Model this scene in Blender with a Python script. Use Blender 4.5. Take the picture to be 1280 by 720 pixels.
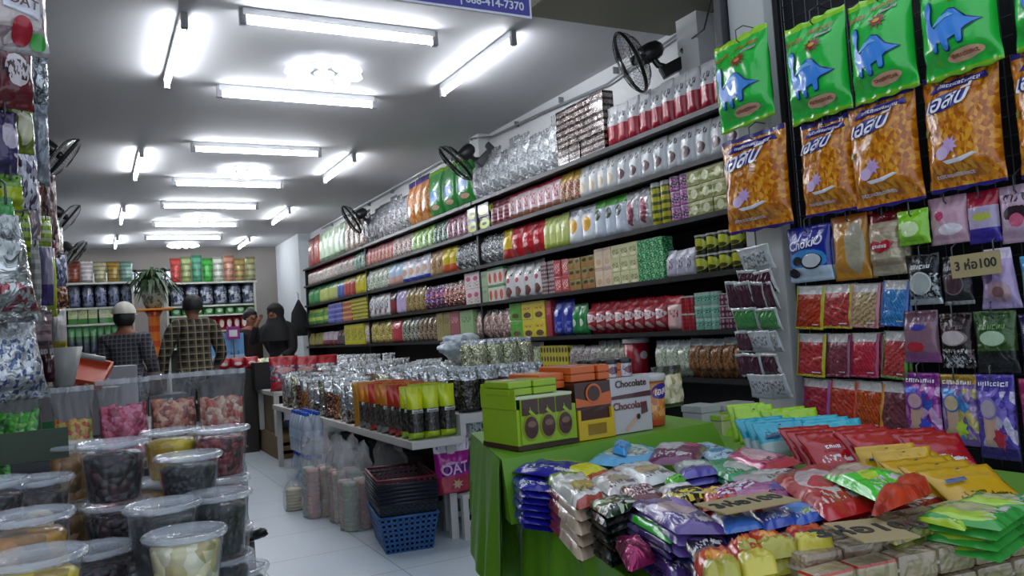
import bpy, bmesh, math, random
from mathutils import Vector, Matrix, noise
from mathutils.geometry import delaunay_2d_cdt
PI = math.pi
S = bpy.context.scene
C = S.collection
for o in list(bpy.data.objects): bpy.data.objects.remove(o)
random.seed(7)
# ---------------------------------------------------------------- camera
CAMH = 1.2; FPX = 1006.256; YAW, PIT, ROL = .48553384, .0493977, -.06535163
def _basis():
    cy, sy, cp, sp, cr, sr = math.cos(YAW), math.sin(YAW), math.cos(PIT), math.sin(PIT), math.cos(ROL), math.sin(ROL)
    f = Vector((sy*cp, cy*cp, sp)); r = Vector((cy, -sy, 0)); u = r.cross(f)
    return cr*r+sr*u, -sr*r+cr*u, f
CR, CU, CF = _basis()
cam = bpy.data.objects.new('camera', bpy.data.cameras.new('camera')); C.objects.link(cam)
cam.matrix_world = Matrix(((CR.x, CU.x, -CF.x, 0), (CR.y, CU.y, -CF.y, 0), (CR.z, CU.z, -CF.z, CAMH), (0, 0, 0, 1)))
cam.data.sensor_width = 36; cam.data.lens = 36*FPX/1280; cam.data.clip_start = .02; cam.data.clip_end = 200
S.camera = cam
S.view_settings.view_transform = 'Standard'; S.view_settings.look = 'None'
S.view_settings.exposure = 1.3; S.view_settings.gamma = 1; S.view_settings.use_curve_mapping = False
# daylight of the street that comes in through the open shop front
W = bpy.data.worlds.new('world'); S.world = W; W.use_nodes = True
W.node_tree.nodes['Background'].inputs[0].default_value = (.62, .72, .85, 1)
W.node_tree.nodes['Background'].inputs[1].default_value = .5
TUBE_E = 20.0; LAMP_E = .9
def ray(x, y):
    d = CR*((x-640)/FPX) - CU*((y-360)/FPX) + CF
    return d
def RX(x, y, X): d = ray(x, y); return Vector((0, 0, CAMH))+d*(X/d.x)
def RY(x, y, Y): d = ray(x, y); return Vector((0, 0, CAMH))+d*(Y/d.y)
def RZ(x, y, Z): d = ray(x, y); return Vector((0, 0, CAMH))+d*((Z-CAMH)/d.z)
# ---------------------------------------------------------------- materials
def hexc(h):
    h = h.lstrip('#'); v = [int(h[i:i+2], 16)/255 for i in (0, 2, 4)]
    return tuple([(c/12.92 if c <= .04045 else ((c+.055)/1.055)**2.4) for c in v])+(1,)
def newmat(name):
    m = bpy.data.materials.new(name); m.use_nodes = True
    n = m.node_tree; b = n.nodes['Principled BSDF']
    return m, n, b
class NT:
    def __init__(s, nt): s.nt = nt
    def node(s, t, **k):
        n = s.nt.nodes.new(t)
        for a, v in k.items(): setattr(n, a, v)
        return n
    def put(s, sock, v):
        if hasattr(v, 'is_output'): s.nt.links.new(v, sock)
        else: sock.default_value = v
    def math(s, op, a, b=0., c=None):
        n = s.node('ShaderNodeMath', operation=op); s.put(n.inputs[0], a); s.put(n.inputs[1], b)
        if c is not None: s.put(n.inputs[2], c)
        return n.outputs[0]
    def mix(s, f, a, b):
        n = s.node('ShaderNodeMix', data_type='RGBA'); s.put(n.inputs[0], f); s.put(n.inputs[6], a); s.put(n.inputs[7], b)
        return n.outputs[2]
    def rng(s, v, lo, hi):
        return s.math('MULTIPLY', s.math('GREATER_THAN', v, lo), s.math('LESS_THAN', v, hi))
MC = {}
def plain(key, col, rough=.5, metal=0., coat=0., bump=0., bs=30., var=0.):
    k = ('plain', key)
    if k in MC: return MC[k]
    m, n, b = newmat(key); T = NT(n)
    c = hexc(col) if isinstance(col, str) else col
    b.inputs['Base Color'].default_value = c; b.inputs['Roughness'].default_value = rough
    b.inputs['Metallic'].default_value = metal; b.inputs['Coat Weight'].default_value = coat
    tc = T.node('ShaderNodeTexCoord')
    no = T.node('ShaderNodeTexNoise'); no.inputs['Scale'].default_value = bs; T.put(no.inputs['Vector'], tc.outputs['Object'])
    d = tuple(max(0, x*(1-max(var, .08))) for x in c[:3])+(1,)
    T.put(b.inputs['Base Color'], T.mix(no.outputs[0], c, d))
    if bump:
        bp = T.node('ShaderNodeBump'); bp.inputs['Strength'].default_value = bump; bp.inputs['Distance'].default_value = .01
        T.put(bp.inputs['Height'], no.outputs[0]); T.put(b.inputs['Normal'], bp.outputs[0])
    MC[k] = m; return m
def emit(key, col, st):
    m, n, b = newmat(key); b.inputs['Emission Color'].default_value = hexc(col); b.inputs['Emission Strength'].default_value = st
    b.inputs['Base Color'].default_value = hexc(col); return m
def pk(key, base, head=None, hf=.84, foot=None, ff=.16, blob=None, bc=(.5, .45), br=(.3, .18), blob2=None, bc2=(.5, .3), br2=(.15, .1),
       vor=None, vr=(0, 1), vs=22., marks=None, mr=(.6, .8), metal=0., rough=.28, coat=.6, bump=.35, bs=9., rows=0, rowc=None, cols=0, skew=0.):
    """printed packaging film: bands, ovals, small print and visible contents laid out in the pack's own UV"""
    if key in MC: return MC[key]
    m, n, b = newmat(key); T = NT(n)
    uv = T.node('ShaderNodeUVMap'); uv.uv_map = 'uv'; sp = T.node('ShaderNodeSeparateXYZ'); T.put(sp.inputs[0], uv.outputs[0])
    u, v = sp.outputs[0], sp.outputs[1]
    tc = T.node('ShaderNodeTexCoord'); ob = tc.outputs['Object']
    inf = T.node('ShaderNodeObjectInfo')
    no = T.node('ShaderNodeTexNoise'); no.inputs['Scale'].default_value = bs; no.inputs['Detail'].default_value = 3; T.put(no.inputs['Vector'], uv.outputs[0])
    wob = T.math('MULTIPLY_ADD', no.outputs[0], .06, -.03)
    v2 = T.math('ADD', v, wob); u2 = T.math('ADD', u, wob)
    col = T.mix(T.math('MULTIPLY', no.outputs[0], .35), hexc(base), tuple(x*.6 for x in hexc(base)[:3])+(1,))
    if vor:
        vo = T.node('ShaderNodeTexVoronoi'); vo.inputs['Scale'].default_value = vs; T.put(vo.inputs['Vector'], uv.outputs[0])
        spc = T.node('ShaderNodeSeparateXYZ'); T.put(spc.inputs[0], vo.outputs['Color'])
        vc = T.mix(T.math('GREATER_THAN', spc.outputs[0], .5), hexc(vor[0]), hexc(vor[1]))
        if len(vor) > 2: vc = T.mix(T.math('GREATER_THAN', spc.outputs[1], .7), vc, hexc(vor[2]))
        if len(vor) > 3: vc = T.mix(T.math('GREATER_THAN', spc.outputs[2], .8), vc, hexc(vor[3]))
        col = T.mix(T.rng(v2, vr[0], vr[1]), col, vc)
    def oval(col, c, ce, r):
        du = T.math('DIVIDE', T.math('SUBTRACT', u2, ce[0]), r[0]); dv = T.math('DIVIDE', T.math('SUBTRACT', v2, ce[1]), r[1])
        d = T.math('ADD', T.math('MULTIPLY', du, du), T.math('MULTIPLY', dv, dv))
        return T.mix(T.math('LESS_THAN', d, 1.), col, hexc(c))
    if rows:
        vv = v
        if skew: vv = T.math('ADD', T.math('MULTIPLY_ADD', u, skew, v), T.math('MULTIPLY', wob, 4.))
        fr = T.math('FRACT', T.math('MULTIPLY', vv, float(rows)))
        if cols:
            fu = T.math('FRACT', T.math('MULTIPLY', u, float(cols)))
            a = T.math('SUBTRACT', fu, .5); c_ = T.math('SUBTRACT', fr, .5)
            d = T.math('ADD', T.math('MULTIPLY', a, a), T.math('MULTIPLY', c_, c_))
            col = T.mix(T.math('LESS_THAN', d, .1), col, hexc(rowc))
        else: col = T.mix(T.math('GREATER_THAN', fr, .6), col, hexc(rowc))
    if blob: col = oval(col, blob, bc, br)
    if blob2: col = oval(col, blob2, bc2, br2)
    if marks:
        mp = T.node('ShaderNodeMapping'); mp.inputs['Scale'].default_value = (14, 9, 1); T.put(mp.inputs[0], uv.outputs[0])
        n2 = T.node('ShaderNodeTexNoise'); n2.inputs['Scale'].default_value = 1.; n2.inputs['Detail'].default_value = 2; T.put(n2.inputs['Vector'], mp.outputs[0])
        g = T.math('MULTIPLY', T.math('GREATER_THAN', n2.outputs[0], .53), T.rng(v, mr[0], mr[1]))
        g = T.math('MULTIPLY', g, T.rng(u, .14, .86))
        col = T.mix(g, col, hexc(marks))
    if head: col = T.mix(T.math('GREATER_THAN', v, hf), col, hexc(head))
    if foot: col = T.mix(T.math('LESS_THAN', v, ff), col, hexc(foot))
    T.put(b.inputs['Base Color'], col)
    b.inputs['Roughness'].default_value = rough; b.inputs['Metallic'].default_value = metal; b.inputs['Coat Weight'].default_value = coat; b.inputs['Coat Roughness'].default_value = .12
    bp = T.node('ShaderNodeBump'); bp.inputs['Strength'].default_value = bump; bp.inputs['Distance'].default_value = .02
    n3 = T.node('ShaderNodeTexNoise'); n3.inputs['Scale'].default_value = bs*2.2; n3.inputs['Detail'].default_value = 2; n3.inputs['Distortion'].default_value = .6
    ad = T.node('ShaderNodeVectorMath', operation='ADD'); T.put(ad.inputs[0], ob)
    mu = T.math('MULTIPLY', inf.outputs['Random'], 7.); cb = T.node('ShaderNodeCombineXYZ'); T.put(cb.inputs[0], mu); T.put(ad.inputs[1], cb.outputs[0])
    T.put(n3.inputs['Vector'], ad.outputs[0])
    T.put(bp.inputs['Height'], n3.outputs[0]); T.put(b.inputs['Normal'], bp.outputs[0])
    MC[key] = m; return m
def foil(key, col='#c9ced2', dark='#55595c', bs=16., bump=1., rough=.18, metal=.85, tint=None, vr=(0, .6), tc_=None):
    """crumpled shiny film"""
    if key in MC: return MC[key]
    m, n, b = newmat(key); T = NT(n)
    tc = T.node('ShaderNodeTexCoord'); no = T.node('ShaderNodeTexNoise'); no.inputs['Scale'].default_value = bs; no.inputs['Detail'].default_value = 3; no.inputs['Distortion'].default_value = 1.5
    T.put(no.inputs['Vector'], tc.outputs['Object'])
    rp = T.math('MULTIPLY_ADD', no.outputs[0], 3., -1.); rp = T.math('MINIMUM', T.math('MAXIMUM', rp, 0.), 1.)
    col_ = T.mix(rp, hexc(dark), hexc(col))  # bright glints and dark creases of the crumpled film painted into its colour
    if tint:
        uv = T.node('ShaderNodeUVMap'); uv.uv_map = 'uv'; sp = T.node('ShaderNodeSeparateXYZ'); T.put(sp.inputs[0], uv.outputs[0])
        vo = T.node('ShaderNodeTexVoronoi'); vo.inputs['Scale'].default_value = 14; T.put(vo.inputs['Vector'], uv.outputs[0])
        s2 = T.node('ShaderNodeSeparateXYZ'); T.put(s2.inputs[0], vo.outputs['Color'])
        vc = T.mix(T.math('GREATER_THAN', s2.outputs[0], .5), hexc(tint[0]), hexc(tint[1]))
        col_ = T.mix(T.math('MULTIPLY', T.rng(sp.outputs[1], vr[0], vr[1]), .8), col_, vc)
    T.put(b.inputs['Base Color'], col_); b.inputs['Metallic'].default_value = metal; b.inputs['Roughness'].default_value = rough
    bp = T.node('ShaderNodeBump'); bp.inputs['Strength'].default_value = bump; bp.inputs['Distance'].default_value = .03
    T.put(bp.inputs['Height'], no.outputs[0]); T.put(b.inputs['Normal'], bp.outputs[0])
    MC[key] = m; return m
def clear(key, col=(.95, .97, 1, 1), frost=.15, bump=.3, bs=12.):
    """clear plastic film: mostly see-through with sharp glints and a little haze"""
    if key in MC: return MC[key]
    m = bpy.data.materials.new(key); m.use_nodes = True; nt = m.node_tree; T = NT(nt); nt.nodes.clear()
    out = T.node('ShaderNodeOutputMaterial'); tr = T.node('ShaderNodeBsdfTransparent'); gl = T.node('ShaderNodeBsdfGlossy'); df = T.node('ShaderNodeBsdfDiffuse')
    gl.inputs['Roughness'].default_value = .1; df.inputs[0].default_value = col; tr.inputs[0].default_value = (.97, .98, 1, 1)
    fr = T.node('ShaderNodeLayerWeight'); fr.inputs[0].default_value = .5
    bp = T.node('ShaderNodeBump'); bp.inputs['Strength'].default_value = bump; bp.inputs['Distance'].default_value = .02
    no = T.node('ShaderNodeTexNoise'); no.inputs['Scale'].default_value = bs; no.inputs['Distortion'].default_value = 1.
    tc = T.node('ShaderNodeTexCoord'); T.put(no.inputs['Vector'], tc.outputs['Object']); T.put(bp.inputs['Height'], no.outputs[0])
    T.put(gl.inputs['Normal'], bp.outputs[0]); T.put(fr.inputs['Normal'], bp.outputs[0])
    m1 = T.node('ShaderNodeMixShader'); T.put(m1.inputs[0], frost); T.put(m1.inputs[1], tr.outputs[0]); T.put(m1.inputs[2], df.outputs[0])
    m2 = T.node('ShaderNodeMixShader'); T.put(m2.inputs[0], T.math('MINIMUM', T.math('MULTIPLY_ADD', T.math('POWER', fr.outputs[1], 3.5), .7, .025), 1.)); T.put(m2.inputs[1], m1.outputs[0]); T.put(m2.inputs[2], gl.outputs[0])
    T.put(out.inputs[0], m2.outputs[0]); MC[key] = m; return m
def lumps(key, cols, sc=60., rough=.3, coat=.4):
    """loose sweets, nuts, fruit: cellular colour and relief"""
    if key in MC: return MC[key]
    m, n, b = newmat(key); T = NT(n); tc = T.node('ShaderNodeTexCoord')
    vo = T.node('ShaderNodeTexVoronoi'); vo.inputs['Scale'].default_value = sc; T.put(vo.inputs['Vector'], tc.outputs['Object'])
    sp = T.node('ShaderNodeSeparateXYZ'); T.put(sp.inputs[0], vo.outputs['Color']); c = hexc(cols[0])
    for i, q in enumerate(cols[1:4]): c = T.mix(T.math('GREATER_THAN', sp.outputs[i], .5+.12*i), c, hexc(q))
    T.put(b.inputs['Base Color'], c); b.inputs['Roughness'].default_value = rough; b.inputs['Coat Weight'].default_value = coat
    bp = T.node('ShaderNodeBump'); bp.inputs['Strength'].default_value = .9; bp.inputs['Distance'].default_value = .012; bp.invert = True
    T.put(bp.inputs['Height'], vo.outputs['Distance']); T.put(b.inputs['Normal'], bp.outputs[0]); MC[key] = m; return m
# ---------------------------------------------------------------- objects
def tag(o, label=None, cat=None, group=None, kind=None):
    if label:
        w_ = label.split()
        if len(w_) > 16: w_ = [x for x in w_ if x not in ('the', 'a', 'an', 'and', 'its')]
        if len(w_) > 16: w_ = [x for x in w_ if x not in ('with', 'small', 'of', 'right')]
        o['label'] = ' '.join(w_)
    if cat: o['category'] = cat
    if group: o['group'] = group
    if kind: o['kind'] = kind
    return o
def mk(name, V, F, mat=None, parent=None, UV=None, smooth=True, loc=None, rz=None):
    me = bpy.data.meshes.new(name); me.from_pydata([tuple(v) for v in V], [], F); me.update()
    if UV is not None:
        l = me.uv_layers.new(name='uv')
        for i, lp in enumerate(me.loops): l.data[i].uv = UV[lp.vertex_index]
    if smooth: me.polygons.foreach_set('use_smooth', [True]*len(me.polygons))
    if mat: me.materials.append(mat)
    o = bpy.data.objects.new(name, me); C.objects.link(o)
    if parent: o.parent = parent
    if loc is not None: o.location = loc
    if rz is not None: o.rotation_euler.z = rz
    return o
def empty(name, loc=(0, 0, 0), rz=0):
    o = bpy.data.objects.new(name, None); C.objects.link(o); o.location = loc; o.rotation_euler.z = rz; o.empty_display_size = .1; return o
def dup(root, loc=None, rot=None):
    r = root.copy(); C.objects.link(r)
    if loc is not None: r.location = loc
    if rot is not None: r.rotation_euler = rot
    for ch in list(root.children):
        c = ch.copy(); C.objects.link(c); c.parent = r
        for g in list(ch.children):
            d = g.copy(); C.objects.link(d); d.parent = c
    return r
class MB:
    """collects shapes that become ONE mesh"""
    def __init__(s): s.V = []; s.F = []; s.U = []
    def add(s, V, F, U=None):
        b = len(s.V); s.V += [Vector(v) for v in V]; s.F += [tuple(i+b for i in f) for f in F]; s.U += list(U) if U else [(0, 0)]*len(V); return s
    def box(s, a, b, bev=0., M=None):
        x0, y0, z0 = a; x1, y1, z1 = b
        bm = bmesh.new(); bmesh.ops.create_cube(bm, size=1)
        for v in bm.verts: v.co = Vector(((x0+x1)/2+v.co.x*(x1-x0), (y0+y1)/2+v.co.y*(y1-y0), (z0+z1)/2+v.co.z*(z1-z0)))
        if bev: bmesh.ops.bevel(bm, geom=bm.edges[:], offset=bev, segments=2, affect='EDGES', profile=.6)
        bm.normal_update(); V = []; F = []; U = []
        for f in bm.faces:      # unshared corners keep flat shading and a per-face UV
            b0 = len(V); nn = f.normal
            for v in f.verts:
                c = v.co; V.append(c.copy()); p = ((c.x-x0)/max(1e-6, x1-x0), (c.y-y0)/max(1e-6, y1-y0), (c.z-z0)/max(1e-6, z1-z0))
                if abs(nn.y) >= abs(nn.x) and abs(nn.y) >= abs(nn.z): U.append((p[0], p[2]))
                elif abs(nn.x) >= abs(nn.z): U.append((p[1], p[2]))
                else: U.append((p[0], p[1]))
            F.append(tuple(range(b0, len(V))))
        bm.free()
        if M: V = [M @ v for v in V]
        return s.add(V, F, U)
    def tube(s, pts, r, n=8, close=False, cap=True):
        pts = [Vector(p) for p in pts]; N = len(pts); V = []; F = []; U = []
        rr = r if isinstance(r, (list, tuple)) else [r]*N; prev = None
        for i, p in enumerate(pts):
            if close: t = pts[(i+1) % N]-pts[i-1]
            else: t = pts[min(i+1, N-1)]-pts[max(i-1, 0)]
            t.normalize(); a = prev if prev is not None else (Vector((0, 0, 1)) if abs(t.z) < .9 else Vector((1, 0, 0)))
            x = (a - t*a.dot(t)); x.normalize(); y = t.cross(x); prev = x
            for k in range(n):
                th = 2*PI*k/n; V.append(p+(x*math.cos(th)+y*math.sin(th))*rr[i]); U.append((k/n, i/max(1, N-1)))
        m = N if close else N-1
        for i in range(m):
            for k in range(n):
                a = i*n+k; b = i*n+(k+1) % n; c = ((i+1) % N)*n+(k+1) % n; d = ((i+1) % N)*n+k; F.append((a, b, c, d))
        if cap and not close: F.append(tuple(range(n))[::-1]); F.append(tuple(range((N-1)*n, N*n)))
        return s.add(V, F, U)
    def lathe(s, prof, n=24, c=(0, 0, 0), M=None, capb=True, capt=True, sx=1., sy=1.):
        V = []; F = []; U = []; z0 = min(p[1] for p in prof); z1 = max(p[1] for p in prof)
        for (r, z) in prof:
            for k in range(n):
                th = 2*PI*k/n; V.append(Vector((c[0]+r*sx*math.cos(th), c[1]+r*sy*math.sin(th), c[2]+z))); U.append((k/n*2 % 1, (z-z0)/max(1e-6, z1-z0)))
        for i in range(len(prof)-1):
            for k in range(n):
                F.append((i*n+k, i*n+(k+1) % n, (i+1)*n+(k+1) % n, (i+1)*n+k))
        if capb: F.append(tuple(range(n))[::-1])
        if capt: F.append(tuple(range((len(prof)-1)*n, len(prof)*n)))
        if M: V = [M @ v for v in V]
        return s.add(V, F, U)
    def build(s, name, mat=None, parent=None, smooth=False, loc=None, rz=None):
        return mk(name, s.V, s.F, mat, parent, s.U, smooth, loc, rz)
def sm(x): x = max(0, min(1, x)); return x*x*(3-2*x)
class Pouch:
    """pillow / stand-up pouch, origin bottom centre, front towards -Y; S(u,v,off) gives its front surface"""
    def __init__(s, w, h, d, seed=0, seal=.05, wr=.003, sag=.15, pinch=.05, flat_bottom=False, jag=0., taper=0.):
        s.__dict__.update(locals())
    def amp(s, u, v):
        a = max(0, 1-abs(2*u-1)**2.6)**.62
        t = sm((1-s.seal-v)/.3)
        b = (sm(v/.04) if s.flat_bottom else sm((v-s.seal)/.2))
        return a*t*b*(1-s.sag*(v-.45))
    def xy(s, u, v):
        am = s.amp(.5, v); w = s.w*(1-s.pinch*am)*(1-s.taper*v)
        z = v*s.h + (s.jag*math.sin(u*23+s.seed) if v > .99 else 0)
        if v < .01 and not s.flat_bottom: z += s.jag*math.sin(u*19+s.seed*2)
        return (u-.5)*w, z
    def wrk(s, u, v):
        k = s.wr*(1.2-s.amp(u, v)); e = s.seed
        return k*(math.sin(u*31+e*3+2*math.sin(v*9+e))+.7*math.sin(u*17-v*13+e))+s.wr*.8*noise.noise((u*5+e, v*5, e))
    def S(s, u, v, off=0., side=-1):
        x, z = s.xy(u, v); y = s.d/2*s.amp(u, v)
        ws = s.wrk(u, v)*(1 if side < 0 else .6)
        edge = min(1, min(u, 1-u)*12)
        y = .0012+y+ws*edge+off
        if min(u, 1-u) < .001: y = .0012
        return Vector((x, side*max(y, .0008), z))
    def mesh(s, nx=10, nz=12):
        V = []; F = []; U = []
        for side in (-1, 1):
            b = len(V)
            for j in range(nz+1):
                for i in range(nx+1):
                    u, v = i/nx, j/nz; V.append(s.S(u, v, 0, side)); U.append((u, v) if side < 0 else (1-u, v))
            for j in range(nz):
                for i in range(nx):
                    q = (b+j*(nx+1)+i, b+j*(nx+1)+i+1, b+(j+1)*(nx+1)+i+1, b+(j+1)*(nx+1)+i)
                    F.append(q if side < 0 else q[::-1])
        n1 = (nx+1)*(nz+1)
        rim = [(i, 0) for i in range(nx)]+[(nx, j) for j in range(nz)]+[(nx-i, nz) for i in range(nx)]+[(0, nz-j) for j in range(nz)]
        for k in range(len(rim)):
            a = rim[k][1]*(nx+1)+rim[k][0]; c = rim[(k+1) % len(rim)]; c = c[1]*(nx+1)+c[0]
            F.append((c, a, a+n1, c+n1))
        return V, F, U
    def obj(s, name, mat, parent=None, nx=10, nz=12): V, F, U = s.mesh(nx, nz); return mk(name, V, F, mat, parent, U)
    def band(s, name, mat, parent, v0, v1, u0=0., u1=1., off=.0015, nx=16, nz=3):
        V = []; F = []
        for j in range(nz+1):
            for i in range(nx+1): V.append(s.S(u0+(u1-u0)*i/nx, v0+(v1-v0)*j/nz, off))
        for j in range(nz):
            for i in range(nx): a = j*(nx+1)+i; F.append((a, a+1, a+nx+2, a+nx+1))
        return mk(name, V, F, mat, parent, [(0, 0)]*len(V))
    def poly(s, name, mat, parent, pts, off=.002, step=.05):
        step = min(step, .028); off = off*1.5+.0012
        """flat print: a 2-D outline in (u,v) laid on the film"""
        xs = [p[0] for p in pts]; ys = [p[1] for p in pts]; P = [Vector(p) for p in pts]; n = len(P)
        def inside(x, y):
            c = False; j = n-1
            for i in range(n):
                if (P[i].y > y) != (P[j].y > y) and x < (P[j].x-P[i].x)*(y-P[i].y)/(P[j].y-P[i].y)+P[i].x: c = not c
                j = i
            return c
        y = min(ys)+step/2
        while y < max(ys):
            x = min(xs)+step/2
            while x < max(xs):
                if inside(x, y): P.append(Vector((x, y)))
                x += step
            y += step
        r = delaunay_2d_cdt(P, [], [list(range(n))], 1, 1e-5)
        V = [s.S(p.x, p.y, off) for p in r[0]]
        return mk(name, V, [tuple(f) for f in r[2]], mat, parent, [(0, 0)]*len(V))
    def text(s, name, mat, parent, txt, cu, cv, size, off=.004, rot=0., shear=0., aspect=None):
        off = off*1.4+.004; me = textmesh(txt, size, shear); A = s.w; B = s.h; ca, sa = math.cos(rot), math.sin(rot)
        for v in me.vertices:
            x, y = v.co.x*ca-v.co.y*sa, v.co.x*sa+v.co.y*ca
            v.co = s.S(cu+x/A, cv+y/B, off)
        me.materials.append(mat); o = bpy.data.objects.new(name, me); C.objects.link(o); o.parent = parent; return o
def textmesh(txt, size, shear=0., ext=0.):
    cu = bpy.data.curves.new('lettering', 'FONT'); cu.body = txt; cu.size = size; cu.align_x = 'CENTER'; cu.align_y = 'CENTER'; cu.shear = shear; cu.extrude = ext; cu.resolution_u = 3; cu.offset = size*.018
    o = bpy.data.objects.new('lettering', cu); C.objects.link(o); dg = bpy.context.evaluated_depsgraph_get()
    me = bpy.data.meshes.new_from_object(o.evaluated_get(dg)); bpy.data.objects.remove(o); bpy.data.curves.remove(cu)
    me.materials.clear(); return me
def text3(name, txt, size, mat, parent, M, ext=.001):
    me = textmesh(txt, size, 0, ext); me.transform(M); me.materials.append(mat)
    o = bpy.data.objects.new(name, me); C.objects.link(o)
    if parent: o.parent = parent
    return o
def ell(cx, cy, rx, ry, n=20, rot=0.):
    return [(cx+rx*math.cos(t)*math.cos(rot)-ry*math.sin(t)*math.sin(rot), cy+rx*math.cos(t)*math.sin(rot)+ry*math.sin(t)*math.cos(rot)) for t in [2*PI*i/n for i in range(n)]]
FX = -PI/2      # a pack turned so its front looks at the aisle (towards -X)
# ================================================================ the setting
CEIL = 3.157
def tiles():
    m, n, b = newmat('floor_tiles'); T = NT(n); tc = T.node('ShaderNodeTexCoord')
    br = T.node('ShaderNodeTexBrick'); br.offset = 0.; br.inputs['Scale'].default_value = 1; br.inputs['Brick Width'].default_value = .6; br.inputs['Row Height'].default_value = .6
    br.inputs['Mortar Size'].default_value = .003; br.inputs['Color1'].default_value = hexc('#c3cdd4'); br.inputs['Color2'].default_value = hexc('#bcc6ce'); br.inputs['Mortar'].default_value = hexc('#7d858b')
    mp = T.node('ShaderNodeMapping'); mp.inputs['Location'].default_value = (.42, .18, 0); T.put(mp.inputs[0], tc.outputs['Object']); T.put(br.inputs[0], mp.outputs[0])
    T.put(b.inputs['Base Color'], br.outputs[0]); b.inputs['Roughness'].default_value = .32
    return m
def paint(key, c, var=.1, rough=.7): return plain(key, c, rough, var=var, bs=1.2)
o = MB().box((-1.2, -1.5, -.1), (4.2, 17, 0)).build('floor', tiles()); tag(o, kind='structure')
o = MB().box((-1.2, 3.1, CEIL), (4.2, 17, CEIL+.15)).build('ceiling', paint('ceiling_paint', '#cfcfd1', .06)); tag(o, kind='structure')
o = MB().box((3.62, 2.6, 0), (3.8, 17, CEIL)).box((3.5, 7.15, 2.75), (3.63, 7.35, CEIL)).build('wall_right', paint('wall_paint', '#e6e7e8', .08)); tag(o, kind='structure')
o = MB().box((3.4, 14.6, 0), (3.62, 16.7, CEIL)).build('trim_1', paint('wall_paint_far', '#d5d9dc')); tag(o, kind='structure')
o = MB().box((-1.1, 1.2, 0), (-.95, 17, CEIL)).build('wall_left', MC[('plain', 'wall_paint')]); tag(o, kind='structure')
o = MB().box((-1.1, 16.6, 0), (-.0, 16.75, CEIL)).box((1.6, 16.6, 0), (4.2, 16.75, CEIL)).box((-.0, 16.6, 0), (1.6, 16.75, 2.3)).box((-.0, 16.6, 2.75), (1.6, 16.75, CEIL)).build('wall_back', paint('back_wall_paint', '#8a847f')); tag(o, kind='structure')
w = MB().box((0, 16.62, 2.3), (1.6, 16.66, 2.34)).box((0, 16.62, 2.71), (1.6, 16.66, 2.75))
for i in range(7): w.box((i*.26, 16.62, 2.3), (i*.26+.03, 16.66, 2.75))
o = w.build('window_1', plain('window_frame_dark', '#1f1c1a')); tag(o, kind='structure')
pn = MB().box((0, 16.67, 2.3), (1.6, 16.675, 2.75)).build('window_pane', clear('window_glass', frost=.05, bump=0), o)
# old soffit and shutter channel at the shop front
o = MB().box((2.45, 3.45, CEIL-.02), (3.62, 4.28, CEIL+.14), .01).build('trim_2', paint('soffit_paint', '#8a8775', .2)); tag(o, kind='structure')
o = MB().box((2.9, 3.2, CEIL-.14), (3.6, 3.45, CEIL+.1), .01).build('trim_3', plain('shutter_box_steel', '#3b3c3d', .5, .5)); tag(o, kind='structure')
# the pillar that carries the hanging bags
o = MB().box((3.02, 2.86, 0), (3.62, 3.1, 3.6), .008).build('trim_4', paint('pillar_paint', '#c9c9c6')); tag(o, kind='structure')
o = MB().box((3.48, 3.85, 2.5), (3.63, 4.05, CEIL)).build('trim_5', MC[('plain', 'wall_paint')]); tag(o, kind='structure')
o = MB().box((3.6, -.5, 0), (3.75, 2.9, 3.4)).build('wall_front_right', plain('dark_backing', '#232224', .7)); tag(o, kind='structure')
# conduit along the top of the right wall
c = MB().tube([(3.58, 13.6, CEIL-.05), (3.58, 10, CEIL-.045), (3.58, 7.4, CEIL-.03), (3.46, 7.25, CEIL-.03), (3.58, 7.0, CEIL-.06), (3.58, 6, CEIL-.09), (3.58, 5, CEIL-.14), (3.58, 4.1, CEIL-.05)], .009)
for y in (13, 12, 11, 10, 9, 8, 6.5, 5.7, 4.9): c.box((3.57, y-.006, CEIL-.09), (3.615, y+.006, CEIL-.04))
tag(c.build('conduit', plain('conduit_grey', '#8c8f92', .4)), 'thin grey electrical conduit clipped along the top of the right wall', 'conduit')
# ---------------------------------------------------------------- lights
m_tube = emit('tube_glow', '#f4f8ff', TUBE_E); m_batten = plain('batten_white', '#d8dadb', .4); m_cap = plain('lamp_cap', '#9b9da0', .4)
def tube_light():
    r = empty('tube_light')
    t = MB().tube([(-.57, 0, -.075), (.57, 0, -.075)], .016, 12).build('fluorescent_tube', m_tube, r, True)
    MB().box((-.6, -.022, -.045), (.6, .022, 0), .004).build('batten', m_batten, r)
    for s in (-1, 1):
        MB().box((s*.6-.02, -.02, -.1), (s*.6+.02, .02, -.005), .005).build('lamp_holder', m_cap, r)
    return r
T0 = tube_light(); T0.location = (1.45, 4.75, CEIL); first = True
CROSS = [(1.45, 4.74), (1.52, 6.22), (1.53, 8.04), (1.51, 9.77), (1.50, 11.35), (1.51, 13.1), (1.48, 14.6)]
wr = ['nearest to the blue sign', 'second from the blue sign, crossing the nearest petal lamp', 'third from the blue sign', 'fourth from the blue sign, below the second petal lamp', 'fifth from the blue sign', 'sixth from the blue sign', 'farthest to the back']
for i, (x, y) in enumerate(CROSS):
    o = T0 if i == 0 else dup(T0, (x, y, CEIL)); o.location = (x, y, CEIL)
    tag(o, 'crosswise ceiling tube, '+wr[i], 'light', 'crosswise ceiling tubes')
LONG = [(2.54, 5.17, 'right'), (2.54, 8.8, 'right'), (2.62, 12.3, 'right'), (2.62, 15.6, 'right'), (.55, 5.5, 'left'), (.5, 8.95, 'left'), (.46, 12.3, 'left'), (.46, 15.3, 'left')]
od = ['nearest', 'second', 'third', 'last']
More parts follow.
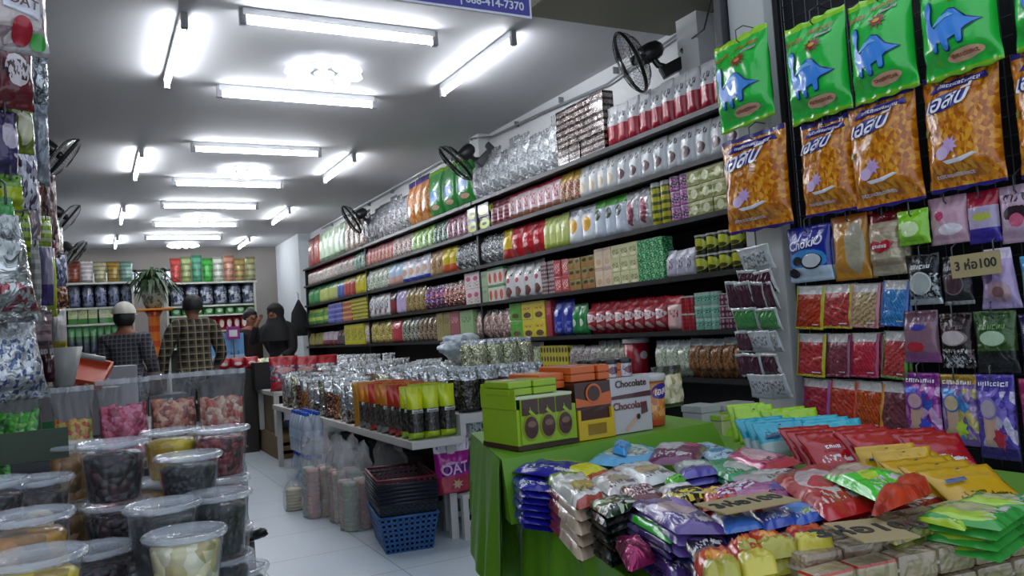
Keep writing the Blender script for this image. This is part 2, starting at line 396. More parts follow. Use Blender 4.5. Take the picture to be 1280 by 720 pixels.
for i, (x, y, sd) in enumerate(LONG):
    o = dup(T0, (x, y, CEIL), (0, 0, PI/2)); tag(o, 'lengthwise fluorescent tube in the %s ceiling row, %s from the shop front' % (sd, od[i % 4]), 'light', 'lengthwise ceiling tubes')
m_petal = emit('petal_glow', '#f2f6ff', LAMP_E)
def petal_lamp():
    r = empty('ceiling_lamp'); b = MB().lathe([(.12, -.05), (.14, -.03), (.14, 0)], 24).build('lamp_base', m_batten, r, True)
    for k in range(10):
        a = 2*PI*k/10; m = MB()
        m.lathe([(.002, -.07), (.045, -.065), (.07, -.045), (.06, -.015), (.02, 0)], 14, M=Matrix.Rotation(a, 4, 'Z') @ Matrix.Translation((.26, 0, -.02)), sx=1.35, sy=.8)
        m.build('petal', m_petal, r, True)
    MB().lathe([(.002, -.09), (.06, -.08), (.09, -.05), (.08, -.02)], 20).build('lamp_center', m_petal, r, True)
    return r
P0 = petal_lamp()
for i, (px, py) in enumerate([(405, 90), (305, 214), (251, 272), (229, 306)]):
    p = RZ(px, py, CEIL-.04); o = P0 if i == 0 else dup(P0); o.location = (p.x, p.y, CEIL)
    o.scale = (.8, .8, 1); tag(o, 'round petal-shaped ceiling lamp glowing white, %s from the shop front' % ['first', 'second', 'third', 'fourth and smallest'][i], 'light', 'petal ceiling lamps')
# ---------------------------------------------------------------- wall fans
m_fan = plain('fan_black', '#17181a', .35, coat=.3); m_fw = plain('fan_wire', '#1b1c1e', .4, .3); m_blade = clear('fan_blade_smoke', (.35, .36, .38, 1), .35, 0)
def fan():
    r = empty('wall_fan'); R = .21      # fan axis along -Y, hub at origin
    def ring(m, rad, y, t, n=40): m.tube([(rad*math.cos(2*PI*i/n), y, rad*math.sin(2*PI*i/n)) for i in range(n)], t, 6, True)
    g = MB(); ring(g, R, 0, .007); ring(g, .06, -.055, .003)
    for k in range(40):
        a = 2*PI*k/40; g.tube([(q*math.cos(a), y, q*math.sin(a)) for q, y in ((.055, -.055), (.12, -.05), (.18, -.03), (R, 0))], .0012, 4)
    g.build('front_grille', m_fw, r, True)
    MB().lathe([(.001, .0), (.05, .0), (.055, .008), (.05, .014)], 20, M=Matrix.Translation((0, -.05, 0)) @ Matrix.Rotation(PI/2, 4, 'X')).build('grille_badge', m_fan, r, True)
    g = MB(); ring(g, R, .012, .006); ring(g, .15, .075, .003)
    for k in range(40):
        a = 2*PI*k/40; g.tube([(q*math.cos(a), y, q*math.sin(a)) for q, y in ((.05, .085), (.13, .08), (.185, .05), (R, .012))], .0012, 4)
    g.build('rear_grille', m_fw, r, True)
    for k in range(3):
        V = []; F = []
        for i in range(8):
            for j in range(7):
                q = .035+.15*i/7; a = 2*PI*k/3+(j/6-.5)*(1.25-.25*abs(i/7-.5)); V.append((q*math.cos(a), .03+.03*(j/6-.5)+.0, q*math.sin(a)))
        for i in range(7):
            for j in range(6): a = i*7+j; F.append((a, a+1, a+8, a+7))
        b0 = mk('fan_blade', V, F, m_blade, r)
    MB().lathe([(.001, -.02), (.03, -.015), (.035, .02), (.03, .03)], 20, M=Matrix.Translation((0, .03, 0)) @ Matrix.Rotation(-PI/2, 4, 'X')).build('hub', m_fan, r, True)
    MB().lathe([(.05, 0), (.062, .02), (.065, .08), (.055, .13), (.03, .155), (.001, .158)], 24, M=Matrix.Translation((0, .085, 0)) @ Matrix.Rotation(-PI/2, 4, 'X')).build('motor_housing', m_fan, r, True)
    MB().tube([(0, .15, -.03), (0, .16, -.1), (0, .2, -.14)], .022, 10).box((-.03, .15, -.2), (.03, .34, -.12), .01).box((-.05, .32, -.28), (.05, .37, -.08), .01).build('wall_bracket', m_fan, r)
    return r
F0 = fan()
def put_fan(o, px, py, Y, rot, label, sc=1.):
    p = RY(px, py, Y); o.location = p; o.rotation_euler = rot; o.scale = (sc,)*3; tag(o, label, 'fan', 'wall fans'); return o
# right wall fans: bracket towards +X
def fan_at(px, py, X, rz, tilt, label, first=None, sc=1.):
    p = RX(px, py, X); o = first or dup(F0); o.location = p; o.rotation_euler = (tilt, 0, rz); o.scale = (sc,)*3; tag(o, label, 'fan', 'black wall fans'); return o
fan_at(787, 79, 3.2, math.radians(-118), .42, 'large black wall fan high above the red and white pouches', F0)
fan_at(569, 205, 3.1, math.radians(-112), .75, 'black wall fan above the green bags on the top shelf, middle of the right wall')
fan_at(439, 275, 3.1, math.radians(-100), .55, 'black wall fan nearest the back on the right wall')
def fan_left(px, py, Y, rz, label, sc=1.):
    p = RY(px, py, Y); o = dup(F0); o.location = p; o.rotation_euler = (.65, 0, rz); o.scale = (sc,)*3; tag(o, label, 'fan', 'black wall fans')
fan_left(80, 198, 8., math.radians(98), 'nearest black wall fan on the left wall, half hidden by hanging bags', 1.0)
fan_left(86, 274, 10.5, math.radians(98), 'second black wall fan on the left wall, above the striped packets', .95)
fan_left(97, 316, 12, math.radians(85), 'farthest black wall fan on the left, above the back shelves', .9)
# ================================================================ right wall rack
m_board = plain('shelf_black', '#151416', .45); m_lip = plain('shelf_lip', '#1e1e20', .35)
ROWS = {'A': 2.42, 'B': 2.13, 'C': 1.80, 'D': 1.45, 'E': 1.11, 'F': .82}
XS = 3.3
r = empty('wall_shelving', (XS, 8.6, 0))
tag(r, 'long black wall shelving with five rows of snack packs along the right wall', 'shelving')
for k, z in ROWS.items():
    for (y0, y1) in ((3.3, 6.9), (6.92, 10.4), (10.42, 13.8)):
        b = MB().box((-.03, y0-8.6, z-.025), (.31, y1-8.6, z-.003), .002).build('shelf_board', m_board, r)
        MB().box((-.036, y0-8.6, z-.027), (-.03, y1-8.6, z+.004)).build('shelf_lip', m_lip, b)
MB().box((.3, 3.3-8.6, .1), (.315, 13.8-8.6, 2.4)).build('back_panel', plain('rack_back', '#1a191b', .7), r)
for y in (3.28, 6.91, 10.41, 13.81): MB().box((.0, y-8.63, 0), (.31, y-8.6, 2.42)).build('upright', m_board, r)
# styles --------------------------------------------------------
def P_(w, h, d, seed=1, **k): return Pouch(w, h, d, seed, **k)
CATS = {'pouch': 'packet', 'bag': 'bag', 'box': 'box', 'tin': 'tin', 'tube': 'can', 'foil': 'bag', 'round': 'tin'}
def proto(kind, w, h, d, mat, seed, name):
    if kind in ('pouch', 'bag', 'foil'):
        p = Pouch(w*1.03, h, d, seed, flat_bottom=(kind == 'pouch'), wr=.006 if kind == 'foil' else .003, seal=.05, jag=.006 if kind != 'pouch' else .001)
        return p.obj(name, mat, None, 7, 9)
    if kind == 'box':
        return MB().box((-w*.49, -d/2, 0), (w*.49, d/2, h), .003).build(name, mat)
    if kind in ('tin', 'tube'):
        q = w*.48; r = MB().lathe([(q*.96, 0), (q, .004), (q, h*.9), (q*1.0, h*.93)], 18).build(name, mat, None, True)
        MB().lathe([(q*1.03, h*.9), (q*1.04, h*.99), (q*.98, h)], 18).build('lid', plain('tin_lid', '#c9c8c0', .3, .3), r)
        return r
RUNN = 0
ORD = ['first', 'second', 'third', 'fourth', 'fifth', 'sixth', 'seventh', 'eighth']
def grp(l): return l if len(l) < 60 else l[:60].rsplit(' ', 1)[0]
def run(row, x0, x1, n, kind, hpx, mat, name, label, levels=1, d=.09, zoff=0., jit=1., cat=None, X=None):
    """n packs side by side on a shelf of the right wall between two picture columns measured at shelf height; hpx = seen height at the middle"""
    global RUNN; RUNN += 1; z = ROWS[row]+zoff; X = X or XS
    # y on the picture where the shelf line crosses each column
    def yat(px):
        lo, hi = 0., 700.
        for _ in range(40):
            md = (lo+hi)/2; q = RX(px, md, X)
            if q.z > z: lo = md
            else: hi = md
        return lo
    ya, yb = yat(x0), yat(x1); Ya = RX(x0, ya, X).y; Yb = RX(x1, yb, X).y
    xm = (x0+x1)/2; ym = yat(xm); h = (RX(xm, ym-hpx, X).z-z)
    if row != 'A': h = min(h, {'B': .255, 'C': .295, 'D': .315, 'E': .305, 'F': .255}[row])
    h /= levels
    w = (Ya-Yb)/n; base = proto(kind, w, h*.985, min(d, w*1.5 if kind in ('tin', 'tube') else d), mat, RUNN, name); k = 0
    if kind in ('tin', 'tube'): d = w
    for L in range(levels):
        for i in range(n):
            y = Ya-w*(i+.5); o = base if k == 0 else dup(base); k += 1
            j = jit*.004
            o.location = (X+d/2+.004+random.uniform(0, 2)*j, y, z+L*h); o.rotation_euler = (random.uniform(0, .02)*jit*(kind in ('pouch', 'bag', 'foil')), 0, FX+random.uniform(-.04, .04)*jit)
            if kind == 'foil': o.scale = (1, 1, random.uniform(.86, 1.1) if row == 'A' else random.uniform(.93, 1.0))
            elif kind in ('pouch', 'bag'): o.scale = (1, 1, random.uniform(.96, 1.0))
            lb = label; N_ = n*levels
            if n > 1: lb += ', '+(ORD[i] if i < (n+1)//2 else ORD[n-1-i]).replace('first', 'nearest' if 0 else 'first')+(' from left' if i < (n+1)//2 else ' from right')
            if levels > 1: lb += ', '+['lowest', 'top' if levels == 2 else 'second', 'top' if levels == 3 else 'third', 'top'][L]+' layer'
            ws = lb.split()
            if len(ws) > 16: lb = ' '.join(w_ for w_ in ws if w_ not in ('the', 'a', 'and', 'its'))
            tag(o, lb, cat or CATS[kind], None if N_ == 1 else grp(label))
    return base
R_ = run
# ---- row A
R_('A', 384, 398, 2, 'pouch', 40, pk('red_brown_film', '#a33a2c', marks='#e8d8c0', head='#7c1f1a'), 'snack_packet', 'red-brown packet at the far end of the top shelf')
R_('A', 398, 430, 5, 'pouch', 42, pk('pale_green_film', '#b8cdb0', blob='#e9efe2', bc=(.5, .6), foot='#6c8d6f'), 'snack_packet', 'pale green tall packet on the top shelf near its far end')
R_('A', 430, 455, 4, 'pouch', 44, pk('beige_brown_film', '#b09684', vor=('#8f6a58', '#c9b7a8', '#e4dcd4'), vr=(.1, .7), marks='#5a3a30'), 'snack_packet', 'brown and beige packet on the top shelf, under farthest fan')
f1 = foil('silver_grey_film', '#d7dade', '#6a6e72', 22, .8, tint=('#8e8f96', '#c9c5c5'))
R_('A', 455, 508, 8, 'foil', 46, f1, 'clear_snack_bag', 'silvery clear bag on the top shelf left of the orange bags')
R_('A', 508, 534, 3, 'bag', 62, pk('orange_snack_far', '#c87a3c', head='#3b2a6e', hf=.88, vor=('#c8803a', '#a85f28', '#e0a860'), vr=(.1, .8), blob='#e9e2ea', bc=(.5, .35), br=(.2, .12)), 'snack_bag', 'orange snack bag with purple top on the high shelf beside the green dinosaur bags', d=.12)
m_dino_far = pk('green_dino_far', '#1f9a36', head='#8ac81e', hf=.93, foot='#1a7a2c', ff=.1, blob='#3f8fe0', bc=(.5, .45), br=(.3, .13), blob2='#e9b49a', bc2=(.6, .22), br2=(.22, .05))
R_('A', 534, 588, 3, 'bag', 66, m_dino_far, 'snack_bag', 'green snack bag with blue dinosaur standing on the high shelf under the middle fan', d=.12)
f2 = foil('white_cellophane', '#f4f6f8', '#a0a6ac', 18, 1., .12, .4)
R_('A', 588, 697, 9, 'foil', 66, f2, 'cellophane_bag', 'crumpled silver-white cellophane bag heaped on the top shelf', d=.16)
f3 = foil('dark_foil_brick', '#cdbfb8', '#241d1c', 20, .9, .15, .8)
R_('A', 697, 756, 4, 'box', 76, pk('dark_foil_box', '#8b7f7b', metal=.85, rough=.2, bump=1., bs=10, rows=3, rowc='#2a2120'), 'foil_brick', 'dark shiny foil brick on the top shelf', levels=3, d=.1)
R_('A', 757, 926, 11, 'pouch', 62, pk('white_top_red_pouch', '#e3e3e6', foot='#b01c33', ff=.52, marks='#4a4a50', mr=(.6, .8), vor=('#b01c33', '#cf4a5c', '#8e1226'), vr=(.05, .5)), 'snack_pouch', 'pouch with white top and red bottom on the top shelf', d=.08)
# ---- row B
R_('B', 384, 441, 9, 'pouch', 26, pk('grey_beige_red_top', '#b5a8a4', head='#8e2730', hf=.8, vor=('#a39790', '#cfc4be'), vr=(0, .8)), 'snack_packet', 'low greyish packet with red top on the second shelf, far end')
R_('B', 441, 455, 3, 'pouch', 36, pk('mint_clear', '#7da48c', vor=('#5a8a70', '#bcd0c4'), vr=(0, .85)), 'snack_packet', 'dark mint packet on the second shelf, far part')
R_('B', 455, 490, 8, 'pouch', 42, pk('pink_red_mix', '#b46a70', vor=('#a8505c', '#d8a8a4', '#c88a5a'), vr=(0, .85)), 'snack_packet', 'thin reddish pink packet on the second shelf under the silvery bags')
R_('B', 490, 513, 4, 'pouch', 44, pk('white_brown_mix', '#cfc2bd', vor=('#8a6a60', '#e0d8d4'), vr=(0, .7), marks='#8c2a2a'), 'snack_packet', 'white and brown packet on the second shelf under the orange bags')
R_('B', 513, 540, 4, 'pouch', 46, pk('lime_white', '#9cc84a', vor=('#6fae3a', '#dcebc8', '#b8d890'), vr=(0, .9)), 'snack_packet', 'bright lime and white packet on the second shelf under the green dinosaur bags')
R_('B', 540, 557, 3, 'pouch', 44, pk('dark_green_clear', '#49705c', vor=('#2f5a44', '#c0d0c8'), vr=(0, .9)), 'snack_packet', 'dark green clear packet on the second shelf next to lime packets')
R_('B', 557, 584, 4, 'pouch', 44, pk('magenta_brown', '#8c4a62', vor=('#7a3450', '#b88a98', '#d8c0c8'), vr=(0, .9)), 'snack_packet', 'magenta-brown packet on the second shelf left of the black and lime packs')
R_('B', 584, 612, 2, 'box', 46, pk('black_lime_oval', '#15180c', blob='#c4d61e', bc=(.5, .5), br=(.46, .36), blob2='#1c2010', bc2=(.5, .5), br2=(.22, .12), rough=.35), 'snack_box', 'black box with lime yellow oval on the second shelf', levels=2, d=.1)
R_('B', 612, 634, 3, 'pouch', 44, pk('maroon_strip', '#6e2434', rows=7, rowc='#b06a74'), 'snack_packet', 'narrow maroon patterned packet on the second shelf')
R_('B', 634, 698, 7, 'pouch', 47, pk('pink_white_brown_foot', '#dcc8cc', foot='#8c5a48', ff=.25, marks='#b03a4a', mr=(.35, .75), head='#c8374c', hf=.9), 'snack_pouch', 'pinkish white pouch with brown foot on the second shelf')
R_('B', 698, 722, 3, 'pouch', 50, pk('red_gold', '#a8363a', head='#b8963a', hf=.7, vor=('#a02c34', '#e0b8a0', '#5a7a3a'), vr=(.05, .7)), 'snack_pouch', 'red and gold pouch on the second shelf right of the pinkish pouches')
m_wm = pk('white_dark_print', '#e2e4e6', blob='#5a3a44', bc=(.5, .36), br=(.28, .15), blob2='#d9cfd2', bc2=(.42, .42), br2=(.08, .06), marks='#33343a', mr=(.68, .84), bump=.2)
m_wm2 = pk('white_cream_print', '#e2e3e2', blob='#c8b99a', bc=(.5, .34), br=(.3, .17), marks='#55565c', mr=(.66, .84), bump=.2)
R_('B', 722, 768, 4, 'pouch', 48, m_wm2, 'snack_pouch', 'white pouch with cream picture on the second shelf')
R_('B', 768, 926, 9, 'pouch', 53, m_wm, 'snack_pouch', 'white pouch with dark print on the second shelf under the red and white pouches')
# ---- row C
R_('C', 384, 398, 2, 'pouch', 27, pk('green_c', '#3e9a50', marks='#cfe8d0'), 'snack_packet', 'green packet at the far end of the third shelf')
R_('C', 398, 420, 4, 'pouch', 26, pk('yellow_green_c', '#b8c46a', head='#3f7a4a', hf=.75), 'snack_packet', 'yellow-green packet on the third shelf, far part')
R_('C', 420, 429, 2, 'pouch', 26, pk('blue_c', '#4a6ac0', head='#6a9a6a', hf=.75), 'snack_packet', 'blue packet on the third shelf, far part')
R_('C', 429, 441, 3, 'pouch', 30, pk('red_c', '#c0504a', head='#a8a04a', hf=.75), 'snack_packet', 'salmon red packet on the third shelf, far part')
R_('C', 442, 454, 2, 'pouch', 30, pk('yellow_c', '#d8cc22', marks='#6a7a1a'), 'snack_packet', 'plain yellow packet on the third shelf, far part')
R_('C', 456, 484, 5, 'pouch', 38, pk('sage_clear', '#a8b89a', vor=('#7c9070', '#dfe4da', '#c4ccb8'), vr=(0, .8), head='#cfd8cc'), 'snack_packet', 'sage green clear packet on the third shelf')
R_('C', 484, 501, 2, 'pouch', 40, pk('blue_pink_c', '#a9c4dc', foot='#c89a8c', ff=.4), 'snack_packet', 'light blue packet with pinkish foot on the third shelf')
R_('C', 501, 536, 4, 'pouch', 44, pk('white_blue_foot', '#dcdce4', foot='#3a48b0', ff=.2, blob='#c89a7a', bc=(.5, .45), br=(.3, .15), marks='#6a6aa0', mr=(.7, .85)), 'snack_packet', 'white packet with blue foot on the third shelf')
R_('C', 536, 551, 2, 'pouch', 42, pk('tan_c', '#b89a6a', marks='#7a3a2a', mr=(.3, .7)), 'snack_packet', 'tan packet on the third shelf left of the hanging yellow bag')
R_('C', 551, 568, 2, 'pouch', 48, pk('yellow_orange_bag', '#e0c820', foot='#d0562a', ff=.35), 'snack_packet', 'yellow packet with orange-red foot on the third shelf')
f4 = foil('silver_black_film', '#d0d4d6', '#1a1b1e', 20, .9, .15, .7)
R_('C', 568, 626, 7, 'foil', 38, f4, 'foil_packet', 'silver and black shiny packet on the third shelf')
R_('C', 626, 637, 1, 'pouch', 46, pk('yellow_red_foot', '#dcc022', foot='#b03020', ff=.35), 'snack_packet', 'yellow packet with red foot beside the glossy red bags on the third shelf')
R_('C', 637, 678, 3, 'bag', 50, pk('gloss_red', '#c01a26', blob='#e8a0a0', bc=(.5, .35), br=(.22, .06), bump=.7), 'snack_bag', 'glossy red bag on the third shelf', d=.1)
R_('C', 678, 708, 4, 'pouch', 46, pk('lime_cream', '#c4ce74', blob='#e8ecc0', bc=(.5, .62), br=(.25, .14), foot='#a8bc4c', ff=.2), 'snack_pouch', 'pale lime pouch on the third shelf right of the glossy red bags')
R_('C', 708, 741, 2, 'pouch', 58, pk('white_orange_disc', '#dfe3e8', blob='#d8a028', bc=(.5, .5), br=(.3, .2), marks='#4a5a8a', mr=(.76, .88)), 'snack_pouch', 'white pouch with round orange picture on the third shelf')
R_('C', 741, 780, 3, 'pouch', 55, pk('green_top_white', '#cfd9e4', head='#5cb848', hf=.8, blob='#3a4a3a', bc=(.5, .62), br=(.3, .14)), 'snack_pouch', 'white pouch with green top on the third shelf')
R_('C', 780, 812, 2, 'bag', 57, pk('silver_maroon_window', '#d6d3d6', blob='#8e4a5c', bc=(.5, .45), br=(.26, .3), metal=.4, bump=.8), 'snack_bag', 'silver bag with maroon window on the third shelf')
R_('C', 812, 835, 2, 'tube', 60, pk('yellow_tube', '#c8c024', rows=5, rowc='#4c5a14', rough=.4), 'snack_canister', 'tall yellow canister on the third shelf', d=.07)
R_('C', 835, 860, 2, 'tin', 68, pk('pink_can', '#c05cae', blob='#2c1c34', bc=(.5, .5), br=(.4, .22), marks='#e8b8e0', mr=(.1, .9)), 'snack_tin', 'pink and black can stacked on the third shelf', levels=3)
R_('C', 860, 926, 4, 'box', 78, pk('olive_box', '#8c8f4c', blob='#d9dcb8', bc=(.5, .5), br=(.26, .3), rows=2, rowc='#b8b88a', metal=.2), 'snack_box', 'olive gold box with pale badge stacked on the third shelf by the pillar', levels=3, d=.1)
# ---- row D
R_('D', 384, 410, 3, 'pouch', 22, pk('green_layers', '#5c9a50', rows=2, rowc='#b8c85a'), 'snack_packet', 'green layered packet at the far end of the fourth shelf')
R_('D', 410, 428, 2, 'box', 25, pk('blue_layers', '#4450b8', rows=2, rowc='#8a90d0'), 'snack_box', 'blue and lilac flat box stacked on the fourth shelf', levels=2)
R_('D', 428, 440, 1, 'box', 26, pk('red_layers', '#b84a3c', rows=2, rowc='#d8a85a'), 'snack_box', 'red flat box stacked on the fourth shelf', levels=2)
R_('D', 440, 458, 2, 'box', 28, pk('yellow_layers', '#cfc82a', rows=2, rowc='#7a7a1a'), 'snack_box', 'yellow flat box stacked on the fourth shelf', levels=3)
R_('D', 460, 485, 4, 'pouch', 30, pk('white_ink_d', '#dcdce0', marks='#3a3a44', mr=(.3, .8), blob='#8a4a5a', bc=(.5, .25), br=(.2, .1)), 'snack_packet', 'white packet with black print on the fourth shelf, far part')
R_('D', 485, 494, 1, 'pouch', 32, pk('black_red_d', '#7a1c2a', head='#1a1a1c', hf=.6), 'snack_packet', 'black and red packet on the fourth shelf')
R_('D', 494, 506, 2, 'pouch', 34, pk('lilac_d', '#c4b4dc', marks='#6a5a9a'), 'snack_packet', 'lilac packet on the fourth shelf')
R_('D', 506, 530, 4, 'pouch', 36, pk('olive_d', '#8c7c48', vor=('#6c5a30', '#b0a470', '#a88a50'), vr=(0, .9)), 'snack_packet', 'olive-brown clear packet on the fourth shelf')
R_('D', 530, 554, 4, 'foil', 32, foil('spark_blue_red', '#d8d8e0', '#3a3458', 24, .9, tint=('#4a68b0', '#b03a4a'), vr=(0, .9)), 'foil_packet', 'sparkling blue and red packet on the fourth shelf')
R_('D', 554, 582, 5, 'foil', 34, foil('spark_pink', '#e0d4d0', '#5c3438', 24, .9, tint=('#b05058', '#c8a890'), vr=(0, .7)), 'foil_packet', 'sparkling maroon packet on the fourth shelf')
m_pw = pk('pink_white_box', '#e8d4da', blob='#c84a6a', bc=(.5, .6), br=(.3, .15), marks='#7a9a5a', mr=(.1, .4), rough=.35)
R_('D', 582, 600, 2, 'box', 46, m_pw, 'snack_box', 'pink and white box stacked on the fourth shelf', levels=2)
R_('D', 600, 610, 1, 'box', 40, pk('pale_green_box', '#a8c49a', marks='#4a7a4a'), 'snack_box', 'pale green box on the fourth shelf', levels=2)
R_('D', 610, 630, 3, 'box', 44, pk('orange_red_box', '#e4e0d8', blob='#d8502a', bc=(.5, .4), br=(.3, .3), head='#3a9a4a', hf=.85), 'snack_box', 'white box with orange-red picture and green top on the fourth shelf', levels=2)
m_rv = pk('white_choc_pouch', '#e0e0e0', blob='#6e3c34', bc=(.5, .22), br=(.32, .14), blob2='#b03048', bc2=(.5, .55), br2=(.18, .08), marks='#2a2a30', mr=(.64, .76))
R_('D', 630, 677, 4, 'pouch', 48, m_rv, 'snack_pouch', 'white pouch with brown and red picture on the fourth shelf')
R_('D', 677, 693, 2, 'box', 42, pk('black_dot_box', '#3c3638', rows=4, cols=4, rowc='#c8a0a0'), 'snack_box', 'dark speckled box stacked on the fourth shelf', levels=2)
R_('D', 693, 711, 2, 'box', 42, pk('red_dot_box', '#b0303c', marks='#f0c8c0', mr=(.2, .8)), 'snack_box', 'red box stacked on the fourth shelf', levels=2)
R_('D', 711, 744, 4, 'box', 42, pk('olive_red_box', '#8c7a30', marks='#c04030', mr=(.1, .5), blob='#3a2a14', bc=(.5, .7), br=(.35, .15)), 'snack_box', 'olive box with red print stacked on the fourth shelf', levels=3)
R_('D', 744, 765, 2, 'box', 50, pk('beige_pink_box', '#d8c4a8', blob='#c8a07a', bc=(.5, .3), br=(.3, .15), head='#b89a8a', hf=.85), 'snack_box', 'beige box with picture stacked on the fourth shelf', levels=2)
R_('D', 765, 798, 3, 'box', 52, pk('pale_yellow_box', '#cfcf9a', marks='#5a5a2a', mr=(.3, .7), blob='#e8e0c0', bc=(.5, .2), br=(.3, .12)), 'snack_box', 'pale yellow box stacked on the fourth shelf', levels=3)
R_('D', 798, 830, 3, 'box', 54, pk('clear_green_tub', '#2c9c54', vor=('#2a8a48', '#8cd8a0', '#1c6c38'), vr=(0, 1), vs=9), 'snack_box', 'bright green clear pack stacked on the fourth shelf', levels=4)
R_('D', 830, 865, 3, 'pouch', 36, pk('white_lilac_d', '#dcd8e0', marks='#6a5a78', mr=(.3, .7), rows=3, rowc='#c4bccc'), 'snack_packet', 'white and lilac packet on the fourth shelf')
R_('D', 865, 926, 4, 'tin', 52, pk('yellow_black_tin', '#28260f', blob='#c4c83a', bc=(.5, .55), br=(.42, .34), blob2='#4a4a18', bc2=(.5, .35), br2=(.25, .12)), 'snack_tin', 'black tin with yellow label stacked in pairs on the fourth shelf', levels=2)
# ---- row E
R_('E', 385, 402, 3, 'pouch', 17, pk('olive_far_e', '#98904c', marks='#4c4c1c'), 'snack_packet', 'olive packet at the far end of the fifth shelf')
R_('E', 402, 420, 3, 'pouch', 18, pk('white_maroon_e', '#c4b8c4', foot='#7c2c3c', ff=.4), 'snack_packet', 'white and maroon packet near the far end of the fifth shelf')
R_('E', 420, 431, 2, 'pouch', 20, pk('dark_e', '#5c4854', marks='#c8b8c0'), 'snack_packet', 'dull violet packet left of the yellow boxes on the fifth shelf')
R_('E', 431, 455, 3, 'box', 26, pk('yellow_e', '#d8d028', marks='#6a6a14', mr=(.2, .8)), 'snack_box', 'yellow box on the fifth shelf, far part', levels=1)
R_('E', 455, 463, 1, 'pouch', 28, pk('clear_e', '#c8c0b4', vor=('#a89c8c', '#e8e4de')), 'snack_packet', 'clear packet on the fifth shelf, far part')
R_('E', 463, 487, 3, 'pouch', 30, pk('gold_e', '#a8983c', vor=('#8c7c2a', '#d8cc80')), 'snack_packet', 'gold packet on the fifth shelf, far part')
R_('E', 487, 501, 1, 'pouch', 34, pk('red_e', '#b83440', marks='#e8a8a8'), 'snack_packet', 'red packet on the fifth shelf, far part')
R_('E', 501, 522, 4, 'pouch', 34, pk('greygreen_e', '#78806c', vor=('#4c5444', '#b8beac')), 'snack_packet', 'grey-green clear packet on the fifth shelf')
R_('E', 522, 546, 4, 'pouch', 36, pk('brown_e', '#7a6048', vor=('#4c3826', '#b09c80')), 'snack_packet', 'brown clear packet on the fifth shelf')
R_('E', 546, 563, 2, 'box', 38, pk('tan_e', '#a89c68', marks='#5a5a2c'), 'snack_box', 'tan box on the fifth shelf', levels=1)
R_('E', 563, 575, 1, 'box', 38, pk('rose_e', '#a8606a', marks='#e0b0b0'), 'snack_box', 'rose box on the fifth shelf', levels=1)
R_('E', 575, 593, 1, 'box', 38, pk('light_green_e', '#9cc08c', marks='#4c7c4c'), 'snack_box', 'light green box on the fifth shelf behind the crumpled bag', levels=1)
R_('E', 593, 638, 5, 'foil', 38, foil('pink_brown_clear', '#e0d8d4', '#6a4a48', 22, .8, .2, .5, tint=('#a87c74', '#d8c4b8'), vr=(0, .8)), 'clear_snack_bag', 'clear bag of pinkish brown sweets on the fifth shelf')
R_('E', 638, 653, 1, 'box', 44, pk('green_disc_box', '#5cb02c', blob='#6c4a20', bc=(.5, .25), br=(.3, .14)), 'snack_box', 'green box with brown picture stacked on the fifth shelf', levels=2)
R_('E', 653, 682, 2, 'box', 46, pk('yellow_disc_box', '#dccc1c', blob='#5c3c1c', bc=(.5, .24), br=(.34, .16), marks='#a83028', mr=(.55, .7)), 'snack_box', 'yellow box with brown disc picture stacked on the fifth shelf', levels=2)
R_('E', 682, 690, 1, 'box', 46, pk('dark_red_box', '#a02034', marks='#d88a94'), 'snack_box', 'dark red box beside the blue packets on the fifth shelf', levels=1)
R_('E', 690, 714, 2, 'pouch', 47, pk('royal_blue_e', '#2c3ca8', blob='#b8c0e8', bc=(.5, .65), br=(.2, .1), marks='#8a98e0', mr=(.1, .4)), 'snack_packet', 'royal blue packet on the fifth shelf')
R_('E', 714, 731, 2, 'pouch', 42, pk('emerald_e', '#1c8c44', blob='#d8e8d0', bc=(.5, .4), br=(.25, .12), head='#2c6c3c'), 'snack_packet', 'emerald green packet on the fifth shelf')
R_('E', 731, 830, 8, 'bag', 44, pk('red_white_bag', '#b0182c', blob='#f0e4e4', bc=(.5, .52), br=(.42, .14), blob2='#d8b8b0', bc2=(.5, .22), br2=(.3, .1), marks='#b0182c', mr=(.45, .6), bump=.8), 'snack_bag', 'red bag with white lettering panel on the fifth shelf', d=.14)
R_('E', 830, 849, 1, 'pouch', 46, pk('pale_pink_red', '#e0b8b4', head='#b8303c', hf=.75, marks='#a02c38', mr=(.4, .6)), 'snack_packet', 'pale pink packet between the red bags and red cylinders on the fifth shelf')
R_('E', 849, 866, 2, 'tube', 44, pk('red_cyl', '#b41c28', rows=4, rowc='#8c1420'), 'snack_canister', 'red cylinder stacked on the fifth shelf', levels=2, d=.06)
R_('E', 866, 897, 3, 'tin', 48, pk('mint_tin', '#8cc8b0', marks='#3c6c5c', mr=(.3, .7), rows=2, rowc='#a8d8c4'), 'snack_tin', 'mint green tin stacked on the fifth shelf', levels=3)
R_('E', 897, 926, 3, 'tin', 46, pk('maroon_flower_tin', '#5c1c34', rows=2, cols=4, rowc='#c898a8'), 'snack_tin', 'maroon flowered tin stacked on the fifth shelf by the pillar', levels=3)
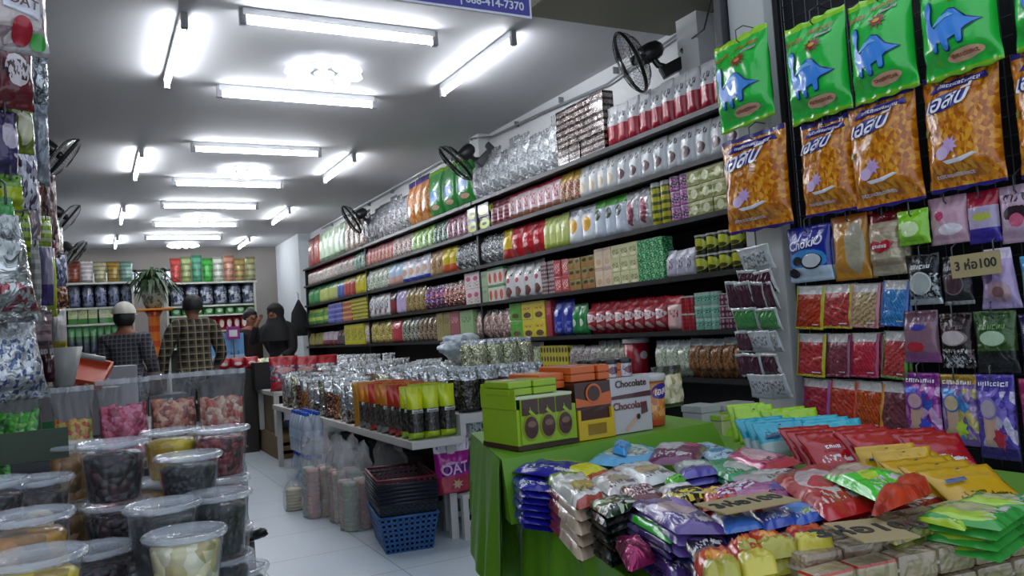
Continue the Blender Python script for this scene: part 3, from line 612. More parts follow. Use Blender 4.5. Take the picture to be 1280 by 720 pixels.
# ---- row F
def nutbag(key, a, b, c, top='#d9dcdc'): return pk(key, top, vor=(a, b, c), vr=(0, .82), vs=26, metal=.1, bump=.5)
R_('F', 584, 674, 7, 'foil', 46, nutbag('green_pea_bag', '#b4c494', '#7c9060', '#e0e4cc'), 'clear_snack_bag', 'clear bag of pale green peas on the lowest shelf', d=.1)
R_('F', 676, 710, 3, 'box', 34, pk('yellow_ring_f', '#c8bc2c', rows=3, cols=3, rowc='#3c3414'), 'snack_box', 'yellow box with dark rings on the lowest shelf', levels=1)
R_('F', 710, 744, 4, 'foil', 36, nutbag('mixed_f', '#8c7c84', '#c4b4b0', '#5c6c4c', '#b8b0b0'), 'clear_snack_bag', 'clear bag of mixed dark sweets on the lowest shelf')
R_('F', 744, 790, 5, 'foil', 44, nutbag('green_grey_f', '#94a088', '#c4c8b8', '#a8848c', '#b4b8b0'), 'clear_snack_bag', 'clear bag of greyish green snacks on the lowest shelf behind the red tub')
R_('F', 816, 858, 3, 'foil', 48, nutbag('white_seed_f', '#c4ccb4', '#94a080', '#e4e8dc', '#e8ecee'), 'clear_snack_bag', 'clear bag of white seeds on the lowest shelf')
R_('F', 858, 930, 5, 'foil', 52, nutbag('brown_nut_f', '#8c5830', '#5c3418', '#b88450', '#d8dcdc'), 'clear_snack_bag', 'clear bag of brown nuts on the lowest shelf by the pillar', d=.1)
# ================================================================ hanging rack at the near right
g = empty('gridwall_rack', (3.1, 1.7, 0)); tag(g, 'black wire grid rack on the right wall that carries hanging snack bags', 'rack')
w = MB()
for i in range(31): w.tube([(0, 1.12-.075*i, .45), (0, 1.12-.075*i, 3.3)], .003, 5)
for i in range(39): w.tube([(.004, 1.13, .45+.075*i), (.004, -1.15, .45+.075*i)], .003, 5)
m_wire = plain('rack_wire', '#55565a', .35, .6); w.build('wire_grid', m_wire, g, True)
for y in (1.14, .0, -1.15): MB().box((-.02, y-.015, 0), (.02, y+.015, 3.35), .003).build('upright', m_board, g)
for z in (.5, 3.3): MB().box((-.015, -1.15, z), (.015, 1.14, z+.03)).build('rail', m_board, g)
MB().box((.03, -1.16, .0), (.04, 1.13, 3.35)).build('back_panel', plain('rack_backing', '#1d1c20', .8), g)
def rack_xyz(x0, x1, yt, yb, X):
    ym = (yt+yb)/2; xm = (x0+x1)/2
    Y0 = RX(x0, ym, X).y; Y1 = RX(x1, ym, X).y; zt = RX(xm, yt, X).z; zb = RX(xm, yb, X).z
    return Y0-Y1, zt-zb, Vector((X, (Y0+Y1)/2, zb))
# --- green dinosaur bags
m_green = pk('dino_green_film', '#28cc46', head='#9fe026', hf=.94, foot='#7fc022', ff=.045, bump=.25, bs=4, rough=.22, coat=.8)
mp_ = {}
def ink(key, c, rough=.3): 
    if key not in mp_: mp_[key] = plain('ink_'+key, c, rough, coat=.4, var=.05)
    return mp_[key]
DINO = [(.06, .60), (.08, .66), (.14, .69), (.2, .67), (.22, .61), (.195, .55), (.185, .50), (.2, .45), (.25, .42), (.32, .46), (.40, .525), (.5, .555), (.6, .54), (.67, .49), (.74, .44), (.84, .41), (.95, .39), (.84, .375), (.74, .36), (.68, .34), (.68, .25), (.66, .235), (.61, .235), (.595, .25), (.58, .31), (.46, .29), (.455, .215), (.43, .2), (.39, .2), (.37, .215), (.355, .28), (.27, .29), (.265, .225), (.25, .21), (.21, .21), (.195, .225), (.185, .30), (.12, .37), (.10, .46), (.12, .54), (.075, .56)]
def grow(pts, k):
    n = len(pts); out = []
    for i in range(n):
        a, b, c = Vector(pts[i-1]), Vector(pts[i]), Vector(pts[(i+1) % n]); d1 = (b-a).normalized(); d2 = (c-b).normalized()
        nn = Vector((d1.y+d2.y, -d1.x-d2.x)); nn = nn.normalized() if nn.length > 1e-4 else Vector((d1.y, -d1.x)); out.append(tuple(b-nn*k))
    return out
def star(cx, cy, r1, r2, n, asp=1.): return [(cx+(r1 if i % 2 else r2)*math.cos(PI*i/n)*asp, cy+(r1 if i % 2 else r2)*math.sin(PI*i/n)) for i in range(2*n)]
def smear(b, mat, parent, name, u0, u1, v0, v1, n, seed, off=.003):
    """a line of chunky illegible letter shapes, as the photograph shows them"""
    off = off*1.5+.0035; rnd = random.Random(seed); V = []; F = []
    for i in range(n):
        a = u0+(u1-u0)*(i+.12)/n; c = u0+(u1-u0)*(i+.85)/n; t = (i+.5)/n
        lo = v0+rnd.uniform(0, .15)*(v1-v0); hi = v1-rnd.uniform(0, .25)*(v1-v0); m = (lo+hi)/2; th = (c-a)*.35
        strokes = [((a, lo), (a+th, lo), (a+th, hi), (a, hi))]
        k = rnd.randint(0, 3)
        if k in (0, 2): strokes.append(((a+th, hi-(hi-lo)*.28), (c, hi-(hi-lo)*.28), (c, hi), (a+th, hi)))
        if k in (1, 2): strokes.append(((a+th, lo), (c, lo), (c, lo+(hi-lo)*.28), (a+th, lo+(hi-lo)*.28)))
        if k in (0, 1, 3): strokes.append(((c-th, lo), (c, lo), (c, hi), (c-th, hi)))
        for s_ in strokes:
            q = len(V); V += [b.S(x, y, off) for x, y in s_]; F.append((q, q+1, q+2, q+3))
    return mk(name, V, F, mat, parent, [(0, 0)]*len(V), False)
def hook(r, w, h, mat=None):
    MB().tube([(0, -.004, h-.03), (0, -.02, h-.02), (0, -.02, h+.03), (0, .03, h+.06), (0, .12, h+.055)], .003, 6).build('hanging_hook', mat or m_wire, r, True)
DINO = [(.13+.82*x, y) for x, y in DINO]
def dino_bag(w, h, seed):
    r = empty('snack_bag'); b = Pouch(w, h, .14, seed, seal=.05, wr=.004, jag=.004, pinch=.06)
    b.obj('bag_film', m_green, r, 30, 34)
    b.poly('dinosaur_outline', ink('navy', '#17336e'), r, grow(DINO, .013), .003, .06)
    b.poly('dinosaur_print', ink('dino_blue', '#3d8fe8'), r, DINO, .005, .06)
    b.poly('dinosaur_highlight', ink('dino_pale', '#7dbcf4'), r, [(.3, .44), (.42, .51), (.54, .53), (.62, .49), (.5, .49), (.4, .46)], .0065, .06)
    b.poly('eye_print', ink('navy', '#17336e'), r, ell(.13, .62, .012, .012, 8), .0065, .05)
    b.poly('starburst_print', ink('burst_red', '#8e2a1c'), r, star(.62, .69, .085, .04, 10, 1.8), .003, .05)
    b.poly('starburst_center', ink('burst_gold', '#d89a2c'), r, ell(.62, .69, .05, .02, 12), .0045, .05)
    b.poly('oval_badge', ink('peach', '#e8b896'), r, ell(.62, .14, .24, .045, 20, .05), .003, .05)
    smear(b, ink('burst_red', '#8e2a1c'), r, 'badge_lettering', .45, .8, .125, .155, 12, seed, .005)
    smear(b, ink('title_red', '#c0401c'), r, 'title_lettering', .06, .36, .79, .85, 5, seed+1, .003)
    smear(b, ink('title_red', '#c0401c'), r, 'title_lettering', .42, .86, .83, .88, 7, seed+2, .003)
    b.poly('grey_panel', ink('pale_grey', '#9fb5a0'), r, [(.62, .76), (.86, .77), (.86, .81), (.62, .80)], .003, .05)
    hook(r, w, h); return r
m_cheese = pk('orange_puffs_film', '#c87e1c', vor=('#d8861a', '#b05f10', '#e8a02c', '#c87210'), vr=(0, 1), vs=24, bump=.6, bs=5, rough=.2, coat=.6, foot='#2b1d7c', ff=.03)
def puff_bag(w, h, seed):
    r = empty('snack_bag'); b = Pouch(w, h, .13, seed, seal=.045, wr=.004, jag=.004, pinch=.05)
    b.obj('bag_film', m_cheese, r, 30, 34)
    b.band('top_seal', ink('purple_seal', '#2f2a80'), r, .955, .999, 0.01, .99, .002)
    V = ink('violet', '#3a2c8e'); Wh = ink('white', '#eceaf2')
    b.poly('banner', V, r, [(.12, .84), (.9, .87), (.84, .93), (.2, .92)], .003, .05)
    smear(b, Wh, r, 'banner_lettering', .24, .8, .865, .9, 14, seed, .005)
    b.poly('brand_oval', V, r, ell(.4, .735, .31, .078, 26, .07), .003, .05)
    b.text('brand_lettering', Wh, r, 'เอสบี', .4, .733, w*.3, .006, .12, .25)
    b.poly('flower_print', ink('lilac', '#c9a6d8'), r, star(.45, .36, .085, .045, 9, 1.5), .003, .05)
    b.poly('garlic_print', ink('lilac_light', '#d8bce0'), r, ell(.34, .3, .09, .055, 16), .0045, .05)
    b.poly('white_swoosh', Wh, r, [(.35, .235), (.55, .24), (.75, .27), (.8, .255), (.6, .21), (.4, .205)], .005, .05)
    smear(b, Wh, r, 'flavour_lettering', .16, .68, .105, .135, 14, seed+3, .004)
    b.poly('green_mark', ink('leafy', '#6c8a2c'), r, star(.1, .5, .04, .022, 6, 1.4), .004, .05)
    hook(r, w, h); return r
lab = ['at the left end, in front of the pillar', 'second from the left', 'third from the left', 'largest, fourth from the left', 'cut off by the right edge']
DB = [(895, 967, 42, 158), (984, 1063, 20, 148), (1062, 1146, -12, 122), (1150, 1252, -48, 92), (1262, 1380, -90, 50)]
for i, (x0, x1, yt, yb) in enumerate(DB):
    w, h, p = rack_xyz(x0, x1, yt, yb, 2.9); o = dino_bag(w, h, i+1); o.location = p; o.rotation_euler = (random.uniform(-.03, .01), random.uniform(-.02, .02), FX+random.uniform(-.04, .04))
    tag(o, 'green snack bag with a blue long-necked dinosaur, '+lab[i], 'snack bag', 'green dinosaur snack bags on the rack')
OB = [(907, 987, 165, 288), (1003, 1069, 148, 268), (1066, 1152, 118, 258), (1156, 1254, 84, 236), (1268, 1380, 50, 215)]
for i, (x0, x1, yt, yb) in enumerate(OB):
    w, h, p = rack_xyz(x0, x1, yt, yb, 2.93); o = puff_bag(w, h, i+11); o.location = p; o.rotation_euler = (random.uniform(-.03, .01), random.uniform(-.02, .02), FX+random.uniform(-.04, .04))
    tag(o, 'orange corn puff bag with violet oval emblem, '+lab[i], 'snack bag', 'orange puff bags on the rack')
# --- small hanging packets below
def hang(x0, x1, yt, yb, mat, label, X=2.98, d=.05, seed=1, deco=None, name='hanging_packet', n_back=0, hf=True, grp_=None, tilt=.0, film='packet_film', **k):
    w, h, p = rack_xyz(x0, x1, yt, yb, X); r = empty(name); b = Pouch(w, h, d, seed, seal=.05, wr=.003, **k); b.obj(film, mat, r, 14, 18)
    if deco: deco(b, r, w, h)
    if hf: hook(r, w, h)
    r.location = p; r.rotation_euler = (-abs(tilt), 0, FX+random.uniform(-.05, .05)); tag(r, label, 'packet', grp_)
    for i in range(n_back):
        o = dup(r, (p.x+.028*(i+1), p.y-.006*(i+1), p.z)); o.rotation_euler = r.rotation_euler; tag(o, ORD[i+1]+' packet hidden behind the '+label, 'packet', grp_)
    return r
Wh = ink('white', '#eceaf2')
def choco(b, r, w, h):
    b.text('brand_lettering', Wh, r, 'ChokiO', .5, .68, w*.24, .004, .1, .15)
    b.poly('cookie_outline', ink('cookie', '#15161c'), r, ell(.62, .36, .24, .145), .002, .06)
    b.poly('cream_disc', ink('cream_disc', '#c4c8cc'), r, ell(.63, .37, .21, .125), .0035, .06)
    b.poly('cookie_print', ink('cookie', '#15161c'), r, ell(.3, .38, .12, .085), .0035, .06)
    b.poly('cookie_print', ink('cookie', '#15161c'), r, ell(.17, .17, .14, .09), .0035, .06)
hang(985, 1041, 282, 352, pk('choco_blue', '#1c2a9c', foot='#b8c8d8', ff=.26, blob='#3c8ccc', bc=(.5, .38), br=(.45, .2), bump=.3), 'blue biscuit packet with white ChokiO lettering and black cream biscuits', deco=choco, seed=3, n_back=1, grp_='blue biscuit packets')
hang(1041, 1088, 268, 350, pk('orange_card', '#c8861c', blob='#a8a088', bc=(.7, .5), br=(.25, .4), head='#b8641c', hf=.9), 'orange card packet with gold foil sweets next to the blue biscuit packet', seed=4, d=.06, n_back=1, grp_='orange card packets')
def redlab(b, r, w, h):
    b.poly('heart_label', ink('label_red', '#b01c2c'), r, [(.12, .5), (.3, .55), (.5, .52), (.7, .55), (.88, .5), (.75, .4), (.5, .34), (.25, .4)], .003, .06); smear(b, Wh, r, 'label_lettering', .28, .72, .42, .48, 6, 3, .005)
hang(1088, 1131, 264, 344, pk('cream_bundle', '#c8b89a', head='#7a141c', hf=.84, metal=.2, rows=4, rowc='#a8927a', bump=.7), 'clear packet of cream sweets with dark red header and red label', seed=5, d=.09, deco=redlab, n_back=1, grp_='cream sweet packets')
hang(1122, 1163, 262, 306, pk('green_round', '#8fd42c', blob='#d8ecb8', bc=(.5, .45), br=(.3, .22), rough=.2), 'bright green rounded packet on the rack', seed=6, d=.06, X=2.95)
hang(1162, 1211, 245, 305, pk('pink_pack', '#d8a8bc', blob='#c83c6c', bc=(.35, .6), br=(.12, .1), blob2='#e8dce4', bc2=(.6, .3), br2=(.3, .12), bump=.6), 'pink packet hanging under the third orange bag', seed=7)
hang(1209, 1251, 238, 304, pk('red_purple_pack', '#b8a8c8', head='#b01c3c', hf=.7, foot='#3c2c9c', ff=.28, blob='#b8bc4c', bc=(.55, .5), br=(.3, .08)), 'packet with red top and violet foot hanging under the largest orange bag', seed=8)
hang(1250, 1300, 230, 303, pk('pink_black_pack', '#c8a4bc', blob='#2c1c24', bc=(.5, .5), br=(.36, .14), blob2='#c85c7c', bc2=(.5, .38), br2=(.2, .12), marks='#1c1418', mr=(.7, .85)), 'pink and black packet at the right edge under the orange bags', seed=9)
# meat snack packets
def mpk(key, film, frame): return pk(key, film, head='#c9c4c0', hf=.8, rows=8, rowc=tuple_hex(film, .68), bump=.7, marks=None, skew=random.choice((.35, .6, 1.1, -.5)))
def tuple_hex(h, k): v = [int(h[i:i+2], 16) for i in (1, 3, 5)]; return '#%02x%02x%02x' % tuple(int(x*k) for x in v)
def framed(col):
    def f(b, r, w, h):
        m = ink('frame_'+col[1:], col)
        b.poly('left_border', m, r, [(.0, .02), (.07, .02), (.07, .98), (.0, .98)], .002, .08); b.poly('right_border', m, r, [(.93, .02), (1, .02), (1, .98), (.93, .98)], .002, .08)
        b.poly('lower_border', m, r, [(.0, .0), (1, .0), (1, .06), (0, .06)], .0025, .08)
        b.poly('white_caption', Wh, r, [(.62, .1), (.88, .1), (.88, .125), (.62, .125)], .003, .08)
    return f
def meat(x0, x1, yt, yb, film, frame, label, seed, nb=1):
    r = hang(x0+1.5, x1-2.5, yt, yb, mpk('strips_'+film[1:], film, frame), label, seed=seed, d=.022, deco=framed(frame), n_back=nb, hf=False, grp_=label[:50].rsplit(' ', 1)[0], name='dried_snack_packet', tilt=.12)
    r.rotation_euler.y = random.uniform(.02, .08); return r
ms = [('#c83c1c', '#b8b41c', 'with orange-red strips and olive frame'), ('#c03c3c', '#b8b41c', 'with red strips and olive frame'), ('#c8a878', '#c87c8c', 'with pale yellow slices and pink frame'), ('#3c8cd0', '#2c6cc0', 'in bright blue')]
for i, (x0, x1, yt, yb) in enumerate([(990, 1030, 357, 412), (1023, 1066, 355, 411), (1059, 1098, 354, 410), (1097, 1134, 350, 408)]):
    meat(x0, x1, yt, yb, ms[i][0], ms[i][1], 'small flat packet '+ms[i][2]+', upper packet row right of the pillar', 20+i)
ms = [('#c8383c', '#b8b41c', 'with red strips and olive frame'), ('#8c3c4c', '#8c3c5c', 'with dull maroon slices'), ('#cc2c44', '#a82c5c', 'with crimson slices and magenta frame'), ('#c44444', '#4c8c2c', 'with salmon red strips and green frame')]
for i, (x0, x1, yt, yb) in enumerate([(992, 1032, 417, 471), (1029, 1063, 417, 471), (1060, 1098, 416, 472), (1098, 1134, 414, 474)]):
    meat(x0, x1, yt, yb, ms[i][0], ms[i][1], 'small flat packet '+ms[i][2]+', middle packet row', 30+i)
ms = [('#b82c44', '#a05c9c', 'with crimson slices and mauve frame'), ('#c8402c', '#c0442c', 'with vermilion strips'), ('#c8501c', '#c8841c', 'with orange strips and orange frame'), ('#7c3c48', '#5c3440', 'with dark maroon slices')]
for i, (x0, x1, yt, yb) in enumerate([(999, 1038, 474, 524), (1032, 1071, 475, 530), (1062, 1104, 477, 536), (1096, 1138, 478, 542)]):
    meat(x0, x1, yt, yb, ms[i][0], ms[i][1], 'small flat packet '+ms[i][2]+', lower packet row', 40+i)
def disc(c, c2, cu=.5, cv=.42, ru=.3, rv=.2, wt='#d8d8dc'):
    def f(b, r, w, h):
        b.poly('picture_ring', ink('ring_'+c2[1:], c2), r, ell(cu, cv, ru*1.15, rv*1.13), .002, .06); b.poly('picture_disc', ink('disc_'+c[1:], c), r, ell(cu, cv, ru, rv), .0035, .06)
        smear(b, ink('cap_'+wt[1:], wt), r, 'title_lettering', .18, .82, .7, .8, 6, int(cu*100)+len(c), .003)
    return f
hang(1135, 1177, 317, 381, pk('black_silver_a', '#2c2e30', foot='#d8dce0', ff=.12, metal=.7, vor=('#1c1d1f', '#8c9094', '#c8ccd0'), vr=(.1, .6), bump=.8), 'black and silver packet with a pale grey disc, left of the price card', seed=12, deco=disc('#a8b0ac', '#d8dcdc'))
hang(1178, 1217, 319, 381, pk('black_brown_a', '#262428', metal=.3, foot='#a8a8ac', ff=.08, bump=.8), 'black packet with brown disc partly behind the price card', seed=13, deco=disc('#4c343c', '#8c7c84', wt='#a8a4a8'))
def heart(b, r, w, h):
    b.poly('round_print', ink('mauve_dark', '#6c4c7c'), r, ell(.3, .55, .2, .12), .003, .06); b.poly('sweet_picture', ink('dusty', '#b08c94'), r, ell(.62, .28, .3, .17), .003, .06); b.poly('sweet_center', ink('umber', '#7c5458'), r, ell(.62, .28, .16, .09), .0045, .06)
hang(1224, 1276, 310, 386, pk('lilac_pack', '#c0a4d4', head='#d8c8e0', hf=.82, bump=.5), 'lilac stand-up packet with rounded top right of the price card', seed=14, d=.07, deco=heart, taper=.35)
hang(1277, 1325, 318, 384, pk('mint_blue_pack', '#7cc89c', head='#4ca0d0', hf=.7), 'green and blue packet at the right edge beside the lilac packet', seed=15)
hang(1130, 1175, 388, 453, pk('taupe_pack', '#8c6474', head='#6c4858', hf=.78, foot='#8c4c84', ff=.2, blob='#b02c3c', bc=(.4, .3), br=(.26, .1), blob2='#3c3c9c', bc2=(.5, .68), br2=(.25, .06), bump=.3), 'mauve-brown packet with blue label and red berries', seed=16)
hang(1176, 1218, 391, 460, pk('brown_foil_pack', '#2c1c1c', metal=.4, vor=('#1c1416', '#6c5c5c', '#e0e0e4'), vr=(0, .35), bump=.9), 'dark brown foil packet with pale oval and bright glare', seed=17, deco=disc('#c8b8b8', '#8c7474', cv=.55, ru=.36, rv=.13, wt='#4c3434'))
hang(1220, 1273, 388, 466, pk('green_foil_pack', '#3c5c2c', metal=.3, foot='#1c1c1e', ff=.36, bump=.9), 'dark green foil packet with pale green oval', seed=18, deco=disc('#b4ccac', '#4c6c3c', cv=.56, ru=.3, rv=.12, wt='#5c8c3c'))
hang(1277, 1330, 392, 468, pk('navy_edge_pack', '#1c1c4c', blob='#8c8cd0', bc=(.5, .5), br=(.3, .2)), 'navy packet at the right edge beside the dark green foil packet', seed=19)
def fig(c1, c2, c3):
    def f(b, r, w, h):
        b.poly('wafer_picture', ink('wafer', '#c8a48c'), r, [(.25, .15), (.55, .15), (.6, .66), (.5, .72), (.34, .72), (.26, .66)], .002, .06)
        b.poly('round_outline', ink('fo_'+c1[1:], c1), r, ell(.42, .6, .24, .13), .003, .06); b.poly('round_picture', ink('fi_'+c2[1:], c2), r, ell(.42, .6, .2, .105), .0045, .06)
        b.poly('splash_picture', ink('fs_'+c3[1:], c3), r, star(.66, .25, .15, .09, 7, 1.2), .0045, .06)
        smear(b, Wh, r, 'title_lettering', .12, .9, .86, .92, 8, len(c1)+ord(c2[2]), .003)
    return f
hang(1131, 1178, 466, 552, pk('magenta_tall', '#8c2c8c', foot='#3c6cc0', ff=.2, metal=.2, bump=1., vor=('#8c2c8c', '#c06cb8', '#3c5cc0', '#d8a8d0'), vr=(.2, .8), vs=7), 'tall magenta packet, leftmost of the violet row', seed=50, deco=fig('#7c4ca8', '#c8a0a8', '#3c4cc0'))
hang(1177, 1224, 468, 556, pk('gold_violet_tall', '#7c5c9c', head='#a8842c', hf=.86, metal=.2, bump=1., vor=('#7c5c9c', '#b89cc0', '#4c8cc8', '#c8b86c'), vr=(.1, .8), vs=7), 'tall violet packet with gold top and lime picture', seed=51, deco=fig('#3c7cc0', '#c8b08c', '#b8d43c'))
hang(1222, 1272, 468, 574, pk('violet_tall', '#5440a8', foot='#2c1c6c', ff=.14, metal=.2, bump=1., vor=('#5440a8', '#5440a8', '#8c7cd0', '#c8c0d8'), vr=(.15, .8), vs=7), 'tall deep violet packet, the longest of its row', seed=52, deco=fig('#8c7cc8', '#b4a4b0', '#b02c3c'))
hang(1277, 1335, 474, 590, pk('red_blue_tall', '#a02c5c', foot='#8cb8e0', ff=.25, metal=.1, bump=.8), 'tall red and blue packet cut by the right edge', seed=53)
# cardboard price tag
def card(name, w, h, txt, size, mat='#b09c70', parent=None):
    r = empty(name); b = MB().box((-w/2, -.0015, 0), (w/2, .0015, h)).build('card_face', plain('cardboard_'+mat[1:], mat, .8, bump=.2), r)
    text3('handwriting', txt, size, ink('marker', '#2c2a28', .6), r, Matrix.Translation((0, -.0022, h/2)) @ Matrix.Rotation(PI/2, 4, 'X')); return r
w, h, p = rack_xyz(1189, 1252, 316, 345, 2.9); o = card('price_card', w, h, '3 ห่อ100', h*.55); o.location = p; o.rotation_euler = (0, -.03, FX); tag(o, 'cardboard price card reading 3 for 100 on the rack at the right', 'price card')
# sachet strips hung on the pillar
def sachet(w, h, film, rim, seed):
    r = empty('drink_sachet'); b = Pouch(w, h, .025, seed, seal=.08, wr=.003, jag=.002); b.obj('sachet_film', rim, r, 10, 12)
    if film: b.poly('printed_face', film, r, [(.09, .1), (.91, .1), (.91, .9), (.09, .9)], .003, .09)
    return r
s_rim = pk('sachet_white', '#d0d2d2', metal=.2, marks='#77797c', mr=(.2, .75), bump=.5); s_w = plain('sachet_maroon', '#4c1830', .3, coat=.5, var=.3); s_g = plain('sachet_green', '#4c9c50', .35, coat=.5, var=.5, bs=60)
tiers = [(306, 340, [(930, 970, 'w')], 'uppermost white'), (336, 369, [(928, 950, 'm'), (947, 976, 'm')], 'maroon, second tier'), (350, 388, [(912, 932, 'm'), (928, 946, 'm'), (944, 962, 'm'), (958, 980, 'm')], 'maroon, third tier'), (383, 414, [(922, 950, 'g'), (950, 981, 'g')], 'green, fourth tier'), (412, 440, [(925, 943, 'm'), (941, 968, 'w'), (966, 982, 'w')], 'white and maroon, fifth tier'), (440, 470, [(928, 940, 'm'), (934, 956, 'm'), (952, 984, 'm')], 'maroon, sixth tier'), (466, 498, [(941, 968, 'w'), (964, 993, 'w')], 'white, lowest tier')]
k = 0
for (yt, yb, ss, lb) in tiers:
    for i, (x0, x1, c) in enumerate(ss):
        X = 2.95-.006*(i % 2); w, h, p = rack_xyz(x0, x1, yt, yb, X); k += 1
        o = sachet(w, h, {'w': None, 'm': s_w, 'g': s_g}[c], s_rim, k); o.location = p; o.rotation_euler = (.3, random.uniform(-.1, .1), FX+(i-(len(ss)-1)/2)*-.25)
        tag(o, 'small sachet hanging on the pillar, '+lb+(', '+ORD[i]+' from the left' if len(ss) > 1 else ''), 'sachet', 'sachets hanging on the pillar')
o = MB().tube([(2.99, 3.0, 1.0), (2.985, 3.0, 1.95)], .004, 6).tube([(2.985, 3.0, 1.95), (3.03, 3.0, 1.97)], .004, 6).build('hanging_strip', m_wire, None, True); tag(o, 'thin strip down the pillar that holds the sachets', 'strip')
# dark roller-shutter guide post in front of the pillar and cable
o = MB().box((2.98, 3.11, 2.3), (3.03, 3.16, 3.5), .004).box((3.03, 3.12, 2.3), (3.06, 3.15, 3.5)).build('shutter_guide', plain('guide_steel', '#4a4b4d', .5, .5)); tag(o, 'dark steel shutter guide above the left dinosaur bag', 'shutter guide')
o = MB().tube([(3.5, 3.95, 2.98), (3.4, 3.7, 2.95), (3.2, 3.4, 3.0), (3.05, 3.2, 3.15)], .006, 6).build('cable', m_fan, None, True); tag(o, 'loose cable drooping from the beam to the shutter guide', 'cable')
# ---------------------------------------------------------------- blue sign
bl = RY(300, -16, 3.5); br_ = RY(665, 24, 3.5)
r = empty('hanging_sign', (.4, 3.5, 2.775)); W_ = br_.x-.4
tag(r, 'blue hanging sign with white border and telephone number 088-414-7370', 'sign')
MB().box((0, 0, 0), (W_, .012, .42)).build('sign_border', plain('sign_white', '#e8e6f2', .4), r)
MB().box((.012, -.003, .012), (W_-.012, 0, .41)).build('sign_panel', plain('sign_blue', '#2e2498', .35, coat=.3), r)
text3('telephone_lettering', '| 088-414-7370', .058, plain('sign_letter', '#e4e4ee', .4), r, Matrix.Translation((W_-.225, -.005, .052)) @ Matrix.Rotation(PI/2, 4, 'X'))
for x in (.2, W_-.2): MB().tube([(x, .006, .42), (x, .006, .6)], .004, 6).build('hanging_wire', m_wire, r)
# ================================================================ centre display: white two-tier platform
m_wood_w = plain('white_painted_wood', '#c9c6c0', .5, bump=.1, var=.15); m_dark = plain('void_shade_dark', '#1a1613', .8)
r = empty('display_platform', (1.57, 4.29, 0)); tag(r, 'white painted two-tier display platform in the middle of the shop', 'display platform')
MB().box((0, 0, .555), (.33, 3.9, .6), .004).build('lower_board', m_wood_w, r)
MB().box((.3, 0, .665), (1.2, 3.9, .72), .004).build('upper_board', m_wood_w, r)
MB().box((.3, 0, .6), (.335, .035, .67)).box((.3, .035, .6), (.32, 3.9, .67)).build('riser', m_wood_w, r)
for (x, y) in ((.25, .1), (.02, 3.8), (.62, .1), (1.15, 3.8), (1.15, .1)): MB().box((x, y, 0), (x+.045, y+.045, .66 if x > .1 else .556)).build('leg', m_wood_w, r)
for i in range(4):  # added dark boxes that fill the cavity so it reads as deep shade
    o = MB().box((-.28, -.2, 0), (.28, .2, .3), .004).box((-.29, -.21, .3), (.29, .21, .33), .004).build('shade_filler_box', m_dark, None, loc=(2.35, 4.8+.85*i, 0)); tag(o, 'dark box added to deepen the shade under the white platform, %s from the front' % ORD[i], 'box', 'boxes under the platform')
# shallow box: pack drawn face -Y placed in world
def stand(o, x, y, z, rz=0., label=None, cat='bag', grp_=None, rx=0.):
    o.location = (x, y, z); o.rotation_euler = (rx, 0, rz); tag(o, label, cat, grp_); return o
def deep(n): return ['front', 'second', 'third', 'fourth', 'fifth', 'sixth', 'seventh', 'eighth', 'ninth', 'tenth'][n]
# bags on the lower tier, three across, rows going back
def topbag(key, head, body, foot, seed, w=.1, h=.3):
    r = empty('snack_bag'); b = Pouch(w, h, .085, seed, flat_bottom=True, wr=.0012, seal=.06)
    b.obj('bag_body', pk(key, body, foot=foot, ff=.14, vor=(body, tuple_hex(body, .5), '#54504c'), vr=(.12, .6), vs=20, bump=.7, metal=.15), r, 8, 14)
    b.band('header', ink('hd_'+head[1:], head, .3), r, .58, 1., 0, 1, .002, 12, 6)
    b.poly('caption_panel', ink('caption', '#d8d8d0'), r, [(.15, .5), (.85, .5), (.85, .57), (.15, .57)], .004, .08)
    smear(b, ink('marker', '#2c2a28', .6), r, 'caption_lettering', .22, .78, .515, .555, 7, seed, .006); return r
LB = [topbag('lime_bag', '#c8d814', '#3c3834', '#b4d018', 1), topbag('lime_bag2', '#d4dc1c', '#34302c', '#a8c81c', 2), topbag('red_bag5', '#cc3420', '#6c6058', '#a82c20', 3), topbag('orange_bag5', '#d88020', '#6c645c', '#8c8c84', 4)]
first = [True]*4
for row in range(9):
    for c in range(3):
        k = 0 if row < 3 and c > 0 else (1 if row < 3 else (2 if (row+c) % 3 == 0 else 3))
        if row < 4 and row >= 2 and c == 0: k = 2
        o = LB[k] if first[k] else dup(LB[k]); first[k] = False
        stand(o, 1.625+.098*c+random.uniform(-.005, .005), 4.36+.115*row, .602, random.uniform(-.15, .15), '%s snack bag on the lower tier, %s row, %s' % (['lime-topped', 'yellow-lime-topped', 'red-topped', 'orange-topped'][k], deep(row), ['by the aisle', 'middle', 'by the riser'][c]), 'bag', 'snack bags on the lower tier')
m_gold = pk('gold_card_top', '#c88c1c', marks='#8c5a10', mr=(.2, .8))
# dark seed bags on the upper tier
def cbag(w, h, d, seed, cont, film, name='clear_bag', fill=.7):
    r = empty(name); b = Pouch(w, h, d, seed, flat_bottom=True, wr=.007, seal=.04, jag=.0015)
    b.obj('bag_film', pk('cb_'+film, '#ccd0d4', vor=cont, vr=(0, fill), vs=28, metal=.7, bump=1.6, rough=.12, bs=13), r, 9, 12)
    bb = b.band('bag_seal', ink('seal_film', '#dfe3e6', .15), r, .93, .999, .03, .97, .002, 10, 1); return r
seedb = cbag(.15, .26, .11, 5, ('#34302a', '#5c564c', '#24211c'), 'seeds', fill=.72)
beanb = cbag(.15, .28, .11, 6, ('#b8bc9c', '#8c9870', '#e0e0cc'), 'beans', fill=.86)
silvb = cbag(.16, .25, .12, 7, ('#6c5048', '#b0a49c', '#94847c'), 'brownmix', fill=.35)
whib = cbag(.15, .25, .11, 8, ('#b8b0a0', '#d8d4cc', '#8c7c5c'), 'palemix', fill=.5)
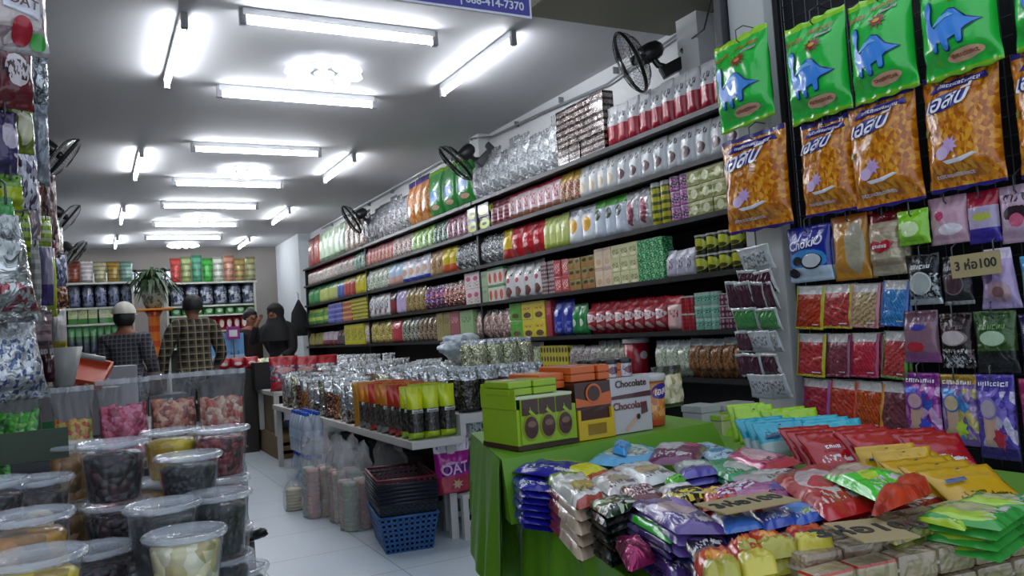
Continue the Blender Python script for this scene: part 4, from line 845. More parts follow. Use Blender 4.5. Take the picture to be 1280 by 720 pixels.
orab = cbag(.15, .26, .11, 9, ('#c87c3c', '#a8542c', '#d8a868'), 'orangemix', fill=.6); redb = cbag(.15, .26, .11, 10, ('#7c5448', '#a88474', '#5c3c34'), 'umbermix', fill=.75)
usd = {}
def use(b):
    if b.name in usd: return dup(b)
    usd[b.name] = 1; return b
# third raised level with bean bags
hx0, hx1 = RY(600, 480, 4.75).x, RY(700, 480, 4.75).x; hz = RY(650, 463, 4.75).z
o = MB().box((0, 0, hz-.045), (hx1-hx0, .55, hz), .003).box((0, 0, .722), (.03, .03, hz-.045)).box((hx1-hx0-.03, 0, .722), (hx1-hx0, .03, hz-.045)).box((0, .52, .722), (.03, .55, hz-.045)).box((hx1-hx0-.03, .52, .722), (hx1-hx0, .55, hz-.045)).build('raised_shelf', m_wood_w); stand(o, hx0, 4.8, 0, 0, 'small white raised shelf on the upper tier carrying bags of pale beans', 'shelf')
for i in range(4):
    for j in range(2):
        o = use(beanb); stand(o, hx0+.075+.118*i, 4.9+.16*j, hz+.002, random.uniform(-.2, .2), 'clear bag of pale green beans on the raised shelf, %s row, %s from left' % (deep(j), ORD[i]), 'bag', 'bean bags on the raised shelf'); o.scale = (.85, .9, .78)
# white price board beside the bean bags
p = RY(651, 478, 4.35); o = MB().box((-.16, -.004, 0), (.0, .004, .09)).box((.004, -.004, .004), (.16, .004, .1)).build('blank_board', plain('white_board', '#c9ccce', .4)); stand(o, hx0+.2, 4.77, hz-.1, .0, 'pair of blank white boards hung on the front of the raised shelf', 'board')
for row in range(7):
    for c in range(4):
        if 1.97+.15*c > hx0-.1 and 4.38+.15*row > 4.7: continue
        b = seedb if row < 2 else (silvb if row < 5 and c < 3 else (beanb if c > 1 else whib)); nm = {seedb: 'of dark seeds', beanb: 'of pale beans', silvb: 'of brown sweets', whib: 'of pale snacks'}[b]
        stand(use(b), 1.97+.15*c+random.uniform(-.01, .01), 4.38+.15*row, .722, random.uniform(-.2, .2), 'clear shiny bag %s on the upper tier, %s row, %s from the aisle' % (nm, deep(row), ORD[c]), 'bag', 'clear bags on the upper tier')
for row in range(8):
    for c in range(5):
        b = (silvb, whib, beanb, orab, redb)[(row*7+c*3) % 5]; nm = {orab: 'of orange snacks', redb: 'of umber sweets', beanb: 'of pale beans', silvb: 'of brown sweets', whib: 'of pale snacks'}[b]
        stand(use(b), 1.97+.17*c+random.uniform(-.01, .01), 5.6+.3*row, .722, random.uniform(-.6, .6), 'clear bag %s farther back on the upper tier, %s row, %s from the aisle' % (nm, deep(row), ORD[c]), 'bag', 'clear bags farther back on the upper tier')
for i in range(12):
    for j in range(2):
        b = (silvb, redb, whib, beanb, orab)[(i*2+j*3) % 5]; nm = {silvb: 'brown sweets', redb: 'umber sweets', whib: 'pale snacks', beanb: 'pale beans', orab: 'orange snacks'}[b]
        stand(use(b), 1.67+.15*j, 5.62+.2*i, .602, random.uniform(-.7, .7), 'tall clear bag of %s on the lower tier, %s row behind the snack bags, %s side' % (nm, (ORD+['ninth', 'tenth', 'eleventh', 'last'])[i], ['aisle', 'riser'][j]), 'bag', 'tall clear bags on the lower tier').scale = (random.uniform(.95, 1.2), random.uniform(1., 1.3), random.uniform(1., 1.25))
# yellow and gold cards sticking up between
b = Pouch(.3, .22, .05, 3, flat_bottom=True)
o = b.obj('gold_packet', m_gold, None); stand(o, 1.72, 5.42, .6, .1, 'gold-orange wide packet standing behind the lime-topped bags', 'packet'); o.scale.z = 1.35
# crumpled light blue-grey plastic bag thrown on top
def crumple(name, rad, mat, seed, parent=None, n=26, sz=(1, 1, .7), amp=.35, fr=4.):
    V = []; F = []; U = []
    for j in range(n+1):
        for i in range(n*2):
            th = PI*j/n; ph = PI*i/n; d = Vector((math.sin(th)*math.cos(ph), math.sin(th)*math.sin(ph), math.cos(th)))
            k = 1+amp*(noise.noise(d*fr*.5+Vector((seed, 0, 0)))+.8*abs(noise.noise(d*fr+Vector((0, seed, 0))))-.3*abs(noise.noise(d*fr*2.3)))
            V.append(Vector((d.x*sz[0], d.y*sz[1], d.z*sz[2]))*rad*k); U.append((i/n % 1, 1-j/n))
    for j in range(n):
        for i in range(n*2): a = j*2*n+i; b = j*2*n+(i+1) % (2*n); F.append((a, a+2*n, b+2*n, b))
    z = min(v.z for v in V); V = [v-Vector((0, 0, z)) for v in V]
    return mk(name, V, F, mat, parent, U)
o = crumple('crumpled_bag', .11, foil('bluegrey_film', '#c0ccd4', '#8c98a0', 7, .6, .3, .05), 5, None, sz=(1.7, 1.1, .75), amp=.42, fr=2.6); p = RY(575, 428, 5.5); stand(o, p.x, p.y, .985, .4, 'crumpled blue-grey plastic bag lying on top of the clear bags', 'plastic bag')
# green topped pack below the upper tier
b = Pouch(.2, .2, .1, 9, flat_bottom=True); r = empty('rice_pack'); b.obj('pack_body', pk('white_green_top', '#cfd4d2', marks='#4c5c54', mr=(.2, .5)), r, 12, 12); b.band('green_top', ink('bright_green', '#3ab43a'), r, .66, 1, 0, 1, .002, 12, 4)
p = RY(596, 548, 4.55); stand(r, p.x, 4.55, p.z, 0, 'white packet with bright green top on the shelf below the upper tier', 'packet')
o = MB().box((-.13, -.13, -.03), (.13, .13, 0)).box((-.12, -.12, -p.z), (-.1, -.1, -.03)).box((.1, -.12, -p.z), (.12, -.1, -.03)).box((-.12, .1, -p.z), (-.1, .12, -.03)).box((.1, .1, -p.z), (.12, .12, -.03)).build('side_table', m_wood_w); stand(o, p.x+.05, 4.62, p.z-.002, 0, 'small white side table under the green-topped packet', 'table')
# white low stool with the oat bag on it
r = empty('low_stool', (1.87, 4.32, 0)); tag(r, 'low white wooden stool under the front of the platform', 'stool')
for x in (0, .4):
    for y in (0, .28): MB().box((x, y, 0), (x+.035, y+.035, .23)).build('leg', m_wood_w, r)
MB().box((0, 0, .23), (.435, .315, .255), .003).build('seat', m_wood_w, r); MB().box((.03, .005, .07), (.4, .03, .1)).box((.03, .285, .07), (.4, .31, .1)).build('stretcher', m_wood_w, r)
w_ = RY(592, 560, 4.15).x-RY(543, 560, 4.15).x
r = empty('oat_bag'); b = Pouch(w_, .31, .11, 4, flat_bottom=True, wr=.006, seal=.1)
b.obj('bag_film', pk('oat_magenta', '#b41c94', foot='#a82c44', ff=.34, blob='#c8a4c8', bc=(.4, .5), br=(.3, .12), bump=.5), r, 20, 24)
b.band('white_top', ink('white', '#eceaf2'), r, .78, 1., 0, 1, .002, 16, 6)
b.poly('lettering_backing', ink('oat_dark', '#5c1c7c'), r, [(.12, .36), (.88, .42), (.88, .6), (.12, .54)], .004, .04)
b.text('brand_lettering', ink('oat_pink', '#e8b0d8'), r, 'OAT', .45, .48, .085, .008, .08); b.poly('oat_picture', ink('wafer', '#c8a48c'), r, star(.5, .2, .1, .05, 7, 1.8), .004, .05)
p = RY(566, 620, 4.2); stand(r, p.x+.1, 4.42, .257, .05, 'pink and magenta OAT bag with white top standing on the low stool', 'bag')
r2 = dup(r, (1.9, 8.62, .32), (0, 0, 0)); r2.scale = (1.2, 1, 1.25); tag(r2, 'red and white OAT bag standing in the far white table frame', 'bag')
for ch in list(r2.children):
    if ch.name.startswith('bag_film'): ch.data = ch.data.copy(); ch.data.materials.clear(); ch.data.materials.append(pk('oat_red', '#c8c8d4', head='#c4c8d0', hf=.8, blob='#b01c34', bc=(.5, .66), br=(.42, .12), foot='#2c3460', ff=.2))
    if ch.name.startswith('lettering_backing'): ch.data = ch.data.copy(); ch.data.materials.clear(); ch.data.materials.append(ink('oat_navy', '#3c4c8c'))
# ---------------------------------------------------------------- basket stack
def basket(mat, full=True):
    r = empty('shopping_basket'); H = .2; tw, tl, bw, bl = .165, .25, .13, .21
    def side(a0, a1, b0, b1, nu, nv, m):       # a: top edge ends, b: bottom edge ends; woven lattice wall
        a0, a1, b0, b1 = map(Vector, (a0, a1, b0, b1))
        P = lambda u, v: (b0.lerp(b1, u)).lerp(a0.lerp(a1, u), v)
        nr = (a1-a0).cross(b0-a0).normalized()*.002
        def bar(p, q, r_, s_):
            V = [P(*p)-nr, P(*q)-nr, P(*r_)-nr, P(*s_)-nr, P(*p)+nr, P(*q)+nr, P(*r_)+nr, P(*s_)+nr]
            m.add(V, [(0, 1, 2, 3), (7, 6, 5, 4), (0, 4, 5, 1), (1, 5, 6, 2), (2, 6, 7, 3), (3, 7, 4, 0)])
        for i in range(nu+1): u = i/nu; t = .22/nu; bar((max(0, u-t), 0), (min(1, u+t), 0), (min(1, u+t), 1), (max(0, u-t), 1))
        for j in range(nv+1): v = j/nv; t = .25/nv; bar((0, max(0, v-t)), (1, max(0, v-t)), (1, min(1, v+t)), (0, min(1, v+t)))
    m = MB(); T = [(-tw, -tl, H), (tw, -tl, H), (tw, tl, H), (-tw, tl, H)]; B = [(-bw, -bl, 0), (bw, -bl, 0), (bw, bl, 0), (-bw, bl, 0)]
    for i in range(4): side(T[i], T[(i+1) % 4], B[i], B[(i+1) % 4], 10 if i % 2 == 0 else 15, 7, m)
    m.box((-bw, -bl, 0), (bw, bl, .006)); m.build('basket_body', mat, r)
    q = MB()
    for i in range(4):
        a, b = Vector(T[i]), Vector(T[(i+1) % 4]); q.tube([a, b], .008, 8)
    q.build('rim', mat, r, True); return r
m_blue = plain('basket_blue', '#2c5c94', .4); m_navy = plain('basket_navy', '#181c2c', .45); m_mar = plain('basket_maroon', '#5c1420', .4)
bx, by, brz = 1.57, 4.53, math.radians(-10)
B0 = basket(m_blue); dz = 0
for i in range(1):
    o = B0 if i == 0 else dup(B0); stand(o, bx, by, .001+.014*i, brz, 'blue lattice shopping basket, %s' % ['bottom of the stack', 'second from the bottom', 'third from the bottom', 'fourth from the bottom'][i], 'basket', 'stacked shopping baskets')
B1 = basket(m_navy)
for i in range(6):
    o = B1 if i == 0 else dup(B1); stand(o, bx, by, .075+.021*(i), brz+.01*(i % 2), 'dark navy shopping basket nested in the stack, %s of the navy ones from below' % ORD[i], 'basket', 'stacked shopping baskets')
o = stand(basket(m_mar), bx, by, .205, brz, 'maroon shopping basket on top of the stack', 'basket', 'stacked shopping baskets')
# ---------------------------------------------------------------- clear sacks with paper cup columns
m_sack = clear('poly_sack', (.86, .84, .83, 1), .2, 1., 9.)
def cups(h, rad, col, name='cup_column'):
    m = MB(); n = int(h/.03)
    for i in range(n): m.lathe([(rad*.93, i*.03), (rad, i*.03+.006), (rad*.97, i*.03+.028)], 14, capb=(i == 0), capt=(i == n-1))
    return m, name, col
cc = [plain('cup_pink', '#c8a098', .6), plain('cup_beige', '#c8b8a0', .6), plain('cup_green', '#a8b09c', .6), plain('cup_rose', '#b88c84', .6)]
def sack(x, y, ncol, h, seed, label, ck):
    r = empty('plastic_sack', (x, y, 0)); tag(r, label, 'plastic bag', 'clear sacks of cups beside the platform')
    for i in range(ncol):
        m, nm, c = cups(h*.62, .045, None); m.build(nm, cc[(ck+i) % 4], r, True, loc=(((i % 2)-.5)*.1 if ncol > 1 else 0, (i//2)*.1-.05, .004))
    V = []; F = []; U = []; n = 30; L = 22
    for j in range(L+1):
        v = j/L
        for i in range(n):
            a = 2*PI*i/n; rr = (.115 if ncol > 1 else .06)*(1-.25*sm((v-.72)/.28)) + .012*noise.noise((math.cos(a)*2+seed, math.sin(a)*2, v*6))*(1+2.5*v)
            if v > .93: rr *= .75+.2*math.sin(a*5+seed)
            V.append((rr*math.cos(a)*(.95), rr*math.sin(a)*1.05, .002+h*v+(.03*math.sin(3*a+seed) if v > .9 else 0))); U.append((i/n, v))
    for j in range(L):
        for i in range(n): a = j*n+i; b = j*n+(i+1) % n; F.append((a, b, b+n, a+n))
    F.append(tuple(range(n))[::-1]); mk('bag_film', V, F, m_sack, r, U)
sack(1.36, 5.62, 4, .56, 1, 'tall clear plastic sack of stacked pinkish cups, nearest the water bottles', 0)
sack(1.47, 5.35, 4, .54, 2, 'tall clear plastic sack of stacked cups, second from the basket stack', 1)
sack(1.46, 5.08, 4, .52, 3, 'tall clear plastic sack of stacked cups right beside the basket stack', 2)
sack(1.72, 5.15, 4, .5, 4, 'clear plastic sack half hidden under the platform behind the baskets', 3)
r = empty('small_plastic_bag', (1.26, 5.95, 0)); tag(r, 'small knotted clear bag of cream rings on the floor by the aisle', 'plastic bag')
m = MB(); [m.lathe([(.05, i*.022), (.058, i*.022+.005), (.058, i*.022+.016), (.05, i*.022+.021)], 18) for i in range(7)]; m.build('contents', plain('cream_roll', '#c8bc98', .6), r, True)
MB().lathe([(.068, .0), (.078, .04), (.076, .13), (.05, .19), (.014, .22), (.02, .235), (.05, .28), (.062, .29)], 22, capt=False).build('bag_film', m_sack, r, True)
# blue-capped water bottles
def bottle():
    r = empty('water_bottle'); MB().lathe([(.036, 0), (.04, .008), (.04, .06), (.037, .07), (.04, .08), (.04, .2), (.036, .24), (.018, .29), (.015, .3)], 18).build('bottle_body', clear('bottle_plastic', (.62, .7, .8, 1), .45, .2), r, True)
    MB().lathe([(.042, .11), (.0425, .112), (.0425, .18), (.042, .182)], 18, capb=False, capt=False).build('bottle_label', plain('bottle_label', '#a4b4c8', .4), r, True)
    MB().lathe([(.017, .298), (.018, .3), (.018, .325), (.016, .328)], 16).build('bottle_cap', plain('cap_blue', '#2450b8', .35), r, True); return r
w0 = bottle(); k = 0
for lv in range(2):
    for i in range(6):
        for j in range(2):
            o = w0 if k == 0 else dup(w0); k += 1
            stand(o, 1.45+.084*j, 6.25+.09*i, .003+.33*lv if lv == 0 else .335, 0, 'clear water bottle with blue cap, %s layer, %s column, %s from the sacks' % (['lower', 'upper'][lv], ['aisle', 'inner'][j], ORD[i]), 'bottle', 'blue-capped water bottles')
            o.scale.z = .98
# ---------------------------------------------------------------- far table on crates
r = empty('white_table', (1.66, 8.55, 0)); tag(r, 'white-framed table of candy farther along the aisle', 'table')
MB().box((0, 0, .655), (1.4, 2.3, .7), .004).build('tabletop', m_wood_w, r)
for (x, y) in ((0, 0), (0, .85), (0, 2.25), (1.35, 0), (1.35, 2.25)): MB().box((x, y, .0 if x else .245), (x+.05, y+.05, .655)).build('leg', m_wood_w, r)
m_crate = plain('crate_wood', '#8c7350', .75, bump=.3, var=.35, bs=8)
r = empty('wooden_crate', (1.68, 8.57, 0)); tag(r, 'worn wooden slatted crate under the far white table', 'crate')
for z in (.0, .085, .17):
    MB().box((0, 0, z), (.4, .014, z+.05), .002).build('front_slat', m_crate, r); 
for x in (0, .37): MB().box((x, .014, 0), (x+.03, .05, .22)).build('corner_post', m_crate, r)
MB().box((0, .05, 0), (.012, 2.1, .22)).build('side_board', m_crate, r); MB().box((0.012, .05, 0), (.4, 2.1, .012)).build('crate_bottom', m_crate, r); MB().box((.388, .05, 0), (.4, 2.1, .22)).build('side_board', m_crate, r); MB().box((.0, 0.0, .221), (.4, 2.1, .24)).build('crate_lid', m_crate, r)
o = MB().box((0, 0, 0), (.012, 1.9, .41), .002).build('plywood_sheet', plain('plywood', '#8a7a5c', .75, bump=.2, var=.4, bs=5), None); stand(o, 1.72, 8.75, .242, 0, 'brownish plywood sheet standing along the side of the far table', 'plywood')
# red bags on its front edge
m_rb = pk('red_candy_bag', '#b01c2c', vor=('#4c3c5c', '#b8a8b0', '#a82c40', '#5c7c8c'), vr=(.26, .74), vs=14, blob='#d8a8a8', bc=(.5, .6), br=(.3, .08), bump=.7)
RBm = Pouch(.3, .36, .1, 5, flat_bottom=True, wr=.007).obj('red_candy_bag', m_rb, None, 12, 14)
for i, (px, Y, s) in enumerate([(355, 8.66, 1.), (382, 8.7, .95), (407, 8.72, .95), (375, 9.0, .9), (398, 9.05, .9)]):
    o = RBm if i == 0 else dup(RBm); stand(o, RY(px, 470, Y).x, Y, .7, random.uniform(-.2, .2), 'red bag of mixed sweets standing on the far table, %s' % ['leftmost, beside the dark tub', 'second from left', 'third from left', 'in the back row left', 'in the back row right'][i], 'bag', 'red bags on the far table'); o.scale = (s,)*3
r = empty('black_tub', (1.78, 9.55, .7)); tag(r, 'black square tub of wrapped sweets on the far table', 'tub')
MB().box((-.16, -.3, 0), (.2, .5, .012)).box((-.18, -.32, 0), (-.165, .52, .3)).box((.205, -.32, 0), (.22, .52, .3)).box((-.165, -.32, 0), (.205, -.305, .3)).box((-.165, .5, 0), (.205, .52, .3)).build('tub_body', plain('tub_black', '#141416', .5), r)
m_candy = lumps('mixed_candy', ('#c84c3c', '#d8b84c', '#d8d4cc', '#4c8c5c'), 22)
def heap(name, rx, ry, h, mat, parent, seed=0, n=30, z0=0., fr=18., bump=.03):
    V = []; F = []; U = []
    for j in range(n+1):
        for i in range(n+1):
            x, y = 2*i/n-1, 2*j/n-1; q = max(abs(x), abs(y))**2.5; z = h*(1-q)+bump*(noise.noise((x*fr*rx*1.4+seed, y*fr*ry*1.4, seed)))*(1 if q < .95 else 0)
            V.append((x*rx, y*ry, z0+max(z, 0))); U.append((i/n, j/n))
    for j in range(n):
        for i in range(n): a = j*(n+1)+i; F.append((a, a+1, a+n+2, a+n+1))
    b = len(V); V += [(-rx, -ry, z0-.05), (rx, -ry, z0-.05), (rx, ry, z0-.05), (-rx, ry, z0-.05)]; c0, c1, c2, c3 = 0, n, (n+1)**2-1, n*(n+1)
    F += [(b, b+3, b+2, b+1)]; U += [(0, 0)]*4; return mk(name, V, F, mat, parent, U)
c = heap('contents', .18, .4, .09, m_candy, r, 3, z0=.24); c.location = (.02, .1, 0); c['kind'] = 'stuff'
# clear bags of candy behind
cand = [cbag(.17, .3, .13, 31, ('#c86c50', '#d8c0a0', '#b83c3c'), 'candy_a', fill=.7), cbag(.17, .3, .13, 32, ('#d89c84', '#c8a848', '#e0d0c8'), 'candy_b', fill=.72), cbag(.17, .3, .13, 33, ('#a8a080', '#c8bc98', '#8c6c4c'), 'candy_c', fill=.7)]
for row in range(5):
    for c in range(6):
        stand(use(cand[(row*2+c) % 3]), 2.1+.185*c-.04*row+(0 if row else .1), 9.15+.3*row, .7, random.uniform(-.25, .25), 'clear bag of colourful sweets with shiny top on far table, %s row, %s from the aisle' % (deep(row), ORD[c]), 'bag', 'clear candy bags on the far table')
# ================================================================ green-clothed table at the front right
m_cloth = plain('green_satin', '#5c8c1c', .4, var=.1, bs=6)
LE = [(1.10, 2.42), (1.02, 2.15), (.93, 1.76), (.87, 1.45), (.81, 1.15), (.75, .82), (.7, .55)]      # left edge of the table
r = empty('draped_table', (1.7, 1.5, 0)); tag(r, 'large table draped in shiny green satin cloth, piled with sweets', 'table')
def rel(v): return (v[0]-1.7, v[1]-1.5, v[2])
ZT = .755
top = [(x, y, ZT) for x, y in LE]+[(2.05, .55, ZT), (2.05, 2.42, ZT)]
bot = [(x, y, ZT-.02) for x, y, z in top]; n = len(top)
mk('table_top', [rel(v) for v in top+bot], [tuple(range(n))[::1], tuple(range(n, 2*n))[::-1]]+[(i, i+n, (i+1) % n+n, (i+1) % n) for i in range(n)], m_cloth, r, [(0, 0)]*2*n, False)
def skirt(name, path, z0, z1s, mat, parent, amp=.03, fr=16., seed=0, thick=.003, flare=.05):
    """hanging cloth along a path, with folds that deepen towards the hem"""
    P = [Vector((x, y, 0)) for x, y in path]; L = [0]
    for a, b in zip(P, P[1:]): L.append(L[-1]+(b-a).length)
    N = int(L[-1]/.012)+2; M_ = 18; V = []; F = []; U = []
    for side in (0, 1):
        for i in range(N+1):
            s = L[-1]*i/N; k = max(j for j in range(len(L)) if L[j] <= s+1e-9); k = min(k, len(P)-2); t = (s-L[k])/(L[k+1]-L[k]); p = P[k].lerp(P[k+1], t)
            d = (P[k+1]-P[k]).normalized(); nr = Vector((d.y, -d.x, 0)); 
            if side: p = p-nr*thick
            ze = z1s[0]+(z1s[1]-z1s[0])*s/L[-1]+.02*math.sin(s*9+seed)
            for j in range(M_+1):
                v = j/M_; f = amp*v**.7*(math.sin(s*fr*2+seed+1.5*math.sin(s*5+seed))+.4*math.sin(s*fr*4.3+v*2+seed))+flare*v**.6
                q = p+nr*(f+.004); V.append(Vector((q.x-1.7, q.y-1.5, z0+(ze-z0)*v))); U.append((s, v))
    S1 = (N+1)*(M_+1)
    for side in (0, 1):
        for i in range(N):
            for j in range(M_):
                a = side*S1+i*(M_+1)+j; q = (a, a+1, a+M_+2, a+M_+1); F.append(q if side == 0 else q[::-1])
    return mk(name, V, F, mat, parent, U)
path = LE[::-1]
skirt('cloth_skirt', [(x, y) for x, y in reversed(path)], ZT, (.6, .08), m_cloth, r, .028, 15., 1., flare=-.07 if 0 else .0)
# riser with cloth
RZt = .895; rl = [(.855, 1.73), (.90, 2.3)]; 
RP = [(.84, 1.70), (1.56, 1.79), (1.62, 2.22), (1.0, 2.22)]
V = [rel((x, y, RZt)) for x, y in RP]+[rel((x-(.01 if i in (0, 3) else -.04), y-(.05 if i < 2 else 0), ZT+.001)) for i, (x, y) in enumerate(RP)]
mk('cloth_riser', V, [(0, 1, 2, 3), (0, 4, 5, 1), (1, 5, 6, 2), (2, 6, 7, 3), (3, 7, 4, 0), (7, 6, 5, 4)], m_cloth, r, [(0, 0)]*8, False)
skirt('cloth_flap', [(1.02, 2.24), (.96, 2.06), (.89, 1.86), (.84, 1.70)], RZt, (.64, .5), m_cloth, r, .014, 14., 2.2, flare=.03)
for (x, y) in ((1.12, 2.35), (1.1, 2.05), (1.9, 2.35), (1.0, 1.0), (1.9, .7)): MB().box((x-1.7, y-1.5, 0), (x-1.6, y-1.46, ZT-.02)).build('leg', plain('white_panel', '#c4c8ca', .35), r)
# ---------------------------------------------------------------- boxes on the riser
def wx(px, Y, Z=.9, py=545): return RY(px, py, Y).x
def bbox(name, w, d, h, mat): return MB().box((-w/2, 0, 0), (w/2, d, h), .002).build(name, mat)
Yr = 1.79
def flatpoly(name, mat, parent, pts, y=-.0015): return mk(name, [(x, y, z) for x, z in pts], [tuple(range(len(pts)))], mat, parent, [(0, 0)]*len(pts), False)
m_lime = plain('lime_card', '#8cae14', .4, coat=.3); m_brown = plain('choc_card', '#3c1c10', .4, coat=.3); m_or = plain('orange_card_box', '#c85c1c', .4, coat=.3); m_yel = plain('yellow_card', '#cca81c', .4, coat=.3)
x0, x1 = wx(641, Yr), wx(719, Yr); w = x1-x0
r = empty('display_carton', ((x0+x1)/2, Yr-.02, RZt+.002), .08); tag(r, 'open lime green display carton with three chocolate ovals on its front packs', 'carton')
MB().box((-w/2, 0, 0), (w/2, .17, .1), .002).build('carton_body', m_lime, r)
MB().box((-w/2-.001, -.001, 0), (w/2+.001, .171, .012)).build('carton_base', m_brown, r)
for i in range(3):
    cx = -w/2+w*(i+.68)/3.5
    MB().box((cx-.026, -.006, .014), (cx+.026, -.001, .125), .001).build('inner_pack', m_lime, r)
    flatpoly('pack_panel', m_brown, r, [(cx-.024, .085), (cx+.024, .085), (cx+.024, .124), (cx-.024, .124)], -.008)
    flatpoly('swirl_print', m_lime, r, [(cx-.018+.03*math.sin(t*.5)+.012*math.cos(t*1.3), .094+.012*math.sin(t)) for t in [q*.6 for q in range(10)]], -.0095)
    flatpoly('oval_ring', ink('olive_gold', '#8c8c1c'), r, ell(cx, .055, .024, .032), -.0085); flatpoly('oval_print', m_brown, r, ell(cx, .055, .02, .027), -.0105)
    flatpoly('oval_highlight', ink('choc_light', '#6c4c34'), r, ell(cx, .063, .013, .008), -.0125)
MB().box((-w/2-.0, .0, .125), (w/2-.01, .16, .131)).build('carton_flap', plain('carton_inner', '#c8ccb4', .5), r); MB().box((-w/2-.002, .0, .1), (-w/2, .17, .15)).box((-w/2, .166, .1), (w/2, .17, .16)).build('carton_wall', m_lime, r)
def lidbox(w_, d_, h_, m1, top): 
    r = empty('flat_carton'); MB().box((-w_/2, 0, 0), (w_/2, d_, h_), .003).build('carton_body', m1, r); MB().box((-w_/2+.006, .006, h_), (w_/2-.006, d_-.006, h_+.001)).build('top_print', top, r); return r
tp = pk('top_print_lime', '#8c7c3c', blob='#c8c83c', bc=(.5, .5), br=(.3, .3), marks='#3c2c14'); tpo = pk('top_print_orange', '#c87c4c', blob='#e0b89c', bc=(.5, .5), br=(.3, .3), marks='#8c3c1c')
l0 = lidbox(.07, .12, .017, m_lime, tp); k = 0
for lv in range(2):
    for i in range(2):
        o = l0 if k == 0 else dup(l0); k += 1; stand(o, x0+.03+.072*i, Yr+.0, RZt+.135+.0185*lv, .08, 'lime flat carton lying on the display carton, %s, %s' % (['left', 'right'][i], ['lower', 'upper'][lv]), 'carton', 'lime flat cartons')
l1 = lidbox(.08, .15, .019, m_or, tpo); k = 0
xo0, xo1 = wx(722, Yr), wx(769, Yr); wo = xo1-xo0
for lv in range(2):
    for i in range(3):
        o = l1 if k == 0 else dup(l1); k += 1; stand(o, x1-.035+.085*i, Yr+.02+.02*(i == 0), RZt+.137+(.002 if i == 0 else .015)+.0205*lv, .08, 'orange flat carton, %s, %s layer on the chocolate packs' % (['left', 'middle', 'right'][i], ['lower', 'upper'][lv]), 'carton', 'orange flat cartons')
r = empty('display_carton', ((xo0+xo1)/2, Yr, RZt+.002), .08); tag(r, 'brown and orange display carton with yellow tray front, beside the lime carton', 'carton')
MB().box((-wo/2, .004, 0), (wo/2, .2, .148), .002).build('carton_body', m_brown, r)
MB().box((-wo/2-.001, -.006, 0), (wo/2+.001, .003, .05), .001).box((-wo/2-.001, -.006, .05), (-wo/2+.008, .003, .078)).box((wo/2-.008, -.006, .05), (wo/2+.001, .003, .078)).build('tray_front', m_yel, r)
flatpoly('orange_print', m_or, r, [(-wo/2, .085), (wo/2, .085), (wo/2, .12), (.01, .112), (-.012, .098), (-wo/2, .11)], .002)
flatpoly('oval_ring', m_or, r, ell(0, .118, .026, .026), .0005); flatpoly('oval_print', m_brown, r, ell(0, .118, .02, .02), -.001)
flatpoly('tray_print', ink('ochre', '#8c6c14'), r, [(-.03, .012), (.03, .012), (.03, .04), (-.03, .04)], -.0075)
xc0, xc1 = wx(769, Yr), wx(822, Yr); wc = xc1-xc0
r = empty('chocolate_box', ((xc0+xc1)/2, Yr+.012, RZt+.002), .08); tag(r, 'white box reading Chocolate twice with a wafer roll picture', 'box')
MB().box((-wc/2, 0, 0), (wc/2, .16, .15), .002).build('box_body', plain('white_box', '#b9b4b4', .4, coat=.2), r)
Mx = lambda x, z, s=1: Matrix.Translation((x, -.002, z)) @ Matrix.Rotation(PI/2, 4, 'X')
text3('brand_lettering', 'Chocolate', .026, m_brown, r, Mx(0.0, .132), .0003); text3('brand_lettering', 'Chocolate', .028, ink('choc_red', '#6c1c24'), r, Mx(-.008, .073), .0003)
flatpoly('dark_band', ink('band_dark', '#4c1c24'), r, [(-wc/2, .093), (wc/2, .093), (wc/2, .108), (-wc/2, .102)])
flatpoly('wafer_picture', ink('wafer', '#c8a48c'), r, [(-.03, .012), (-.024, .004), (.02, .036), (.014, .046)]); flatpoly('wafer_end', m_brown, r, ell(.019, .041, .007, .008, 12), -.003)
flatpoly('cup_picture', ink('cup_dark', '#5c3c34'), r, [(.03, .045), (.055, .05), (.052, .08), (.033, .078)])
xt0, xt1 = wx(820, Yr), wx(857, Yr); rt = (xt1-xt0)/2
r = empty('snack_tub', ((xt0+xt1)/2+.004, Yr+.1, RZt+.002), .6); tag(r, 'orange round snack tub with white lid at the right end of the riser', 'tub')
MB().lathe([(rt*.88, 0), (rt*.9, .003), (rt*1.03, .13)], 30, capb=True).build('tub_body', pk('tub_orange', '#b86a24', vor=('#c87c30', '#a85c20', '#d8984c'), vr=(.2, .6), vs=12, foot='#b83c24', ff=.14, bump=.15), r, True)
MB().lathe([(rt*1.07, .126), (rt*1.1, .13), (rt*1.1, .141), (rt*1.04, .145)], 30).build('lid', plain('tub_lid', '#b8b4b0', .3), r, True)
# violet emblem wrapped on the tub
V = []; F = []; q = ell(0, .098, .034, .022, 20, .1)
for (x, z) in q: a = -PI/2+x/rt-.35; R1 = rt*(.9+.13*z/.13)+.0012; V.append((R1*math.cos(a), R1*math.sin(a), z))
a = -PI/2-.35; V.append(((rt*1.0+.0015)*math.cos(a), (rt*1.0+.0015)*math.sin(a), .098)); F = [(i, (i+1) % 20, 20) for i in range(20)]
mk('brand_oval', ink('violet', '#3a2c8e'), None) if 0 else mk('brand_oval', V, F, ink('violet', '#3a2c8e'), r, [(0, 0)]*21)
me = textmesh('เอสบี', .026, .2)
for v in me.vertices: a = -PI/2+v.co.x/rt-.35; z = .097+v.co.y+.1*v.co.x; R1 = rt*(.9+.13*z/.13)+.003; v.co = (R1*math.cos(a), R1*math.sin(a), z)
me.materials.append(Wh); o = bpy.data.objects.new('brand_lettering', me); C.objects.link(o); o.parent = r
